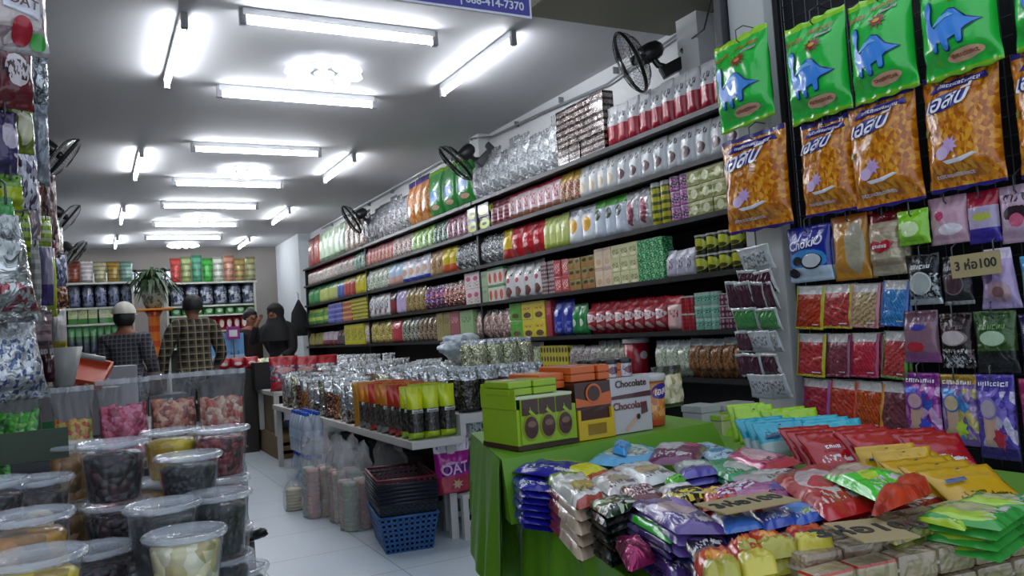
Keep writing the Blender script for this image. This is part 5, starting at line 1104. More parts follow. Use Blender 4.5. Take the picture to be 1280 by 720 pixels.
# cans on the chocolate box
def can(): 
    r = empty('snack_can'); q = .021; MB().lathe([(q, 0), (q, .002), (q, .038)], 20).build('can_body', pk('can_pale', '#b0a4a8', blob='#6c3c4c', bc=(.5, .5), br=(.3, .25), marks='#4c2c34', metal=.2, mr=(.2, .8)), r, True)
    MB().lathe([(q*1.04, .037), (q*1.06, .039), (q*1.06, .046), (q, .048)], 20).build('lid', plain('can_lid', '#1c1a20', .3), r, True); return r
c0 = can(); k = 0
for j in range(3):
    for i in range(2 if j == 0 else 3):
        o = c0 if k == 0 else dup(c0); k += 1; zz = RZt+.1535 if True else 0
        stand(o, xc0+.022+.047*i-(.0 if j == 0 else .02), Yr+.035+.047*j-.0, zz, .3*i, 'small pale can with black lid, %s row, %s from left, on the chocolate box' % (deep(j), ORD[i]), 'can', 'cans on the chocolate box')
r = empty('pistachio_bag'); b = Pouch(.13, .14, .06, 8, wr=.005, flat_bottom=True); b.obj('bag_film', pk('pistachio', '#3c3c30', vor=('#c8b894', '#a89c6c', '#d8ccb0'), vr=(.12, .8), vs=7, bump=1., rows=0), r, 14, 14)
p = RY(834, 484, 2.2); stand(r, p.x, 2.2, .9, .05, 'dark bag with a window of pale nuts behind the orange tub', 'bag'); r.location.z = RZt+.001
rb = MB().lathe([(.066, 0), (.07, .004), (.078, .15)], 28); r = empty('red_tub'); rb.build('tub_body', pk('red_tub_print', '#a01c2c', blob='#d8c8c8', bc=(.5, .6), br=(.12, .12)), r, True); MB().lathe([(.083, .146), (.085, .15), (.085, .165), (.08, .17)], 28).build('lid', plain('tub_lid', '#b8b4b0'), r, True)
p = RX(797, 457, 3.2); stand(r, 3.38, RX(797, 457, 3.38).y, ROWS['F']+.0, 0, 'red round tub with white lid on the lowest wall shelf', 'tub'); r.scale = (1.15, 1.15, 1.5)
# ---------------------------------------------------------------- pile of flat packets
def quadpack(q, z, th, mat, name, seed=1, zs=None, nx=14, ny=14, hard=False):
    th = th*(.62 if not hard else .9)
    """a filled packet lying flat; q = its four corners (far-left, far-right, near-right, near-left) on the height z of the pile"""
    c = [RZ(x, y, z) for x, y in q]
    if zs: 
        for p, dz_ in zip(c, zs): p.z += dz_
    ce = sum(c, Vector())/4; V = []; F = []; U = []
    for side in (1, -1):
        b = len(V)
        for j in range(ny+1):
            for i in range(nx+1):
                u, v = i/nx, j/ny; p = (c[3].lerp(c[2], u)).lerp(c[0].lerp(c[1], u), v)
                a = (max(0, 1-abs(2*u-1)**(8 if hard else 3))*max(0, 1-abs(2*v-1)**(8 if hard else 3)))**(.35 if hard else .42)
                wv = .3*noise.noise((u*4+seed, v*4, seed*.3))+.22*noise.noise((u*9+seed, v*9, seed))+.2*math.sin(u*25+seed*2+v*3)*(1-a)
                zz = (th*(a*(1+wv)) if side > 0 else -.001)
                V.append(p-ce+Vector((0, 0, zz if side > 0 else -.0015*(a > .01)))); U.append((u, v))
        for j in range(ny):
            for i in range(nx): k = b+j*(nx+1)+i; f = (k, k+1, k+nx+2, k+nx+1); F.append(f if side > 0 else f[::-1])
    o = mk(name, V, F, mat, None, U); o.location = ce; return o
def pile(q, z, th, mat, label, n=1, name='sweets_packet', seed=None, zs=None, jit=.006, hard=False, g=None, low=None):
    if n > 1: n = min(7, int(n*1.4+.5))
    seed = seed or (hash(label) % 97 if 0 else sum(map(ord, label)) % 97); o = quadpack(q, z, th, mat, name, seed, zs, hard=hard)
    tag(o, label+(', uppermost of its stack' if n > 1 else ''), 'packet', g)
    for i in range(1, n):
        zz = z-th*(.62 if not hard else .9)*1.05*i
        if zz < ZT+.004: break
        c = quadpack(q, z, th, low or mat, name, seed+i, zs, hard=hard); c.location = (o.location.x+random.uniform(-jit, jit), o.location.y+random.uniform(-jit, jit), o.location.z-th*(.62 if not hard else .9)*1.05*i)
        tag(c, '%s packet down under the %s' % (ORD[i], label), 'packet', g)
    return o
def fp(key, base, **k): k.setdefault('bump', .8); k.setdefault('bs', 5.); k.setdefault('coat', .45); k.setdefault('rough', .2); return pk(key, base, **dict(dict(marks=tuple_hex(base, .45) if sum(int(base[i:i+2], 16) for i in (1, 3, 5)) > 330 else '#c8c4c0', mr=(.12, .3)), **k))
m_blueY = fp('blue_yellow', '#241c94', blob='#c8b83c', bc=(.45, .85), br=(.3, .22), blob2='#d8d42c', bc2=(1., .45), br2=(.28, .5))
pile([(672, 577), (760, 586), (728, 602), (640, 590)], .865, .03, m_blueY, 'glossy blue and yellow packet at the left back of the pile')
pile([(636, 598), (676, 592), (694, 616), (650, 612)], .845, .022, fp('deep_blue', '#1c1c8c', blob='#c8bc50', bc=(.8, .75), br=(.25, .2)), 'deep blue packet at the left corner of the pile', 5)
pile([(682, 602), (728, 598), (757, 626), (722, 638)], .865, .024, fp('white_boxpack', '#d8d4cc', blob='#b8a45c', bc=(.55, .35), br=(.35, .18), head='#8c9c4c', hf=.8, foot='#9c3c34', ff=.06), 'white packet with tan picture and olive top', 6, hard=True, low=fp('tan_red_side', '#c0a890', rows=1, rowc='#8c3430'))
pile([(776, 556), (836, 566), (800, 586), (732, 580)], .865, .028, fp('sky_white', '#6cb4dc', blob='#c8d0d0', bc=(.45, .5), br=(.42, .32), marks='#7c8c7c', mr=(.3, .7)), 'light blue and white puffed packet at the back of the pile')
pile([(770, 556), (790, 557), (782, 570), (765, 566)], .885, .03, fp('azure', '#3c9ce0'), 'small azure packet corner sticking up at the back')
pile([(822, 558), (884, 560), (872, 580), (806, 582)], .865, .035, fp('plum_white', '#6c1c50', blob='#c8c4cc', bc=(.35, .7), br=(.32, .32), blob2='#c84c84', bc2=(.75, .8), br2=(.16, .16)), 'white and plum packet at the back right of the riser')
pile([(728, 597), (776, 590), (808, 608), (764, 622)], .865, .026, fp('white_red', '#d4ccc8', head='#b82c2c', hf=.7, blob='#a89c78', bc=(.5, .35), br=(.3, .15)), 'white packet with red top right of the olive-topped stack', 3)
pile([(760, 588), (806, 579), (852, 597), (812, 608)], .87, .026, fp('white_green', '#d0d0cc', blob='#b8a070', bc=(.45, .4), br=(.3, .2), head='#3c4468', hf=.88), 'white packet with cream picture and navy rim', 3)
pile([(830, 604), (848, 596), (858, 600), (842, 610)], .875, .02, fp('green_end', '#5cc83c'), 'bright green packet end between the white packets')
pile([(840, 582), (884, 578), (900, 592), (852, 600)], .865, .024, fp('sage_violet', '#98a89c', foot='#54489c', ff=.35, blob='#c8ccc0', bc=(.5, .6), br=(.3, .2)), 'grey-green and violet packet in the middle of the pile', 3)
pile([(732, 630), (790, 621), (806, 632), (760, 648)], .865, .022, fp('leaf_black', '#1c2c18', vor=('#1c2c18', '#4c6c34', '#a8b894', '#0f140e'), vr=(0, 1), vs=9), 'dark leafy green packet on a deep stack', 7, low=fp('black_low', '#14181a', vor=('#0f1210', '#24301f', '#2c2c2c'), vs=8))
pile([(770, 612), (812, 607), (830, 622), (790, 628)], .868, .02, fp('maroon_dots', '#641c28', marks='#d8c8c8', mr=(.1, .9)), 'maroon packet with pale flecks in the middle of the pile', 3)
pile([(822, 612), (862, 606), (876, 616), (836, 622)], .875, .02, fp('white_oval', '#d0c4c4', blob='#e8e4e0', bc=(.5, .6), br=(.4, .3), foot='#282020', ff=.3), 'packet with white oval beside the striped packet', 3)
pile([(824, 622), (872, 611), (890, 620), (850, 630)], .873, .018, fp('stripe_yb', '#2c2414', rows=0, vor=('#d8bc3c', '#2c2414'), vs=10), 'yellow and black striped packet in the middle of the pile', 3)
pile([(868, 616), (904, 611), (930, 622), (885, 630)], .87, .02, fp('orange_red_small', '#b8482c', blob='#e0b84c', bc=(.4, .5), br=(.25, .3)), 'small orange and red packet behind the front price card', 3)
m_pur = fp('purple_pack', '#5c4488', blob='#b89ca0', bc=(.5, .5), br=(.35, .2), blob2='#9478bc', bc2=(.8, .7), br2=(.2, .2))
pile([(786, 630), (850, 624), (916, 668), (846, 668)], .87, .026, m_pur, 'large purple packet leaning over the stack edge', 2)
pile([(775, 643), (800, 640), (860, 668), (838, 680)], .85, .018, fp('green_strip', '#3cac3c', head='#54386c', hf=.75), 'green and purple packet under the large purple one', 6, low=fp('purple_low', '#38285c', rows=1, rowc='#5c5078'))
pile([(768, 682), (800, 676), (822, 702), (786, 716)], .815, .04, foil('pink_metal', '#c83c7c', '#5c0f30', 10, .8, .2, .5), 'shiny crimson-pink bag at the left foot of the pile')
pile([(812, 690), (850, 690), (880, 722), (840, 730)], .80, .03, fp('mauve_low', '#4c3470', blob='#8c6c8c', bc=(.5, .5), br=(.3, .2)), 'dark mauve packet at the front left foot of the pile', 2)
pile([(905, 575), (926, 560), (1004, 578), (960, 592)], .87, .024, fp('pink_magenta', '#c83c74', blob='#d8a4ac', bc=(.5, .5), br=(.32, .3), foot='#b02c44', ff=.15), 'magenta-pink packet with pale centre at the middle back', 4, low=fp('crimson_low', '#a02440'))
pile([(876, 582), (906, 574), (956, 592), (912, 602)], .865, .022, fp('green_silver', '#3c9c64', blob='#b8c0b4', bc=(.6, .4), br=(.35, .2)), 'green and silver packet left of the magenta-pink one', 3)
pile([(876, 568), (902, 560), (926, 570), (892, 580)], .865, .02, fp('white_cyan', '#a8ccdc', blob='#4c94c8', bc=(.5, .6), br=(.3, .2)), 'pale cyan packet behind the green and silver one', 3)
pile([(855, 562), (885, 554), (908, 562), (880, 572)], .855, .02, fp('white_cyan2', '#bcd4e0', blob='#5c9cc0', bc=(.4, .4), br=(.2, .2)), 'white and blue packet at the far edge of the pile', 3)
pile([(908, 600), (960, 590), (1012, 590), (964, 606)], .865, .02, fp('grey_film', '#a8a09c', blob='#c8c4c0', bc=(.5, .5), br=(.3, .3)), 'greyish packet between the magenta and red packets', 3)
pile([(886, 614), (940, 599), (952, 604), (898, 622)], .878, .012, fp('stripe_mw', '#d8c8d4', vor=('#9c2c6c', '#e0d0dc'), vs=12), 'magenta and white striped packet top', 2)
pile([(900, 622), (968, 604), (1010, 612), (950, 640)], .87, .022, fp('mauve_pink', '#a85c94', blob='#c87cac', bc=(.3, .5), br=(.25, .3), blob2='#4c4ca4', bc2=(.7, .4), br2=(.15, .2)), 'mauve and pink packet right behind the front price card', 3)
m_figs = [fp('lilac_lime', '#7c7cb4', blob='#c8d42c', bc=(.5, .7), br=(.38, .26), foot='#3c6cb8', ff=.35), fp('blue_red', '#3c50a8', blob='#a82c3c', bc=(.4, .7), br=(.34, .2), blob2='#6c84c8', bc2=(.55, .3), br2=(.25, .15)), fp('blue_figure', '#3458b0', blob='#5c90d8', bc=(.45, .5), br=(.36, .3), blob2='#88a860', bc2=(.5, .25), br2=(.12, .12)), fp('blue_white_fig', '#4868bc', blob='#b89c9c', bc=(.6, .55), br=(.3, .25), head='#6c4c94', hf=.8)]
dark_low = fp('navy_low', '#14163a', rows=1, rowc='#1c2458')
for i, q in enumerate([[(884, 648), (928, 640), (956, 660), (908, 668)], [(928, 642), (966, 636), (998, 654), (958, 664)], [(968, 638), (1004, 630), (1036, 648), (996, 658)], [(1004, 630), (1038, 620), (1064, 638), (1036, 648)]]):
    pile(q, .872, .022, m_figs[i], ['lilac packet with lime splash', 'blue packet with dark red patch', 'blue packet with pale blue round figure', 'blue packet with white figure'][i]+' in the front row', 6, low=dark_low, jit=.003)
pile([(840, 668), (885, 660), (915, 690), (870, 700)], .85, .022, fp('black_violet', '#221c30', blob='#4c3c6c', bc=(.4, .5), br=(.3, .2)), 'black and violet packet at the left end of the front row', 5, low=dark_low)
m_red14 = fp('red_oval_bag', '#b4141c', blob='#d0b8b8', bc=(.42, .55), br=(.3, .28), blob2='#c0283c', bc2=(.42, .45), br2=(.24, .12), head='#a8301c', hf=.88)
pile([(964, 600), (1030, 582), (1108, 634), (1036, 652)], .88, .034, m_red14, 'big red bag with a pale oval emblem on top of the pile', 3)
pile([(1028, 596), (1064, 582), (1148, 604), (1106, 632)], .905, .03, fp('lime_candy', '#3ccc20', blob='#b8a08c', bc=(.55, .85), br=(.5, .36), blob2='#b8dc2c', bc2=(.4, .45), br2=(.14, .16), vor=None), 'bright green packet with pinkish sweets print lying on the red bag')
pile([(1100, 606), (1160, 602), (1166, 616), (1088, 648)], .90, .035, foil('orange_red_end', '#d8481c', '#8c1c0c', 8, .5, .3, .1), 'orange-red twisted bag end right of the bright green packet')
for i, q in enumerate([[(1060, 652), (1110, 640), (1150, 652), (1098, 668)], [(1090, 668), (1150, 654), (1176, 664), (1120, 682)]]): pile(q, .855, .018, fp('olive_gold_%d' % i, '#8c8448', vor=('#8c8448', '#c0b454', '#5c6430'), vs=6), ['olive gold flat packet', 'mottled olive packet'][i]+' beside the rear price card', 3)
pile([(1060, 640), (1110, 628), (1190, 622), (1150, 642)], .86, .018, fp('red_under', '#8c2018'), 'dull red packet under the orange-red bag end', 3)
# green pastry packs at right
for i, q in enumerate([[(1146, 648), (1180, 632), (1286, 640), (1250, 664)], [(1184, 634), (1220, 622), (1300, 626), (1290, 642)]]):
    pile(q, .875, .022, fp('green_clear_%d' % i, '#3c9c40', blob='#b8b884', bc=(.45, .5), br=(.38, .3), blob2='#a8c840', bc2=(.2, .5), br2=(.15, .4)), ['long green packet with cream centre at the right front', 'second green packet behind the long green one'][i], 3)
pile([(1144, 650), (1166, 643), (1212, 654), (1206, 664)], .872, .016, fp('lime_edge', '#a8c82c', blob='#d8d890', bc=(.5, .5), br=(.3, .3)), 'thin lime yellow packet at the near edge of the green packets')
# orange toffee packs front
m_of = [fp('toffee_or', '#c8441c', blob='#e0902c', bc=(.5, .5), br=(.3, .25), foot='#a8a03c', ff=.35), fp('toffee_or2', '#cc5420', blob='#b83018', bc=(.4, .6), br=(.35, .18), foot='#c8b844', ff=.4)]
k = 0
for i, q in enumerate([[(866, 708), (904, 696), (930, 722), (884, 736)], [(905, 697), (948, 690), (975, 716), (932, 724)], [(932, 682), (975, 678), (1000, 694), (952, 702)], [(978, 678), (1024, 672), (1046, 690), (1000, 696)], [(912, 690), (936, 684), (954, 700), (925, 706)]]):
    pile(q, .85-.003*(i < 2), .026, m_of[i % 2], 'orange and yellow toffee packet at the very front, %s' % ['leftmost', 'second from left', 'back row left', 'back row right', 'between the rows'][i], 4, hard=True, g='orange toffee packets')
# wrapped tan bricks
def brick(w, d, h, mat): 
    r = empty('wrapped_brick'); p = MB().box((-w/2, -d/2, 0), (w/2, d/2, h), min(w, d, h)*.22); 
    for v in p.V: v += Vector((0, 0, .0015*noise.noise(v*60)))
    p.build('brick_body', mat, r, False)
    MB().box((-w*.5-.004, -d*.42, h*.45), (-w*.5+.002, d*.42, h*.55)).build('wrapper_fold', m_clr, r); MB().box((w*.5-.002, -d*.42, h*.45), (w*.5+.004, d*.42, h*.55)).build('wrapper_fold', m_clr, r); return r
m_clr = clear('brick_wrap', (.9, .9, .9, 1), .3, .3)
bms = [pk('brick_tan', '#a08c74', bump=1., bs=14, coat=1., rough=.2), pk('brick_redtop', '#b09c80', head='#b8301c', hf=.86, bump=.8, bs=12, coat=1.), pk('brick_green', '#8c9468', bump=1., bs=14, coat=1., rough=.2)]
bb = [brick(.072, .04, .04, m) for m in bms]
for m in bms: pass
d1 = (RZ(1217, 660, .86)-RZ(1077, 690, .86)); ang = math.atan2(d1.y, d1.x); ex = Vector((math.cos(ang), math.sin(ang), 0)); ey = Vector((-math.sin(ang), math.cos(ang), 0)); org = RZ(1018, 712, .845)
for rw in range(3):
    for cl in range(6):
        for lv in range(3):
            zt = .845+.012*rw-.042*lv
            if zt-.04 < ZT: continue
            p = org+ex*(.02+.075*cl+.02*rw)+ey*(.043*rw); kk = 1 if cl < 2 and rw == 0 else (2 if cl > 3 and rw > 0 else 0)
            o = use(bb[kk]); stand(o, p.x, p.y, zt-.04, ang+random.uniform(-.06, .06), '%s wrapped brick of toffee at the right front, %s row, %s column, %s layer' % (['tan', 'red-topped', 'greenish'][kk], ['front', 'middle', 'rear'][rw], ORD[cl], ['top', 'middle', 'lowest'][lv]), 'brick', 'wrapped bricks')
# price cards lying on the pile
def flatcard(q, z, txt, size, label):
    c = [RZ(x, y, z) for x, y in q]; ce = sum(c, Vector())/4; e = ((c[2]-c[3])+(c[1]-c[0])).normalized(); up = (((c[0]+c[1])-(c[2]+c[3]))); up = (up-e*up.dot(e)).normalized(); w = ((c[2]-c[3]).length+(c[1]-c[0]).length)/2; h = ((c[0]-c[3]).length+(c[1]-c[2]).length)/2
    r = empty('price_card', ce); MB().box((-w/2, -h/2, 0), (w/2, h/2, .003), .001).build('card_face', plain('cardboard_lying', '#a08c64', .8, bump=.2), r)
    text3('handwriting', txt, size*h, ink('marker', '#2c2a28', .6), r, Matrix.Translation((0, 0, .0035))); r.rotation_euler.z = math.atan2(e.y, e.x); tag(r, label, 'price card', 'cardboard price cards on the pile')
flatcard([(878, 630), (972, 615), (988, 628), (896, 646)], .9, '3ห่อ100', .5, 'cardboard price card reading 3 for 100 lying across the purple packets')
flatcard([(1066, 656), (1134, 650), (1108, 672), (1040, 680)], .885, '3ห่อ100', .5, 'cardboard price card lying beside the tan bricks')
# packs standing in rows at the back right
def lean(px0, py0, px1, py1, zb, h, mat, label, n=1, tilt=.5, gap=.035, d=.03, name='standing_packet', seed=1, deco=None, shrink=1.):
    a = RZ(px0, py0, zb); b_ = RZ(px1, py1, zb); w = (b_-a).length; an = math.atan2(b_.y-a.y, b_.x-a.x); r = empty(name); b = Pouch(w, h, d*.7, seed, flat_bottom=True, wr=.0012, seal=.12); b.obj('packet_film', mat, r, 14, 12); n = min(n, 3); gap = gap*1.5
    if deco: deco(b, r, w, h)
    c = (a+b_)/2; nr = Vector((-math.sin(an), math.cos(an), 0))
    for i in range(n):
        o = r if i == 0 else dup(r); q = c+nr*gap*i; o.location = q; o.rotation_euler = (-tilt, 0, an+(0 if i == 0 else random.uniform(-.08, .08))); tag(o, label+('' if i == 0 else ', %s behind it' % ORD[i-1]), 'packet', grp(label) if n > 1 else None)
def yel(b, r, w, h): b.poly('caption_print', ink('tag_navy', '#3c4c7c'), r, [(.12, .5), (.4, .5), (.4, .58), (.12, .58)], .003, .06); b.poly('round_hole', ink('marker', '#2c2a28', .6), r, ell(.5, .88, .03, .02, 8), .003, .06)
Z8 = .79
lean(925, 556, 975, 552, .83, .11, fp('lime_packs', '#9cc820', marks='#3c5c10', mr=(.3, .6)), 'lime green packet standing behind the cyan ones', 2, deco=yel, tilt=.35)
lean(972, 552, 1030, 546, .84, .085, fp('lime_packs', '#9cc820'), 'lime green packet standing right of the lime carton', 2, tilt=.35)
lean(955, 574, 1020, 568, .83, .1, fp('cyan_packs', '#2ca0b8', marks='#1c4c5c', mr=(.5, .7), foot='#9cb0ac', ff=.4), 'cyan packet with clear foot', 3, deco=yel, tilt=.6)
lean(1016, 564, 1088, 556, .84, .075, fp('cyan_packs2', '#3cb0c4'), 'lighter cyan packet right of the first cyan ones', 3, tilt=.5)
lean(1022, 590, 1090, 584, .83, .125, fp('red_packs', '#a80c1c'), 'crimson packet at the left end of the red row', 3, deco=lambda b, r, w, h: smear(b, Wh, r, 'print_lettering', .3, .6, .4, .5, 4, 3), tilt=.95)
lean(1085, 586, 1158, 580, .84, .12, fp('red_packs2', '#b01020'), 'crimson packet in the middle of the red row', 4, tilt=1.)
lean(1150, 588, 1226, 584, .84, .11, fp('red_packs3', '#a40c1c'), 'crimson packet at the right end of the red row', 4, tilt=1.)
lean(1100, 604, 1172, 596, .86, .06, fp('yellow_packs', '#cca010', bump=.3), 'golden yellow packet with navy caption behind the orange-red end', 2, deco=yel, tilt=.3)
lean(1165, 622, 1240, 612, .85, .11, fp('yellow_packs2', '#c89c10', bump=.3), 'golden yellow packet leaning in the middle of the yellow row', 3, tilt=1.1)
lean(1196, 640, 1290, 630, .855, .11, fp('yellow_packs3', '#cc9c14', bump=.3), 'golden yellow packet with caption nearest the right edge', 4, deco=yel, tilt=1.1)
# plastic boxes behind the pile
st = MB().box((0, 0, .55), (.9, .5, .6)).box((0, 0, 0), (.04, .5, .55)).box((.86, 0, 0), (.9, .5, .55)).build('low_stand', m_board, None, loc=(2.05, 2.55, 0)); tag(st, 'low black stand behind the pile carrying plastic boxes', 'stand')
def pbox(px0, px1, pyt, pyb, Y, label, mat, d=.12, n='plastic_box'):
    a = RY((px0+px1)/2, pyb, Y); t = RY((px0+px1)/2, pyt, Y); w = RY(px1, pyb, Y).x-RY(px0, pyb, Y).x; h = t.z-.602
    r = empty(n, (a.x, Y, .602), .05); MB().box((-w/2, 0, 0), (w/2, d, h*.86), .006).build('box_body', mat, r); MB().box((-w/2-.003, -.003, h*.86), (w/2+.003, d+.003, h), .004).build('lid', mat, r); tag(r, label, 'box'); return r
m_pb = plain('milky_plastic', '#a4a8a4', .35, coat=.3)
pbox(879, 903, 506, 545, 2.66, 'tall milky plastic box, leftmost behind the pile', m_pb); pbox(905, 945, 504, 520, 2.84, 'milky plastic box behind the lime carton', m_pb)
pbox(903, 929, 517, 545, 2.6, 'small lime and white carton among the milky plastic boxes', pk('lime_white_box', '#a8b870', blob='#8cc01c', bc=(.5, .4), br=(.4, .4), rough=.4), .09, 'small_carton')
# ================================================================ left front: tubs of pickled fruit
ZL = .60
r = empty('display_table', (.05, 2.2, 0)); tag(r, 'dark low table at the left front stacked with plastic tubs', 'table')
tp_ = [(-.4, -1.15), (.13, -1.15), (.41, .62), (-.4, .62)]
mk('table_top', [(x, y, ZL) for x, y in tp_]+[(x, y, ZL-.03) for x, y in tp_], [(0, 1, 2, 3), (7, 6, 5, 4), (0, 4, 5, 1), (1, 5, 6, 2), (2, 6, 7, 3), (3, 7, 4, 0)], m_board, r, [(0, 0)]*8, False)
for (x, y) in ((-.38, -1.1), (.08, -1.1), (-.38, .56), (.34, .56)): MB().box((x, y, 0), (x+.04, y+.04, ZL-.03)).build('leg', m_board, r)
r = empty('display_table', (.05, 3.3, 0)); tag(r, 'higher table behind the tubs carrying clear bags of sweets', 'table')
MB().box((-.4, -.44, .80), (.39, .75, .83), .004).build('table_top', m_board, r)
for (x, y) in ((-.38, -.4), (.33, -.4), (-.38, .7), (.33, .7)): MB().box((x, y, 0), (x+.04, y+.04, .80)).build('leg', m_board, r)
MB().box((-.4, -.44, .1), (.39, -.43, .8)).box((.38, -.43, .1), (.39, .75, .8)).build('table_skirt', plain('table_skirt_dark', '#2a2624', .7), r)
m_tub = clear('tub_plastic', (.9, .93, .96, 1), .03, .15, 20.); m_lid = clear('tub_lid_plastic', (.88, .9, .94, 1), .16, .35, 25.)
def tub(h, cont, fill=.85):
    r = empty('fruit_tub'); R1, R0 = .056, .045
    MB().lathe([(R0*.9, .001), (R0, .004), (R1, h-.012), (R1+.003, h-.006)], 32, capt=False).build('tub_wall', m_tub, r, True)
    MB().lathe([(.0005, h-.010), (R1-.006, h-.011), (R1-.004, h-.006), (R1+.004, h-.006), (R1+.006, h-.009), (R1+.0075, h-.004), (R1+.006, h), (R1+.001, h+.001), (R1-.003, h-.002), (R1-.006, h-.007), (.0005, h-.006)], 36, capb=False, capt=False).build('lid', m_lid, r, True)
    n = 28; V = []; F = []; U = []; zs = [0, .05, .2, .4, .6, .8, .93, 1.]
    for j, t in enumerate(zs):
        z = .004+(h*fill-.004)*t; rr = (R0+(R1-R0)*z/h-.0025)*(1 if t < .98 else .86)
        for i in range(n): a = 2*PI*i/n; k = 1+.02*noise.noise((math.cos(a)*4, math.sin(a)*4, z*70)); V.append((rr*k*math.cos(a), rr*k*math.sin(a), z+(.004*noise.noise((a*3, t, 1)) if t > .8 else 0))); U.append((i/n, t))
    for j in range(len(zs)-1):
        for i in range(n): a = j*n+i; b = j*n+(i+1) % n; F.append((a, b, b+n, a+n))
    F.append(tuple(range(n))[::-1]); top = len(V); V.append((0, 0, h*fill+.004)); U.append((.5, 1)); F += [((len(zs)-1)*n+i, (len(zs)-1)*n+(i+1) % n, top) for i in range(n)]
    c = mk('contents', V, F, cont, r, U); c['kind'] = 'stuff'; return r
CT = {'cherry': lumps('dark_cherries', ('#5c1018', '#7c1c24', '#3c0810', '#8c3038'), 70), 'yellow': lumps('yellow_fruit', ('#c8a808', '#d8bc14', '#b08c04'), 30, coat=.8), 'black': lumps('black_plums', ('#060506', '#0c0a0b', '#040405', '#1c181a'), 75, .25, .3),
      'cream': lumps('cream_shreds', ('#d8cca0', '#e8e0c0', '#b8a870'), 45), 'maroon': lumps('maroon_plums', ('#180508', '#26080e', '#100405', '#3c1418'), 60), 'tan': lumps('tan_fruit', ('#8c6434', '#a87c44', '#6c4824', '#c8a06c'), 45),
      'amber': lumps('amber_plums', ('#8c5c0c', '#b07c18', '#5c3c08', '#a86c20'), 32, coat=.8), 'brown': lumps('brown_fruit', ('#3c2418', '#54341c', '#241410'), 55)}
TUBS = [(275, 533, 57, 'cherry', 3, 'dark red berries, tallest stack at the right of the tubs'), (213, 536, 56, 'yellow', 3, 'bright yellow fruit in front of the clear candy bags'), (235, 566, 64, 'black', 3, 'black plums standing across two lower tubs'),
        (203, 627, 72, 'black', 1, 'black plums at the lower left of the black group'), (270, 614, 68, 'black', 2, 'black plums at the right of the black group'), (231, 662, 78, 'cream', 2, 'pale cream shreds, nearest middle tub'), (293, 708, 66, 'brown', 1, 'brown fruit at the bottom right corner of the tubs'),
        (141, 550, 64, 'maroon', 2, 'dark maroon plums behind the red tray'), (84, 553, 60, 'tan', 2, 'tan dried fruit beside the dark green card'), (42, 596, 66, 'brown', 1, 'brown fruit bearing a round orange label'), (32, 640, 80, 'amber', 1, 'amber plums below the labelled tub'),
        (42, 690, 88, 'yellow', 1, 'yellow fruit at the bottom left corner'), (118, 682, 70, 'maroon', 1, 'dark maroon plums next to the yellow tub in the corner'), (-18, 600, 70, 'maroon', 2, 'dark plums cut off by the left edge'), (175, 600, 56, 'tan', 1, 'tan fruit half hidden between the yellow and maroon tubs')]
tubinfo = []
for (cx, cy, wp, ct, n, lb) in TUBS:
    Y = .121*FPX/wp*.985; p = RY(cx, cy, Y*.89); tubinfo.append((cx, cy, round(p.x, 2), round(p.y, 2), round(p.z, 3)))
    top = p.z; nn = max(1, round((top-ZL)/.115)); h = (top-ZL)/nn
    if h > .16: nn += 1; h = (top-ZL)/nn
    t = tub(h*.985, CT[ct], .8 if ct != 'cream' else .86); 
    for i in range(nn):
        o = t if i == 0 else dup(t); stand(o, p.x+(random.uniform(-.004, .004) if i else 0), p.y+(random.uniform(-.004, .004) if i else 0), top-h*(i+1), random.uniform(0, 6), ('clear tub of '+lb) if i == 0 else 'lower clear tub, %s down, under the tub of %s' % (ORD[i-1], lb), 'tub', 'clear plastic fruit tubs')
    if cy == 596:
        V = []; R1 = .0553
        q = ell(0, h*.5, .024, .02, 20)
        for (x, z) in q+[(0, h*.5)]: a = -PI/2+.15+x/R1; V.append(((R1+.001)*math.cos(a), (R1+.001)*math.sin(a), z))
        t.rotation_euler.z = 0; lo = mk('round_label', V, [(i, (i+1) % 20, 20) for i in range(20)], pk('oval_label', '#b8a078', blob='#b83c18', bc=(.5, .5), br=(9, 9)) if 0 else plain('label_cream', '#c8b48c', .5), t, [(0, 0)]*21)
        V2 = []; q = star(0, h*.5, .013, .008, 6)
        for (x, z) in q+[(0, h*.5)]: a = -PI/2+.15+x/R1; V2.append(((R1+.002)*math.cos(a), (R1+.002)*math.sin(a), z))
        mk('label_print', V2, [(i, (i+1) % 12, 12) for i in range(12)], plain('label_orange', '#b8401c', .5), lo, [(0, 0)]*13)
print('TUBS', tubinfo)
p = RY(118, 655, 1.95); o = MB().lathe([(.10, 0), (.125, .006), (.13, .03), (.124, .034), (.118, .012), (.0005, .01)], 44, capt=False).build('red_tray', plain('tray_red', '#a01424', .3, coat=.4), None, True); stand(o, p.x, 1.98, p.z-.02, 0, 'shiny red round tray among the tubs', 'tray')
o = MB().lathe([(.11, 0), (.11, p.z-.02-ZL-.002)], 30).build('round_tin', plain('tin_dark', '#181214', .4), None, True); stand(o, p.x, 1.98, ZL+.001, 0, 'dark round tin carrying the red tray', 'tin')
p = RY(33, 586, 1.62); q = RY(33, 546, 1.62); o = MB().box((-.062, -.002, 0), (.062, .002, q.z-p.z+.002)).build('blank_card', plain('card_darkgreen', '#23301c', .6)); stand(o, p.x, 1.72, p.z, .12, 'dark green blank card standing above the labelled tub', 'card')
o = MB().box((-.03, -.01, 0), (.03, .01, p.z-ZL-.001)).build('card_holder', m_board); stand(o, p.x, 1.72, ZL, .12, 'dark holder under the green card', 'card holder')
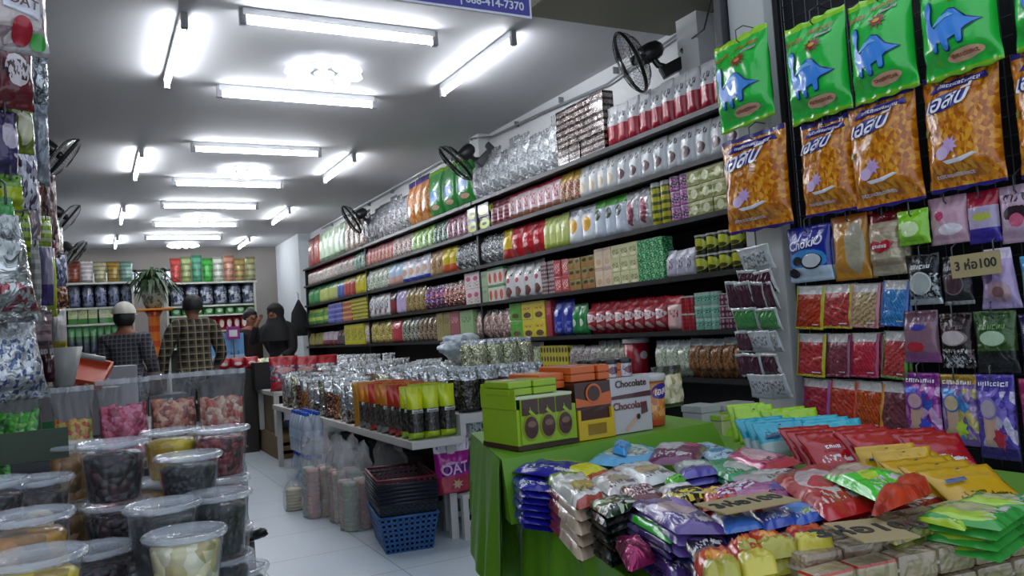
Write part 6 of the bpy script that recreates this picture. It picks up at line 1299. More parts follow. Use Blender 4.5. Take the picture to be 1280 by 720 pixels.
# black leaf-like plastic flap and a tall clear sack at the aisle edge
p = RY(322, 700, 2.55); 
r = empty('plastic_sack', (.335, 2.6, ZL+.001)); tag(r, 'clear plastic sack at the aisle edge of the tub table', 'plastic bag')
V = []; F = []; n = 26; L = 20
for j in range(L+1):
    v = j/L
    for i in range(n):
        a = 2*PI*i/n; rr = .075*(1-.3*sm((v-.75)/.25))+.012*noise.noise((math.cos(a)*2+4, math.sin(a)*2, v*6)); V.append((rr*math.cos(a), rr*math.sin(a), .002+.3*v))
for j in range(L):
    for i in range(n): a = j*n+i; b = j*n+(i+1) % n; F.append((a, b, b+n, a+n))
F.append(tuple(range(n))[::-1]); mk('bag_film', V, F, m_sack, r, [(0, 0)]*len(V)); m, _, _ = cups(.2, .05, None); m.build('contents', CT['brown'], r, True)
a = RY(316, 668, 2.75); o = crumple('black_bag', .028, plain('black_film', '#0c0c0e', .3, coat=.3), 3, None, 14, (1.5, .6, .6), .25, 3); a = RZ(319, 676, ZL); stand(o, a.x, min(a.y, 2.78), ZL+.001, .3, 'small black plastic bag end poking out beside the tubs', 'plastic bag')
# clear bags of candied fruit on the higher table
m_film = clear('bag_film_clear', (.93, .95, .98, 1), .06, 1., 16.)
def clearbag(x0, x1, yt, yb, Y, cols, fill, label, seed, d=.09, grp_='clear bags of candied fruit behind the tubs', rz=None, base=.832, sc=34, name='candy_bag'):
    a = RY(x0, (yt+yb)/2, Y); b_ = RY(x1, (yt+yb)/2, Y); w = b_.x-a.x; cx = (a.x+b_.x)/2; zt = RY((x0+x1)/2, yt, Y).z; h = zt-base
    r = empty(name); b = Pouch(w, h, d, seed, flat_bottom=True, wr=.014, seal=.04, jag=.004, pinch=.12); b.obj('bag_film', m_film, r, 22, 26)
    b.band('seal_strip', clear('seal_haze', (.95, .96, .97, 1), .35, .6), r, .93, .99, .02, .98, .0015, 14, 1)
    V = []; F = []; U = []; nx, nz = 18, 14
    for side in (-1, 1):
        q = len(V)
        for j in range(nz+1):
            for i in range(nx+1):
                u = .04+.92*i/nx; v = .01+(fill+.05*noise.noise((u*5, seed, 0))-.01)*j/nz; s_ = b.S(u, v, -.003, side); tp = max(0, 1-(j/nz)**6)*.9+.1; am = .004*noise.noise((s_.x*90, s_.z*90, side+seed)); s_.y = s_.y*tp+side*am*tp; V.append(s_); U.append((u, v))
        for j in range(nz):
            for i in range(nx): k = q+j*(nx+1)+i; f = (k, k+1, k+nx+2, k+nx+1); F.append(f if side < 0 else f[::-1])
    c = mk('contents', V, F, lumps('fruit_'+'_'.join(cols)[1:14]+str(seed), cols, sc*1.7), r, U); c['kind'] = 'stuff'
    r.location = (cx, Y, base); r.rotation_euler.z = rz if rz is not None else random.uniform(-.35, .35); tag(r, label, 'bag', grp_); return r
clearbag(62, 120, 482, 556, 2.98, ('#c8841c', '#c84c14', '#9ca828', '#d8a838'), .6, 'clear bag of orange and yellow candied fruit, next to the green one', 1)
clearbag(118, 190, 472, 560, 3.06, ('#b81c4c', '#d84874', '#a01440', '#e07c98'), .68, 'clear bag of bright pink candied fruit', 2)
clearbag(182, 250, 466, 550, 3.16, ('#a8543c', '#c87c5c', '#8c3424', '#d8a484'), .66, 'clear bag of salmon coloured fruit behind the yellow tub', 3, rz=.25)
clearbag(244, 309, 461, 548, 3.08, ('#9c5c48', '#c89078', '#b84c38', '#d8b49c'), .66, 'clear bag of salmon and beige fruit above the dark red berries', 4, rz=-.2)
clearbag(-16, 58, 478, 560, 2.9, ('#2c9c14', '#48c824', '#1c7c0c', '#7cd84c'), .7, 'clear bag of vivid green candied fruit at the left edge', 5)
o = MB().box((-.03, -.003, 0), (.03, .003, .16)).build('green_card', plain('card_green', '#1c6c30', .5)); p = RY(54, 540, 2.95); stand(o, p.x, 3.09, .832, .1, 'narrow dark green card between the green and orange candy bags', 'card')
# white scoop and orange tray on goods farther back
r = empty('plastic_scoop'); MB().lathe([(.03, 0), (.04, .01), (.075, .16), (.072, .16), (.036, .012), (.0005, .01)], 26, capt=False).build('scoop_bowl', plain('scoop_white', '#a8a8a4', .4), r, True); MB().tube([(.05, 0, .13), (.16, 0, .1)], .012, 8).build('handle', plain('scoop_white', '#a8a8a4', .4), r, True)
p = RY(80, 480, 3.9); stand(r, p.x, 3.95, .832, .2, 'white plastic scoop cup behind the orange candy bag', 'scoop'); r.scale = (1, 1, .9)
st2 = empty('display_table', (.0, 5.0, 0)); tag(st2, 'narrow dark table along the left side of the aisle behind the candy bags', 'table'); MB().box((-.35, -.9, .78), (.3, 2.6, .81)).build('table_top', m_board, st2)
for (x, y) in ((-.33, -.86), (.24, -.86), (-.33, 2.5), (.24, 2.5)): MB().box((x, y, 0), (x+.04, y+.04, .78)).build('leg', m_board, st2)
zs_ = RY(80, 484, 4.3).z; r.location = (p.x*1.1, 4.3, zs_); r.scale = (1.1, 1.1, 1.15)
o = MB().box((-.09, -.09, 0), (.09, .09, zs_-.813), .003).build('carton', plain('grey_carton', '#8c8484', .6)); stand(o, p.x*1.1, 4.3, .811, 0, 'grey carton under the white scoop cup', 'carton')
a = RY(96, 460, 4.6); b_ = RY(126, 476, 4.4); o = MB().box((-.08, -.1, 0), (.08, .1, .012)).box((-.085, -.105, .0), (-.075, .105, .04)).box((.075, -.105, 0), (.085, .105, .04)).box((-.085, -.105, 0), (.085, -.095, .04)).box((-.085, .095, 0), (.085, .105, .04)).build('orange_tray', plain('orange_plastic', '#c85434', .4)); o.location = ((a.x+b_.x)/2, 4.5, RY(110, 470, 4.5).z-.0); o.rotation_euler = (.5, .25, -.2); tag(o, 'tilted orange plastic tray left of the person in the white cap', 'tray')
o = MB().box((-.1, -.1, 0), (.1, .1, RY(110, 484, 4.5).z-.82)).build('carton', plain('grey_carton', '#8c8484', .6)); stand(o, (a.x+b_.x)/2+.03, 4.56, .811, .1, 'grey flat carton holding up the orange tray', 'carton')
o = MB().box((-.12, -.15, 0), (.12, .15, RY(145, 458, 5.45).z-.812), .004).build('carton', plain('pale_carton', '#a4a0a4', .6)); stand(o, RY(143, 470, 5.45).x, 5.6, .812, .05, 'pale carton on the left side table in front of the grey plaid blouse', 'carton')
# ================================================================ left wall of hanging goods
r = HR = empty('hanging_rack', (-.42, 6.5, 0)); tag(r, 'dark rack along the left wall hung with packets', 'rack')
MB().box((-.03, -4.2, .2), (0, 4.9, 3.1)).build('back_panel', plain('rack_backing_left', '#232125', .8), r)
for y in (-4.2, -1.2, 1.8, 4.85): MB().box((0, y, 0), (.03, y+.03, 3.1)).build('upright', m_board, r)
for z in (3.05, 2.5, 2.0, 1.5, 1.1): MB().tube([(.03, -4.2, z), (.03, 4.9, z)], .006, 6).build('hanging_rail', m_wire, r, True)
def lh(x0, x1, yt, yb, Y, mat, label, seed, th=.6, d=.07, deco=None, film='packet_film', n=0, lean_=0., **k):
    pz = RY((x0+x1)/2, yt, Y).z; pb = RY((x0+x1)/2, yb, Y).z; xa, xb = RY(x0, (yt+yb)/2, Y).x, RY(x1, (yt+yb)/2, Y).x; w = (xb-xa)/math.cos(th*.8); h = pz-pb
    k.setdefault('wr', .004); r = empty('hanging_packet'); b = Pouch(w, h, d, seed, seal=.05, **k); b.obj(film, mat, r, 14, 16)
    if deco: deco(b, r, w, h)
    r.location = ((xa+xb)/2, Y, pb); r.rotation_euler = (lean_, 0, th); tag(r, label, 'packet', 'packets hanging on the left'); arm(r.location.x, Y, pz); hook(r, w, h); return r
def arm(x, y, z): MB().tube([(0, y-6.5, min(z, 3.1)+.03), (x+.42-.02*math.sin(.4), y-6.5+.1, z+.045)], .004, 6).build('hanging_arm', m_wire, HR, True)
def oat2(b, r, w, h):
    b.poly('lettering_backing', Wh, r, [(.5, .38), (.9, .32), (.9, .5), (.5, .56)], .003, .04); b.text('brand_lettering', ink('oat_brown', '#5c2c20'), r, 'OAT', .7, .44, w*.16, .008, -.12)
    b.poly('red_print', ink('oat_red', '#a81c30'), r, ell(.7, .19, .11, .13), .003, .04); b.poly('green_print', ink('oat_green', '#3c9c3c'), r, ell(.87, .11, .08, .08), .005, .04); b.poly('green_print', ink('oat_green', '#3c9c3c'), r, ell(.8, .62, .1, .05), .005, .04)
lh(-70, 60, -70, 62, 2.3, pk('oat_clear', '#a8a0a0', blob='#c8b8b4', bc=(.5, .6), br=(.5, .4), vor=('#a89c98', '#c8c0bc', '#8c7478'), vr=(.05, .6), vs=9, bump=.8), 'big clear OAT packet at the top left corner', 1, .35, deco=oat2)
f_l = foil('silver_left', '#e4e8ec', '#5c6064', 14, 1., .12, .7)
lh(-12, 42, 52, 136, 2.6, pk('maroon_slant', '#6c1c28', blob='#d8c8cc', bc=(.5, .55), br=(.3, .25), marks='#2c1418', mr=(.4, .7), head='#b8a0a8'), 'maroon and white packet below the OAT packet', 2, .5)
lh(34, 60, 70, 130, 3.4, f_l, 'bright silver clear packet at the edge of the left wall', 3, .4)
lh(38, 61, 122, 232, 3.8, foil('grey_left', '#b8bec8', '#6c7078', 8, .8, .25, .3), 'long grey crinkled packet under the bright silver one', 4, .4)
lh(8, 42, 130, 192, 2.7, pk('olive_oval', '#7c8c1c', blob='#d0ccac', bc=(.5, .5), br=(.28, .36)), 'olive packet with cream oval on the left wall', 5, .5)
lh(-16, 22, 138, 222, 2.6, pk('violet_left', '#3c2c5c', blob='#b8a8b8', bc=(.6, .6), br=(.3, .2), bump=.8), 'dark violet packet left of the olive one', 6, .5)
lh(16, 46, 178, 262, 3.0, pk('purple_silver', '#5c4c70', vor=('#3c2c50', '#b8b0c0', '#e0dce4'), vs=10, bump=.9), 'violet and silver packet below the olive one', 7, .5)
lh(-10, 28, 218, 262, 2.6, pk('lime_left', '#a8b818', head='#5c8c1c', hf=.6), 'lime packet at the left edge, middle height', 8, .5)
lh(-10, 16, 246, 300, 2.4, pk('green_left', '#2c8c30', foot='#b8c4b8', ff=.4), 'green packet with pale foot at the left edge', 9, .5)
lh(28, 50, 226, 300, 3.6, pk('pinkwhite_left', '#b8a0a4', vor=('#a87c80', '#e0d8d8', '#7c7880'), vs=9), 'pinkish white packet on the left wall', 10, .5)
lh(14, 38, 262, 322, 3.2, pk('lime_spiral', '#8cac14', rows=5, rowc='#4c5c10'), 'lime striped packet on the left wall', 11, .5)
lh(46, 64, 270, 308, 4.6, pk('lime_spiral2', '#9cbc24', rows=4, rowc='#dce4b0'), 'second lime striped packet, farther back on the left wall', 12, .5)
lh(52, 71, 218, 300, 5.2, pk('brown_clear_l', '#7c6460', vor=('#5c3c34', '#b8a8a8', '#8c7470'), vs=9, bump=.9), 'brown clear packet at the edge of the left wall', 13, .5)
lh(60, 74, 288, 322, 6.2, pk('darkred_l', '#4c1824', vor=('#7c1c2c', '#28141c', '#b8a0a8'), vs=8), 'dark red patterned packet on the left wall', 14, .5)
lh(64, 84, 318, 358, 6.4, pk('navy_white_l', '#3c4868', vor=('#242c48', '#a8b0c4', '#5c6488'), vs=8), 'navy and white packet above the brown one', 15, .5)
lh(66, 85, 358, 384, 6.5, pk('orange_brown_l', '#7c3c1c', vor=('#5c2814', '#b87c4c', '#2c1410'), vs=8), 'orange-brown packet at the far end of the near left wall', 16, .5)
lh(36, 50, 300, 388, 4.2, pk('grey_strip_l', '#94948c', rows=7, rowc='#b4b4ac'), 'grey ribbed packet on the left wall', 17, .5)
lh(50, 66, 296, 382, 4.8, pk('violet_lime_l', '#9c94b0', head='#c8c8cc', foot='#4c3c7c', ff=.3), 'lilac and violet packet on the left wall', 18, .5)
lh(58, 70, 310, 396, 5.4, pk('lime_edge_l', '#9cb024', head='#c8ccc0'), 'narrow yellow-green packet on the left wall', 19, .5)
lh(24, 66, 388, 440, 4.0, pk('pink_sachets', '#8c7478', rows=4, rowc='#5c4448', bump=.8), 'pinkish brown packet strip above the scoop', 20, .4)
lh(50, 68, 436, 478, 4.0, pk('darkbox_l', '#3c141c', head='#8c7c80'), 'small dark red packet left of the scoop', 21, .4)
lh(62, 84, 386, 440, 5.6, pk('white_l', '#a8a8a4', foot='#a89c3c', ff=.25), 'whitish packet with yellow foot near the back of the left wall', 22, .4)
bigA = lh(-60, 52, 268, 404, 2.35, foil('white_foil_big', '#eef1f0', '#34383a', 13, 1., .12, .6, tint=('#a83c4c', '#c8ccc8'), vr=(.1, .35)), 'large crinkled silver-white bag bulging from the left edge', 23, .35, d=.16, taper=.5, wr=.012)
bigB = lh(-50, 62, 392, 502, 2.45, pk('white_blue_candy', '#c4c8cc', vor=('#d0d4d8', '#5c6c9c', '#e8e8e8', '#b8c0c8'), vr=(.04, .7), vs=20, bump=1.3, metal=.3, bs=14), 'large clear bag of white and blue wrapped candy at the left edge', 24, .3, d=.16, taper=.35, wr=.012)
# receding packets along the left wall
LM = [pk('lw_a', '#a84c3c', head='#d8c8a0'), pk('lw_b', '#b8b0a8', vor=('#8c7468', '#d0c8c0')), pk('lw_c', '#3c5c8c', blob='#c8d0dc'), pk('lw_d', '#a8a42c', foot='#5c6c1c'), pk('lw_e', '#7c2c3c', blob='#d8b8b8'), f_l, pk('lw_f', '#4c7c4c', head='#c8d0b8'), pk('lw_g', '#8c6c4c', vor=('#5c4028', '#b8946c'))]
LB_ = [Pouch(.2, .3, .06, 40+i, wr=.004).obj('hanging_packet', m, None, 7, 8) for i, m in enumerate(LM)]
cn = ['red-brown', 'beige', 'blue', 'olive yellow', 'dark red', 'silver', 'green', 'brown']
for c in range(13):
    for q, z in enumerate((2.72, 2.36, 2.0, 1.64, 1.28, .95)):
        k = (c*3+q*5) % 8; b = LB_[k]
        if z > 2.6: continue
        if z < 1.1 and c < 8: continue
        o = use(b)
        xx = -.3+random.uniform(-.02, .02); arm(xx, 4.2+.5*c-.1, z+.25); stand(o, xx, 4.2+.5*c, z-.0, 1.1+random.uniform(-.2, .2), '%s packet deep on the left wall, %s column back, %s row down' % (cn[k], (ORD+['ninth', 'tenth', 'eleventh', 'twelfth', 'last'])[c], ORD[q]), 'packet', 'packets along the left wall')
# ================================================================ back of the shop
def unit(x0, x1, Y, zs, label, ztop):
    a, b = RY(x0, 420, Y).x, RY(x1, 420, Y).x; r = empty('shelving_unit', ((a+b)/2, Y, 0)); w = b-a; tag(r, label, 'shelving')
    for z in zs: MB().box((-w/2, -.02, z-.03), (w/2, .4, z), .003).build('shelf', plain('shelf_pale', '#b8bcb0', .5), r)
    MB().box((-w/2, .4, 0), (w/2, .42, ztop)).build('back_panel', plain('unit_back', '#4c4c4a', .7), r)
    for s in (-1, 1): MB().box((s*w/2-.015, -.02, 0), (s*w/2+.015, .42, ztop)).build('side_panel', plain('shelf_pale', '#b8bcb0', .5), r)
    return r
YB = 13.9
zrow = lambda y: RY(150, y, YB).z
unit(82, 168, YB, [.35, .8, zrow(440), zrow(403), zrow(383)], 'pale shelving unit at the back left full of packets', zrow(352))
unit(211, 321, YB, [.35, .8, zrow(440), RY(265, 413, YB).z, RY(265, 393, YB).z, RY(265, 381, YB).z], 'pale shelving unit at the back behind the plaid shirt', RY(265, 352, YB).z)
def yrun(x0, x1, yb, yt, n, Y, mat, name, kind, label, g, cat, d=.2, zb=None, lid=None, deep_=0.):
    z0 = zb if zb is not None else RY((x0+x1)/2, yb, Y).z; z1 = RY((x0+x1)/2, yt, Y).z; a, b = RY(x0, yb, Y).x, RY(x1, yb, Y).x; w = (b-a)/n; h = z1-z0
    if kind == 'jar':
        base = empty(name); q = w*.46; MB().lathe([(q*.9, 0), (q, .02), (q, h*.78), (q*.7, h*.88)], 14).build('jar_body', mat, base, True); MB().lathe([(q*.75, h*.86), (q*.76, h*.99), (q*.7, h)], 14).build('lid', lid or plain('jar_lid', '#3c4454', .4), base, True)
    elif kind == 'box': base = MB().box((-w*.46, -d/2, 0), (w*.46, d/2, h), .005).build(name, mat)
    else: base = Pouch(w*1.0, h, min(d, w*.9), n, flat_bottom=True, wr=.006, jag=.01).obj(name, mat, None, 8, 10)
    for i in range(n):
        o = base if i == 0 else dup(base); stand(o, a+w*(i+.5), Y+.12+deep_, z0+.001, random.uniform(-.08, .08), label+', %s' % (ORD[i] if i < (n+1)//2 else ORD[n-1-i])+(' from left' if i < (n+1)//2 else ' from right'), cat, g)
    return base
BZ1 = zrow(352); BZ2 = RY(265, 352, YB).z
cols = [('#8c3c20', 'orange-brown'), ('#b4acb0', 'white speckled'), ('#b8b48c', 'cream and green'), ('#a8882c', 'mustard'), ('#7ca898', 'mint')]
for u_ in (MB().box((RY(84, 352, YB).x, YB-.02, BZ1-.03), (RY(167, 352, YB).x, YB+.4, BZ1)).build('top_shelf', plain('shelf_pale', '#b8bcb0')), MB().box((RY(211, 352, YB).x, YB-.02, BZ2-.03), (RY(321, 352, YB).x, YB+.4, BZ2)).build('top_shelf', plain('shelf_pale', '#b8bcb0'))): pass
tops = [o for o in C.objects if o.name.startswith('top_shelf')]
for i, o in enumerate(tops): tag(o, ['pale top board of the back left shelving', 'pale top board of the back right shelving'][i], 'shelf board')
for i, (c, nm) in enumerate(cols): yrun(84+16.6*i, 84+16.6*(i+1), 352, 326, 1, YB, pk('bk_'+nm.split()[0], c, rows=5, rowc=tuple_hex(c, .7) if i != 1 else '#d8d4d4', bump=.8), 'snack_bundle', 'pouch', nm+' bundle of packets on top of the back left shelving', 'bundles on the back left shelving', 'bundle', zb=BZ1)
for o in list(C.objects):
    if o.name.startswith('snack_bundle') and 'label' in o.keys(): o['label'] = o['label'].replace(', first from left', '')
cols = [('#c8403c', 'red'), ('#9cac6c', 'pale olive'), ('#4c9c7c', 'teal green'), ('#3cac3c', 'vivid green'), ('#c8d0c0', 'white-green'), ('#c88c74', 'salmon'), ('#b89c5c', 'tan'), ('#b0b07c', 'khaki')]
for i, (c, nm) in enumerate(cols): yrun(214+13.5*i, 214+13.5*(i+1), 352, 322-2*(i % 3), 1, YB, pk('bk2_'+nm.replace(' ', '_'), c, rows=4, rowc=tuple_hex(c, .72), bump=.9), 'snack_bundle', 'pouch', nm+' bundle of packets on top of the back right shelving', 'bundles on the back right shelving', 'bundle', zb=BZ2)
for o in list(C.objects):
    if o.name.startswith('snack_bundle') and 'label' in o.keys(): o['label'] = o['label'].replace(', first from left', '')
m_jar = pk('blue_grey_jar', '#3c4658', vor=('#2c3444', '#54607c', '#6c7490'), vr=(.1, .8), vs=8, rough=.2)
yrun(85, 167, 383, 353, 5, YB, m_jar, 'snack_jar', 'jar', 'blue-grey jar at the back left under the bundles', 'blue-grey jars at the back left', 'jar', zb=zrow(383))
yrun(214, 321, 381, 353, 6, YB, pk('blue_grey_jar2', '#444e60', vor=('#343c4c', '#5c6884', '#a0a4b0'), vr=(.1, .8), vs=8, rough=.2), 'snack_jar', 'jar', 'blue-grey jar at the back right under the bundles', 'blue-grey jars at the back right', 'jar', zb=RY(265, 381, YB).z)
m_bg = pk('cream_green_box', '#b8bc94', foot='#3c7c34', ff=.35, marks='#6c8c4c')
yrun(85, 148, 403, 385, 5, YB, m_bg, 'snack_box', 'box', 'cream and green box at the back left', 'cream and green boxes', 'box', zb=zrow(403))
yrun(85, 150, 440, 405, 7, YB, pk('green_grey_bag', '#4c6c54', head='#6cac74', hf=.6, foot='#3c4454', ff=.4, bump=.8), 'snack_bag', 'pouch', 'green and grey bag at the back left', 'green and grey bags', 'bag', zb=zrow(440))
yrun(214, 321, 393, 382, 8, YB, pk('green_round_bag', '#54a05c', blob='#b8d8b8', bc=(.5, .5), br=(.3, .25)), 'snack_bag', 'pouch', 'small green bag at the back right', 'small green bags', 'bag', zb=RY(265, 393, YB).z)
yrun(214, 262, 413, 395, 5, YB, pk('green_box_b', '#7c9c6c', marks='#3c5c34'), 'snack_box', 'box', 'green box at the back right behind plaid shirt', 'green boxes at the back right', 'box', zb=RY(265, 413, YB).z)
yrun(264, 321, 413, 395, 6, YB, pk('red_white_b', '#a82434', blob='#d8d0c8', bc=(.5, .5), br=(.32, .3)), 'snack_packet', 'pouch', 'red and white packet at the back right', 'red and white packets at the back', 'packet', zb=RY(265, 413, YB).z)
yrun(214, 321, 440, 416, 8, YB, pk('white_green_b', '#a8b0a0', foot='#4c7c54', ff=.4), 'snack_box', 'box', 'whitish box low on the back right shelving', 'whitish boxes at the back', 'box', zb=zrow(440))
# between the units: bushy bundle on an orange stand
a = RY(192, 386, 13.2); r = empty('orange_stand', (a.x, 13.2, 0)); tag(r, 'orange stand with round column between the back shelving units', 'stand')
MB().box((-.26, -.2, a.z-.03), (.26, .2, a.z), .01).build('stand_top', plain('stand_orange', '#c87818', .5), r); MB().lathe([(.2, 0), (.18, .04), (.08, .06), (.08, a.z-.12), (.13, a.z-.03)], 24).build('column', pk('stand_stripes', '#c86c1c', rows=8, rowc='#a83c14'), r, True)
r = empty('foliage_bundle', (a.x, 13.2, a.z)); tag(r, 'dark green leafy bundle with dangling fronds on the orange stand', 'plant bundle')
MB().lathe([(.1, 0), (.14, .08), (.17, .25), (.12, .36)], 20).build('pot', pk('bundle_pot', '#4c4c3c', vor=('#3c3c2c', '#74745c', '#8c8c7c'), vs=8), r, True)
lf = MB()
for i in range(170):
    an = random.uniform(0, 2*PI); el = random.uniform(.1, 1.3); L_ = random.uniform(.3, .62); d = Vector((math.cos(an)*math.cos(el), math.sin(an)*math.cos(el), math.sin(el))); p0 = Vector((0, 0, .3)); p1 = p0+d*L_*.6; p2 = p0+d*L_-Vector((0, 0, .3)); sd = d.cross(Vector((0, 0, 1))).normalized()*.025
    lf.add([p0-sd*.3, p0+sd*.3, p1+sd, p1-sd, p2], [(0, 1, 2, 3), (3, 2, 4)])
l_ = lf.build('fronds', plain('frond_green', '#2c4424', .5, var=.4), r); l_['kind'] = 'stuff'
# blue display box, frame, red packs
a, b_ = RY(270, 440, 9.4), RY(313, 440, 9.4); t = RY(290, 416, 9.4); zt = a.z
r = empty('counter', ((a.x+b_.x)/2, 9.75, 0)); tag(r, 'dark small counter under the blue box left of the candy table', 'counter'); MB().box((-.24, -.3, .0), (.24, .3, RY(285, 463, 9.4).z), .005).build('counter_body', plain('counter_dark', '#2c2624', .6), r)
zc = RY(285, 463, 9.4).z
for i in range(3):
    for j in range(3):
        o = Pouch(.15, .13, .06, i+3*j, flat_bottom=False).obj('red_packet', pk('red_pack_b', '#a81428', blob='#d8c0c0', bc=(.5, .5), br=(.3, .15), bump=.8), None, 8, 8) if i+j == 0 else dup(o); stand(o, a.x+.09+.15*i, 9.5+.02*j, zc+.001+.0*j, 0, 'red packet piled below the blue box, %s column, %s deep' % (ORD[i], ORD[j]), 'packet', 'red packets below the blue box'); o.location.y = 9.5+.07*j
r = empty('blue_box', ((a.x+b_.x)/2, 9.8, zc+.001)); w = b_.x-a.x; tag(r, 'sky blue display box behind red packets', 'box')
MB().box((-w/2, 0, 0), (w/2, .2, t.z-zc), .004).build('box_body', pk('skyblue_box', '#5c9cd0', foot='#9cb8d0', ff=.4, marks='#3c5c8c', mr=(.2, .5)), r)
f0, f1 = RY(283, 416, 9.7), RY(300, 416, 9.7); ft = RY(291, 408, 9.7).z; fb = RY(291, 424, 9.7).z
r = empty('payment_stand', ((f0.x+f1.x)/2, 9.7, 0)); tag(r, 'small magenta framed payment placard with blank white square above the blue box', 'placard')
MB().box((-(f1.x-f0.x)/2, 0, fb), ((f1.x-f0.x)/2, .012, ft), .003).build('placard_frame', plain('placard_magenta', '#8c1c7c', .4), r); MB().box((-.045, -.002, fb+.03), (.045, 0, ft-.04)).build('placard_card', plain('placard_white', '#d8d8dc', .5), r); MB().tube([(0, .006, zc+.002), (0, .006, fb)], .006, 6).build('placard_post', m_wire, r)
# dark coat hanging by the white pillar and pink stick
p = RY(374, 385, 13.9); r = empty('hanging_coat', (RY(374, 400, 13.9).x, 13.88, RY(374, 420, 13.9).z)); tag(r, 'black coat hanging beside the far end of the wall shelving', 'coat')
MB().lathe([(.13, 0), (.15, .2), (.13, .4), (.05, .55), (.015, .62)], 18, sx=1, sy=.5).build('coat_body', plain('coat_black', '#121214', .8), r, True)
MB().tube([(0, 0, .6), (0, .0, .72), (.0, .1, .75)], .006, 6).build('coat_hook', m_wire, r)
# ================================================================ people
def skin(name, J, E, mat, parent=None, sub=2):
    """one continuous limb-and-trunk surface grown round a skeleton: J {joint: (x, y, z, r[, r2])}"""
    ks = list(J); me = bpy.data.meshes.new(name); me.from_pydata([J[k][:3] for k in ks], [(ks.index(a), ks.index(b)) for a, b in E], []); o = bpy.data.objects.new(name, me); C.objects.link(o)
    md = o.modifiers.new('skin', 'SKIN'); sv = me.skin_vertices[0].data if me.skin_vertices else None
    if sv is None: me.skin_vertices.new() if hasattr(me.skin_vertices, 'new') else None; sv = me.skin_vertices[0].data
    for i, k in enumerate(ks): r_ = J[k][3]; r2 = J[k][4] if len(J[k]) > 4 else r_; sv[i].radius = (r_, r2); sv[i].use_root = (i == 0)
    md.use_smooth_shade = True; s_ = o.modifiers.new('sub', 'SUBSURF'); s_.levels = sub; s_.render_levels = sub
    dg = bpy.context.evaluated_depsgraph_get(); m2 = bpy.data.meshes.new_from_object(o.evaluated_get(dg)); bpy.data.objects.remove(o)
    m2.materials.clear(); m2.materials.append(mat); m2.polygons.foreach_set('use_smooth', [True]*len(m2.polygons))
    q = bpy.data.objects.new(name, m2); C.objects.link(q)
    if parent: q.parent = parent
    return q
def plaid(key, a, b, c, sc):
    m, n, bs = newmat(key); T = NT(n); tc = T.node('ShaderNodeTexCoord'); sp = T.node('ShaderNodeSeparateXYZ'); T.put(sp.inputs[0], tc.outputs['Object'])
    ang = T.math('ARCTAN2', sp.outputs[0], T.math('MULTIPLY', sp.outputs[1], -1.))
    f = lambda v, k, w: T.math('LESS_THAN', T.math('FRACT', T.math('MULTIPLY', v, k)), w)
    col = T.mix(T.math('MULTIPLY', f(sp.outputs[2], sc, .45), .55), hexc(a), hexc(b)); col = T.mix(T.math('MULTIPLY', f(sp.outputs[0], sc, .45), .55), col, hexc(b))
    col = T.mix(T.math('MULTIPLY', f(sp.outputs[2], sc, .16), .7), col, hexc(c)); col = T.mix(T.math('MULTIPLY', f(sp.outputs[0], sc, .16), .7), col, hexc(c))
    T.put(bs.inputs['Base Color'], col); bs.inputs['Roughness'].default_value = .85; return m
m_skin = plain('skin', '#8c5c44', .55, var=.1); m_hair = plain('hair_black', '#0c0a0a', .6, bump=.4, bs=60)
def hand(J, E, nm, w, d, sc=1.):
    """palm, four fingers and a thumb growing from wrist joint nm along direction d"""
    wv = Vector(w); d = Vector(d).normalized(); s = d.cross(Vector((0, 1, 0.2))).normalized(); p = wv+d*.05*sc; J[nm+'p'] = (*p, .022, .016); E.append((nm, nm+'p'))
    for i in range(4):
        b0 = p+d*.025*sc+s*(.012*(i-1.5)); L_ = (.06, .07, .065, .05)[i]*sc; b1 = b0+d*L_*.5+Vector((0, -.004, 0)); b2 = b1+d*L_*.45+Vector((0, -.014, 0)); 
        for q, (v, r_) in enumerate(((b0, .0095), (b1, .0085), (b2, .007))): J['%sf%d%d' % (nm, i, q)] = (*v, r_)
        E += [(nm+'p', '%sf%d0' % (nm, i)), ('%sf%d0' % (nm, i), '%sf%d1' % (nm, i)), ('%sf%d1' % (nm, i), '%sf%d2' % (nm, i))]
    t0 = wv+d*.03*sc+s*.03; t1 = t0+d*.03*sc+s*.012; J[nm+'t0'] = (*t0, .01); J[nm+'t1'] = (*t1, .008); E += [(nm+'p', nm+'t0'), (nm+'t0', nm+'t1')]
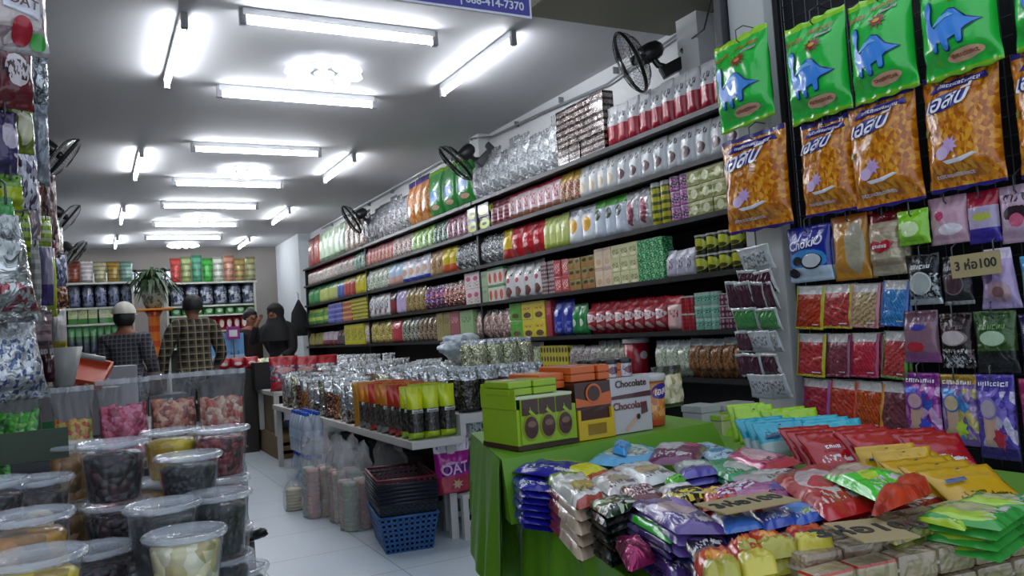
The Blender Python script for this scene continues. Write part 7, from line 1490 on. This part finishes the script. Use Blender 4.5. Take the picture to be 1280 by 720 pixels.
def person(loc, H, rz, label, shirt, trousers, arms, hair='short', build=1., peplum=False, head_dir=(0, -1), bow=0., sleeve=1., scarf=False, shoes='#1c1818'):
    """front of the body looks to -Y; arms = ((elbow, wrist, hand direction) left, right) in metres, relative to the feet"""
    k = H/1.7; r = empty('person', loc, rz); tag(r, label, 'person'); J = {}; E = []
    hx, hy = bow*.3, -bow
    J['pelvis'] = (0, 0, .93*k, .14*build, .11*build); J['waist'] = (0, -.01, 1.08*k, .125*build, .10); J['chest'] = (0, -.01+hy*.3, 1.28*k, .155*build, .11); J['collar'] = (0, hy*.6, 1.41*k, .085, .07); J['neck'] = (0, hy*.85, 1.47*k, .052); J['jaw'] = (0, -.02+hy, 1.535*k, .062, .068); J['skull'] = (0, -.005+hy, 1.615*k, .078, .092); J['crown'] = (0, .0+hy, 1.665*k, .05, .06)
    J['nose'] = (0, -.108+hy, 1.575*k, .012); E += [('pelvis', 'waist'), ('waist', 'chest'), ('chest', 'collar'), ('collar', 'neck'), ('neck', 'jaw'), ('jaw', 'skull'), ('skull', 'crown'), ('skull', 'nose')]
    for s, nm in ((-1, 'l'), (1, 'r')):
        J[nm+'ear'] = (s*.086, hy, 1.58*k, .014); E.append(('skull', nm+'ear'))
        J[nm+'sh'] = (s*.175*build, hy*.5, 1.385*k, .06); el, wr, hd = arms[0 if s < 0 else 1]; J[nm+'el'] = (*[c*k for c in el], .042); J[nm+'wr'] = (*[c*k for c in wr], .027); E += [('collar', nm+'sh'), (nm+'sh', nm+'el'), (nm+'el', nm+'wr')]; hand(J, E, nm+'wr', J[nm+'wr'][:3], hd)
        J[nm+'hip'] = (s*.09, 0, .86*k, .095); J[nm+'kn'] = (s*.1, -.01, .48*k, .06); J[nm+'an'] = (s*.105, .02, .09*k, .04); J[nm+'toe'] = (s*.115, -.13, .03*k, .03); E += [('pelvis', nm+'hip'), (nm+'hip', nm+'kn'), (nm+'kn', nm+'an'), (nm+'an', nm+'toe')]
    skin('body', J, E, m_skin, r)
    g = {}; add = .022
    for q in ('pelvis', 'waist', 'chest', 'collar'): v = J[q]; g[q] = (*v[:3], v[3]+add, (v[4] if len(v) > 4 else v[3])+add)
    g['collar'] = (*J['collar'][:2], J['collar'][2]+.035, .112, .095); g['hem'] = (0, 0, .84*k, .155*build+add, .12*build+add); ee = [('waist', 'pelvis'), ('pelvis', 'hem'), ('waist', 'chest'), ('chest', 'collar')]; g['waist'] = (*g['waist'][:3], .14*build+add, .115+add)
    gg = {'waist': g.pop('waist')}; gg.update(g); g = gg
    for nm in 'lr':
        for q, rr in (('sh', .088), ('el', .062), ('wr', .045)): v = J[nm+q]; g[nm+q] = (*v[:3], rr)
        ee += [('collar', nm+'sh'), (nm+'sh', nm+'el'), (nm+'el', nm+'wr')]
        w_, e_ = Vector(J[nm+'wr'][:3]), Vector(J[nm+'el'][:3]); v = w_.lerp(e_, .12 if sleeve > .9 else .8); g[nm+'wr'] = (*v, .045)
    skin('shirt', g, ee, shirt, r)
    if peplum:
        n = 48; V = []; F = []; U = []
        for j in range(9):
            v = j/8
            for i in range(n): a = 2*PI*i/n; rr = (.165+.11*v)*(1+.07*v*math.sin(a*13)); V.append((rr*math.cos(a)*build, rr*math.sin(a)*.85, (1.13-.33*v)*k)); U.append((i/n, v))
        for j in range(8):
            for i in range(n): a = j*n+i; b = j*n+(i+1) % n; F.append((a, b, b+n, a+n))
        mk('blouse_ruffle', V, F, shirt, r, U)
    t = {'pelvis': (0, 0, .95*k, .15*build, .12*build)}; te = []
    for nm in 'lr':
        for q, rr in (('hip', .112), ('kn', .082), ('an', .065)): v = J[nm+q]; t[nm+q] = (*v[:3], rr)
        te += [('pelvis', nm+'hip'), (nm+'hip', nm+'kn'), (nm+'kn', nm+'an')]
        sh = MB().lathe([(.045, 0), (.05, .02), (.042, .06), (.03, .085)], 16, sx=1, sy=2.2); sh.build('shoe', plain('shoe_'+shoes[1:], shoes, .6), r, True, loc=(J[nm+'toe'][0], -.045, 0))
    skin('trousers', t, te, trousers, r)
    hc = Vector((0, hy+.005, 1.615*k))
    def cap(name, mat, rx, ry, rz_, z0, y0=0., cut=-.35, bmp=.004, front=None):
        V = []; F = []; U = []; n = 28; L = 12
        for j in range(L+1):
            th = (PI*.5-math.asin(cut))*j/L
            for i in range(n):
                a = 2*PI*i/n; d = Vector((math.sin(th)*math.cos(a), math.sin(th)*math.sin(a), math.cos(th)))
                if front is not None and d.y < -.3 and d.z < front: d = d*.86
                q = 1+bmp*20*noise.noise(d*6); V.append(hc+Vector((d.x*rx*q, d.y*ry*q+y0, d.z*rz_*q+z0))); U.append((0, 0))
        for j in range(L):
            for i in range(n): a = j*n+i; b = j*n+(i+1) % n; F.append((a, b, b+n, a+n))
        return mk(name, V, F, mat, r, U)
    if hair == 'short': cap('hair', m_hair, .098, .112, .115, .0, .008, -.45, .004, .35)
    if hair == 'cap':
        cap('hair', m_hair, .096, .108, .1, -.02, .012, -.75, .004, .2); cp = cap('baseball_cap', plain('cap_white', '#d8d4c8', .8), .105, .12, .115, .025, 0, -.05, 0)
        V = [hc+Vector((.085*math.sin(t_), -.1-.09*math.cos(t_)*1., .02-.01)) for t_ in [(-PI/2)+PI*i/12 for i in range(13)]]; V += [v+Vector((0, 0, .008)) for v in V]; F = [tuple(range(13))[::-1], tuple(range(13, 26))]+[(i, i+1, i+14, i+13) for i in range(12)]+[(12, 0, 13, 25)]
        mk('cap_brim', V, F, plain('cap_white', '#d8d4c8', .8), r, [(0, 0)]*26)
    if hair == 'scarf':
        cap('headscarf', plain('scarf_black', '#111013', .8), .115, .128, .125, 0, .012, -.5, .003, .3)
        MB().lathe([(.24, -.38), (.22, -.25), (.15, -.14), (.115, -.06), (.11, -.02)], 26, c=(0, hy+.02, 1.6*k), sy=.8, capb=False, capt=False).build('scarf_drape', plain('scarf_black', '#111013', .8), r, True)
    if head_dir is not None:
        for s in (-1, 1):
            MB().lathe([(.001, -.008), (.01, -.004), (.01, .004), (.001, .008)], 10, c=(s*.032, hy-.094, 1.6*k)).build('eye', plain('eye_dark', '#1a1210', .3), r, True)
        MB().lathe([(.001, -.005), (.02, 0), (.001, .005)], 10, c=(0, hy-.088, 1.53*k), sy=.4).build('mouth', plain('lip', '#6c3430', .5), r, True)
    return r
pl1 = plaid('black_cream_plaid', '#14120f', '#544c3c', '#94886c', 14.); pl2 = plaid('grey_plaid', '#2c2c32', '#4c4c54', '#74747c', 24.)
Y1 = 8.75; p = RY(240, 371, Y1)
person((p.x, Y1, 0), p.z+.0, PI+.1, 'person in a black and cream plaid shirt seen from behind, standing in the aisle', pl1, plain('trousers_dark', '#1c1a1c', .8), (((-.27, -.02, 1.1), (-.24, -.22, .98), (0, -1, .0)), ((.29, 0, 1.1), (.27, -.14, .9), (0, -.5, -.8))), 'short', 1.1)
Y2 = 8.6; p = RY(155, 379, Y2)
person((p.x+.0, Y2, 0), p.z-.04, PI-.35, 'person in a white cap and grey plaid ruffled blouse seen from behind', pl2, plain('trousers_black', '#151417', .8), (((-.25, .0, 1.1), (-.24, -.16, .93), (0, -.6, -.8)), ((.25, .02, 1.1), (.25, -.1, .88), (0, -.4, -.9))), 'cap', .92, True)
hb = MB().lathe([(.06, 0), (.1, .03), (.11, .14), (.07, .2)], 20, sy=.5).tube([(-.06, 0, .2), (-.05, 0, .3), (0, 0, .34), (.05, 0, .3), (.06, 0, .2)], .006, 6); o = hb.build('handbag', plain('bag_brown', '#3c1c18', .6), None, True); p = RY(190, 470, 8.3); stand(o, p.x, 7.95, p.z-.1, .3, 'dark reddish brown handbag on the table edge beside the grey plaid blouse', 'handbag'); o.location.z = .812
o2 = MB().box((-.25, -.2, .78), (.25, .2, .81)).box((-.22, -.17, 0), (-.18, -.13, .78)).box((.18, -.17, 0), (.22, -.13, .78)).box((-.22, .13, 0), (-.18, .17, .78)).box((.18, .13, 0), (.22, .17, .78)).build('small_table', m_board); stand(o2, p.x-.0, 7.95, 0, 0, 'small dark table with the handbag between the two plaid shirts', 'table')
Y3 = 11.3; p = RY(350, 384, Y3)
person((p.x, Y3, 0), p.z+.02, -.75, 'person in a black headscarf leaning over the far table, hand raised to the forehead', plain('dress_black', '#121114', .85), plain('trousers_black', '#151417', .8), (((-.32, -.25, 1.2), (-.17, -.3, 1.48), (.5, .1, .7)), ((.26, -.15, 1.08), (.2, -.4, 1.0), (0, -1, 0))), 'scarf', 1.1, bow=.14)
Y4 = 12.1; p = RY(313, 388, Y4)
person((p.x, Y4, 0), p.z, .3, 'person with short dark hair in a dark brown shirt behind the blue box', plain('shirt_brown', '#2c1c18', .85), plain('trousers_black', '#151417', .8), (((-.27, -.05, 1.1), (-.22, -.25, 1.0), (0, -1, 0)), ((.27, -.05, 1.1), (.22, -.25, 1.0), (0, -1, 0))), 'short', 1.0)
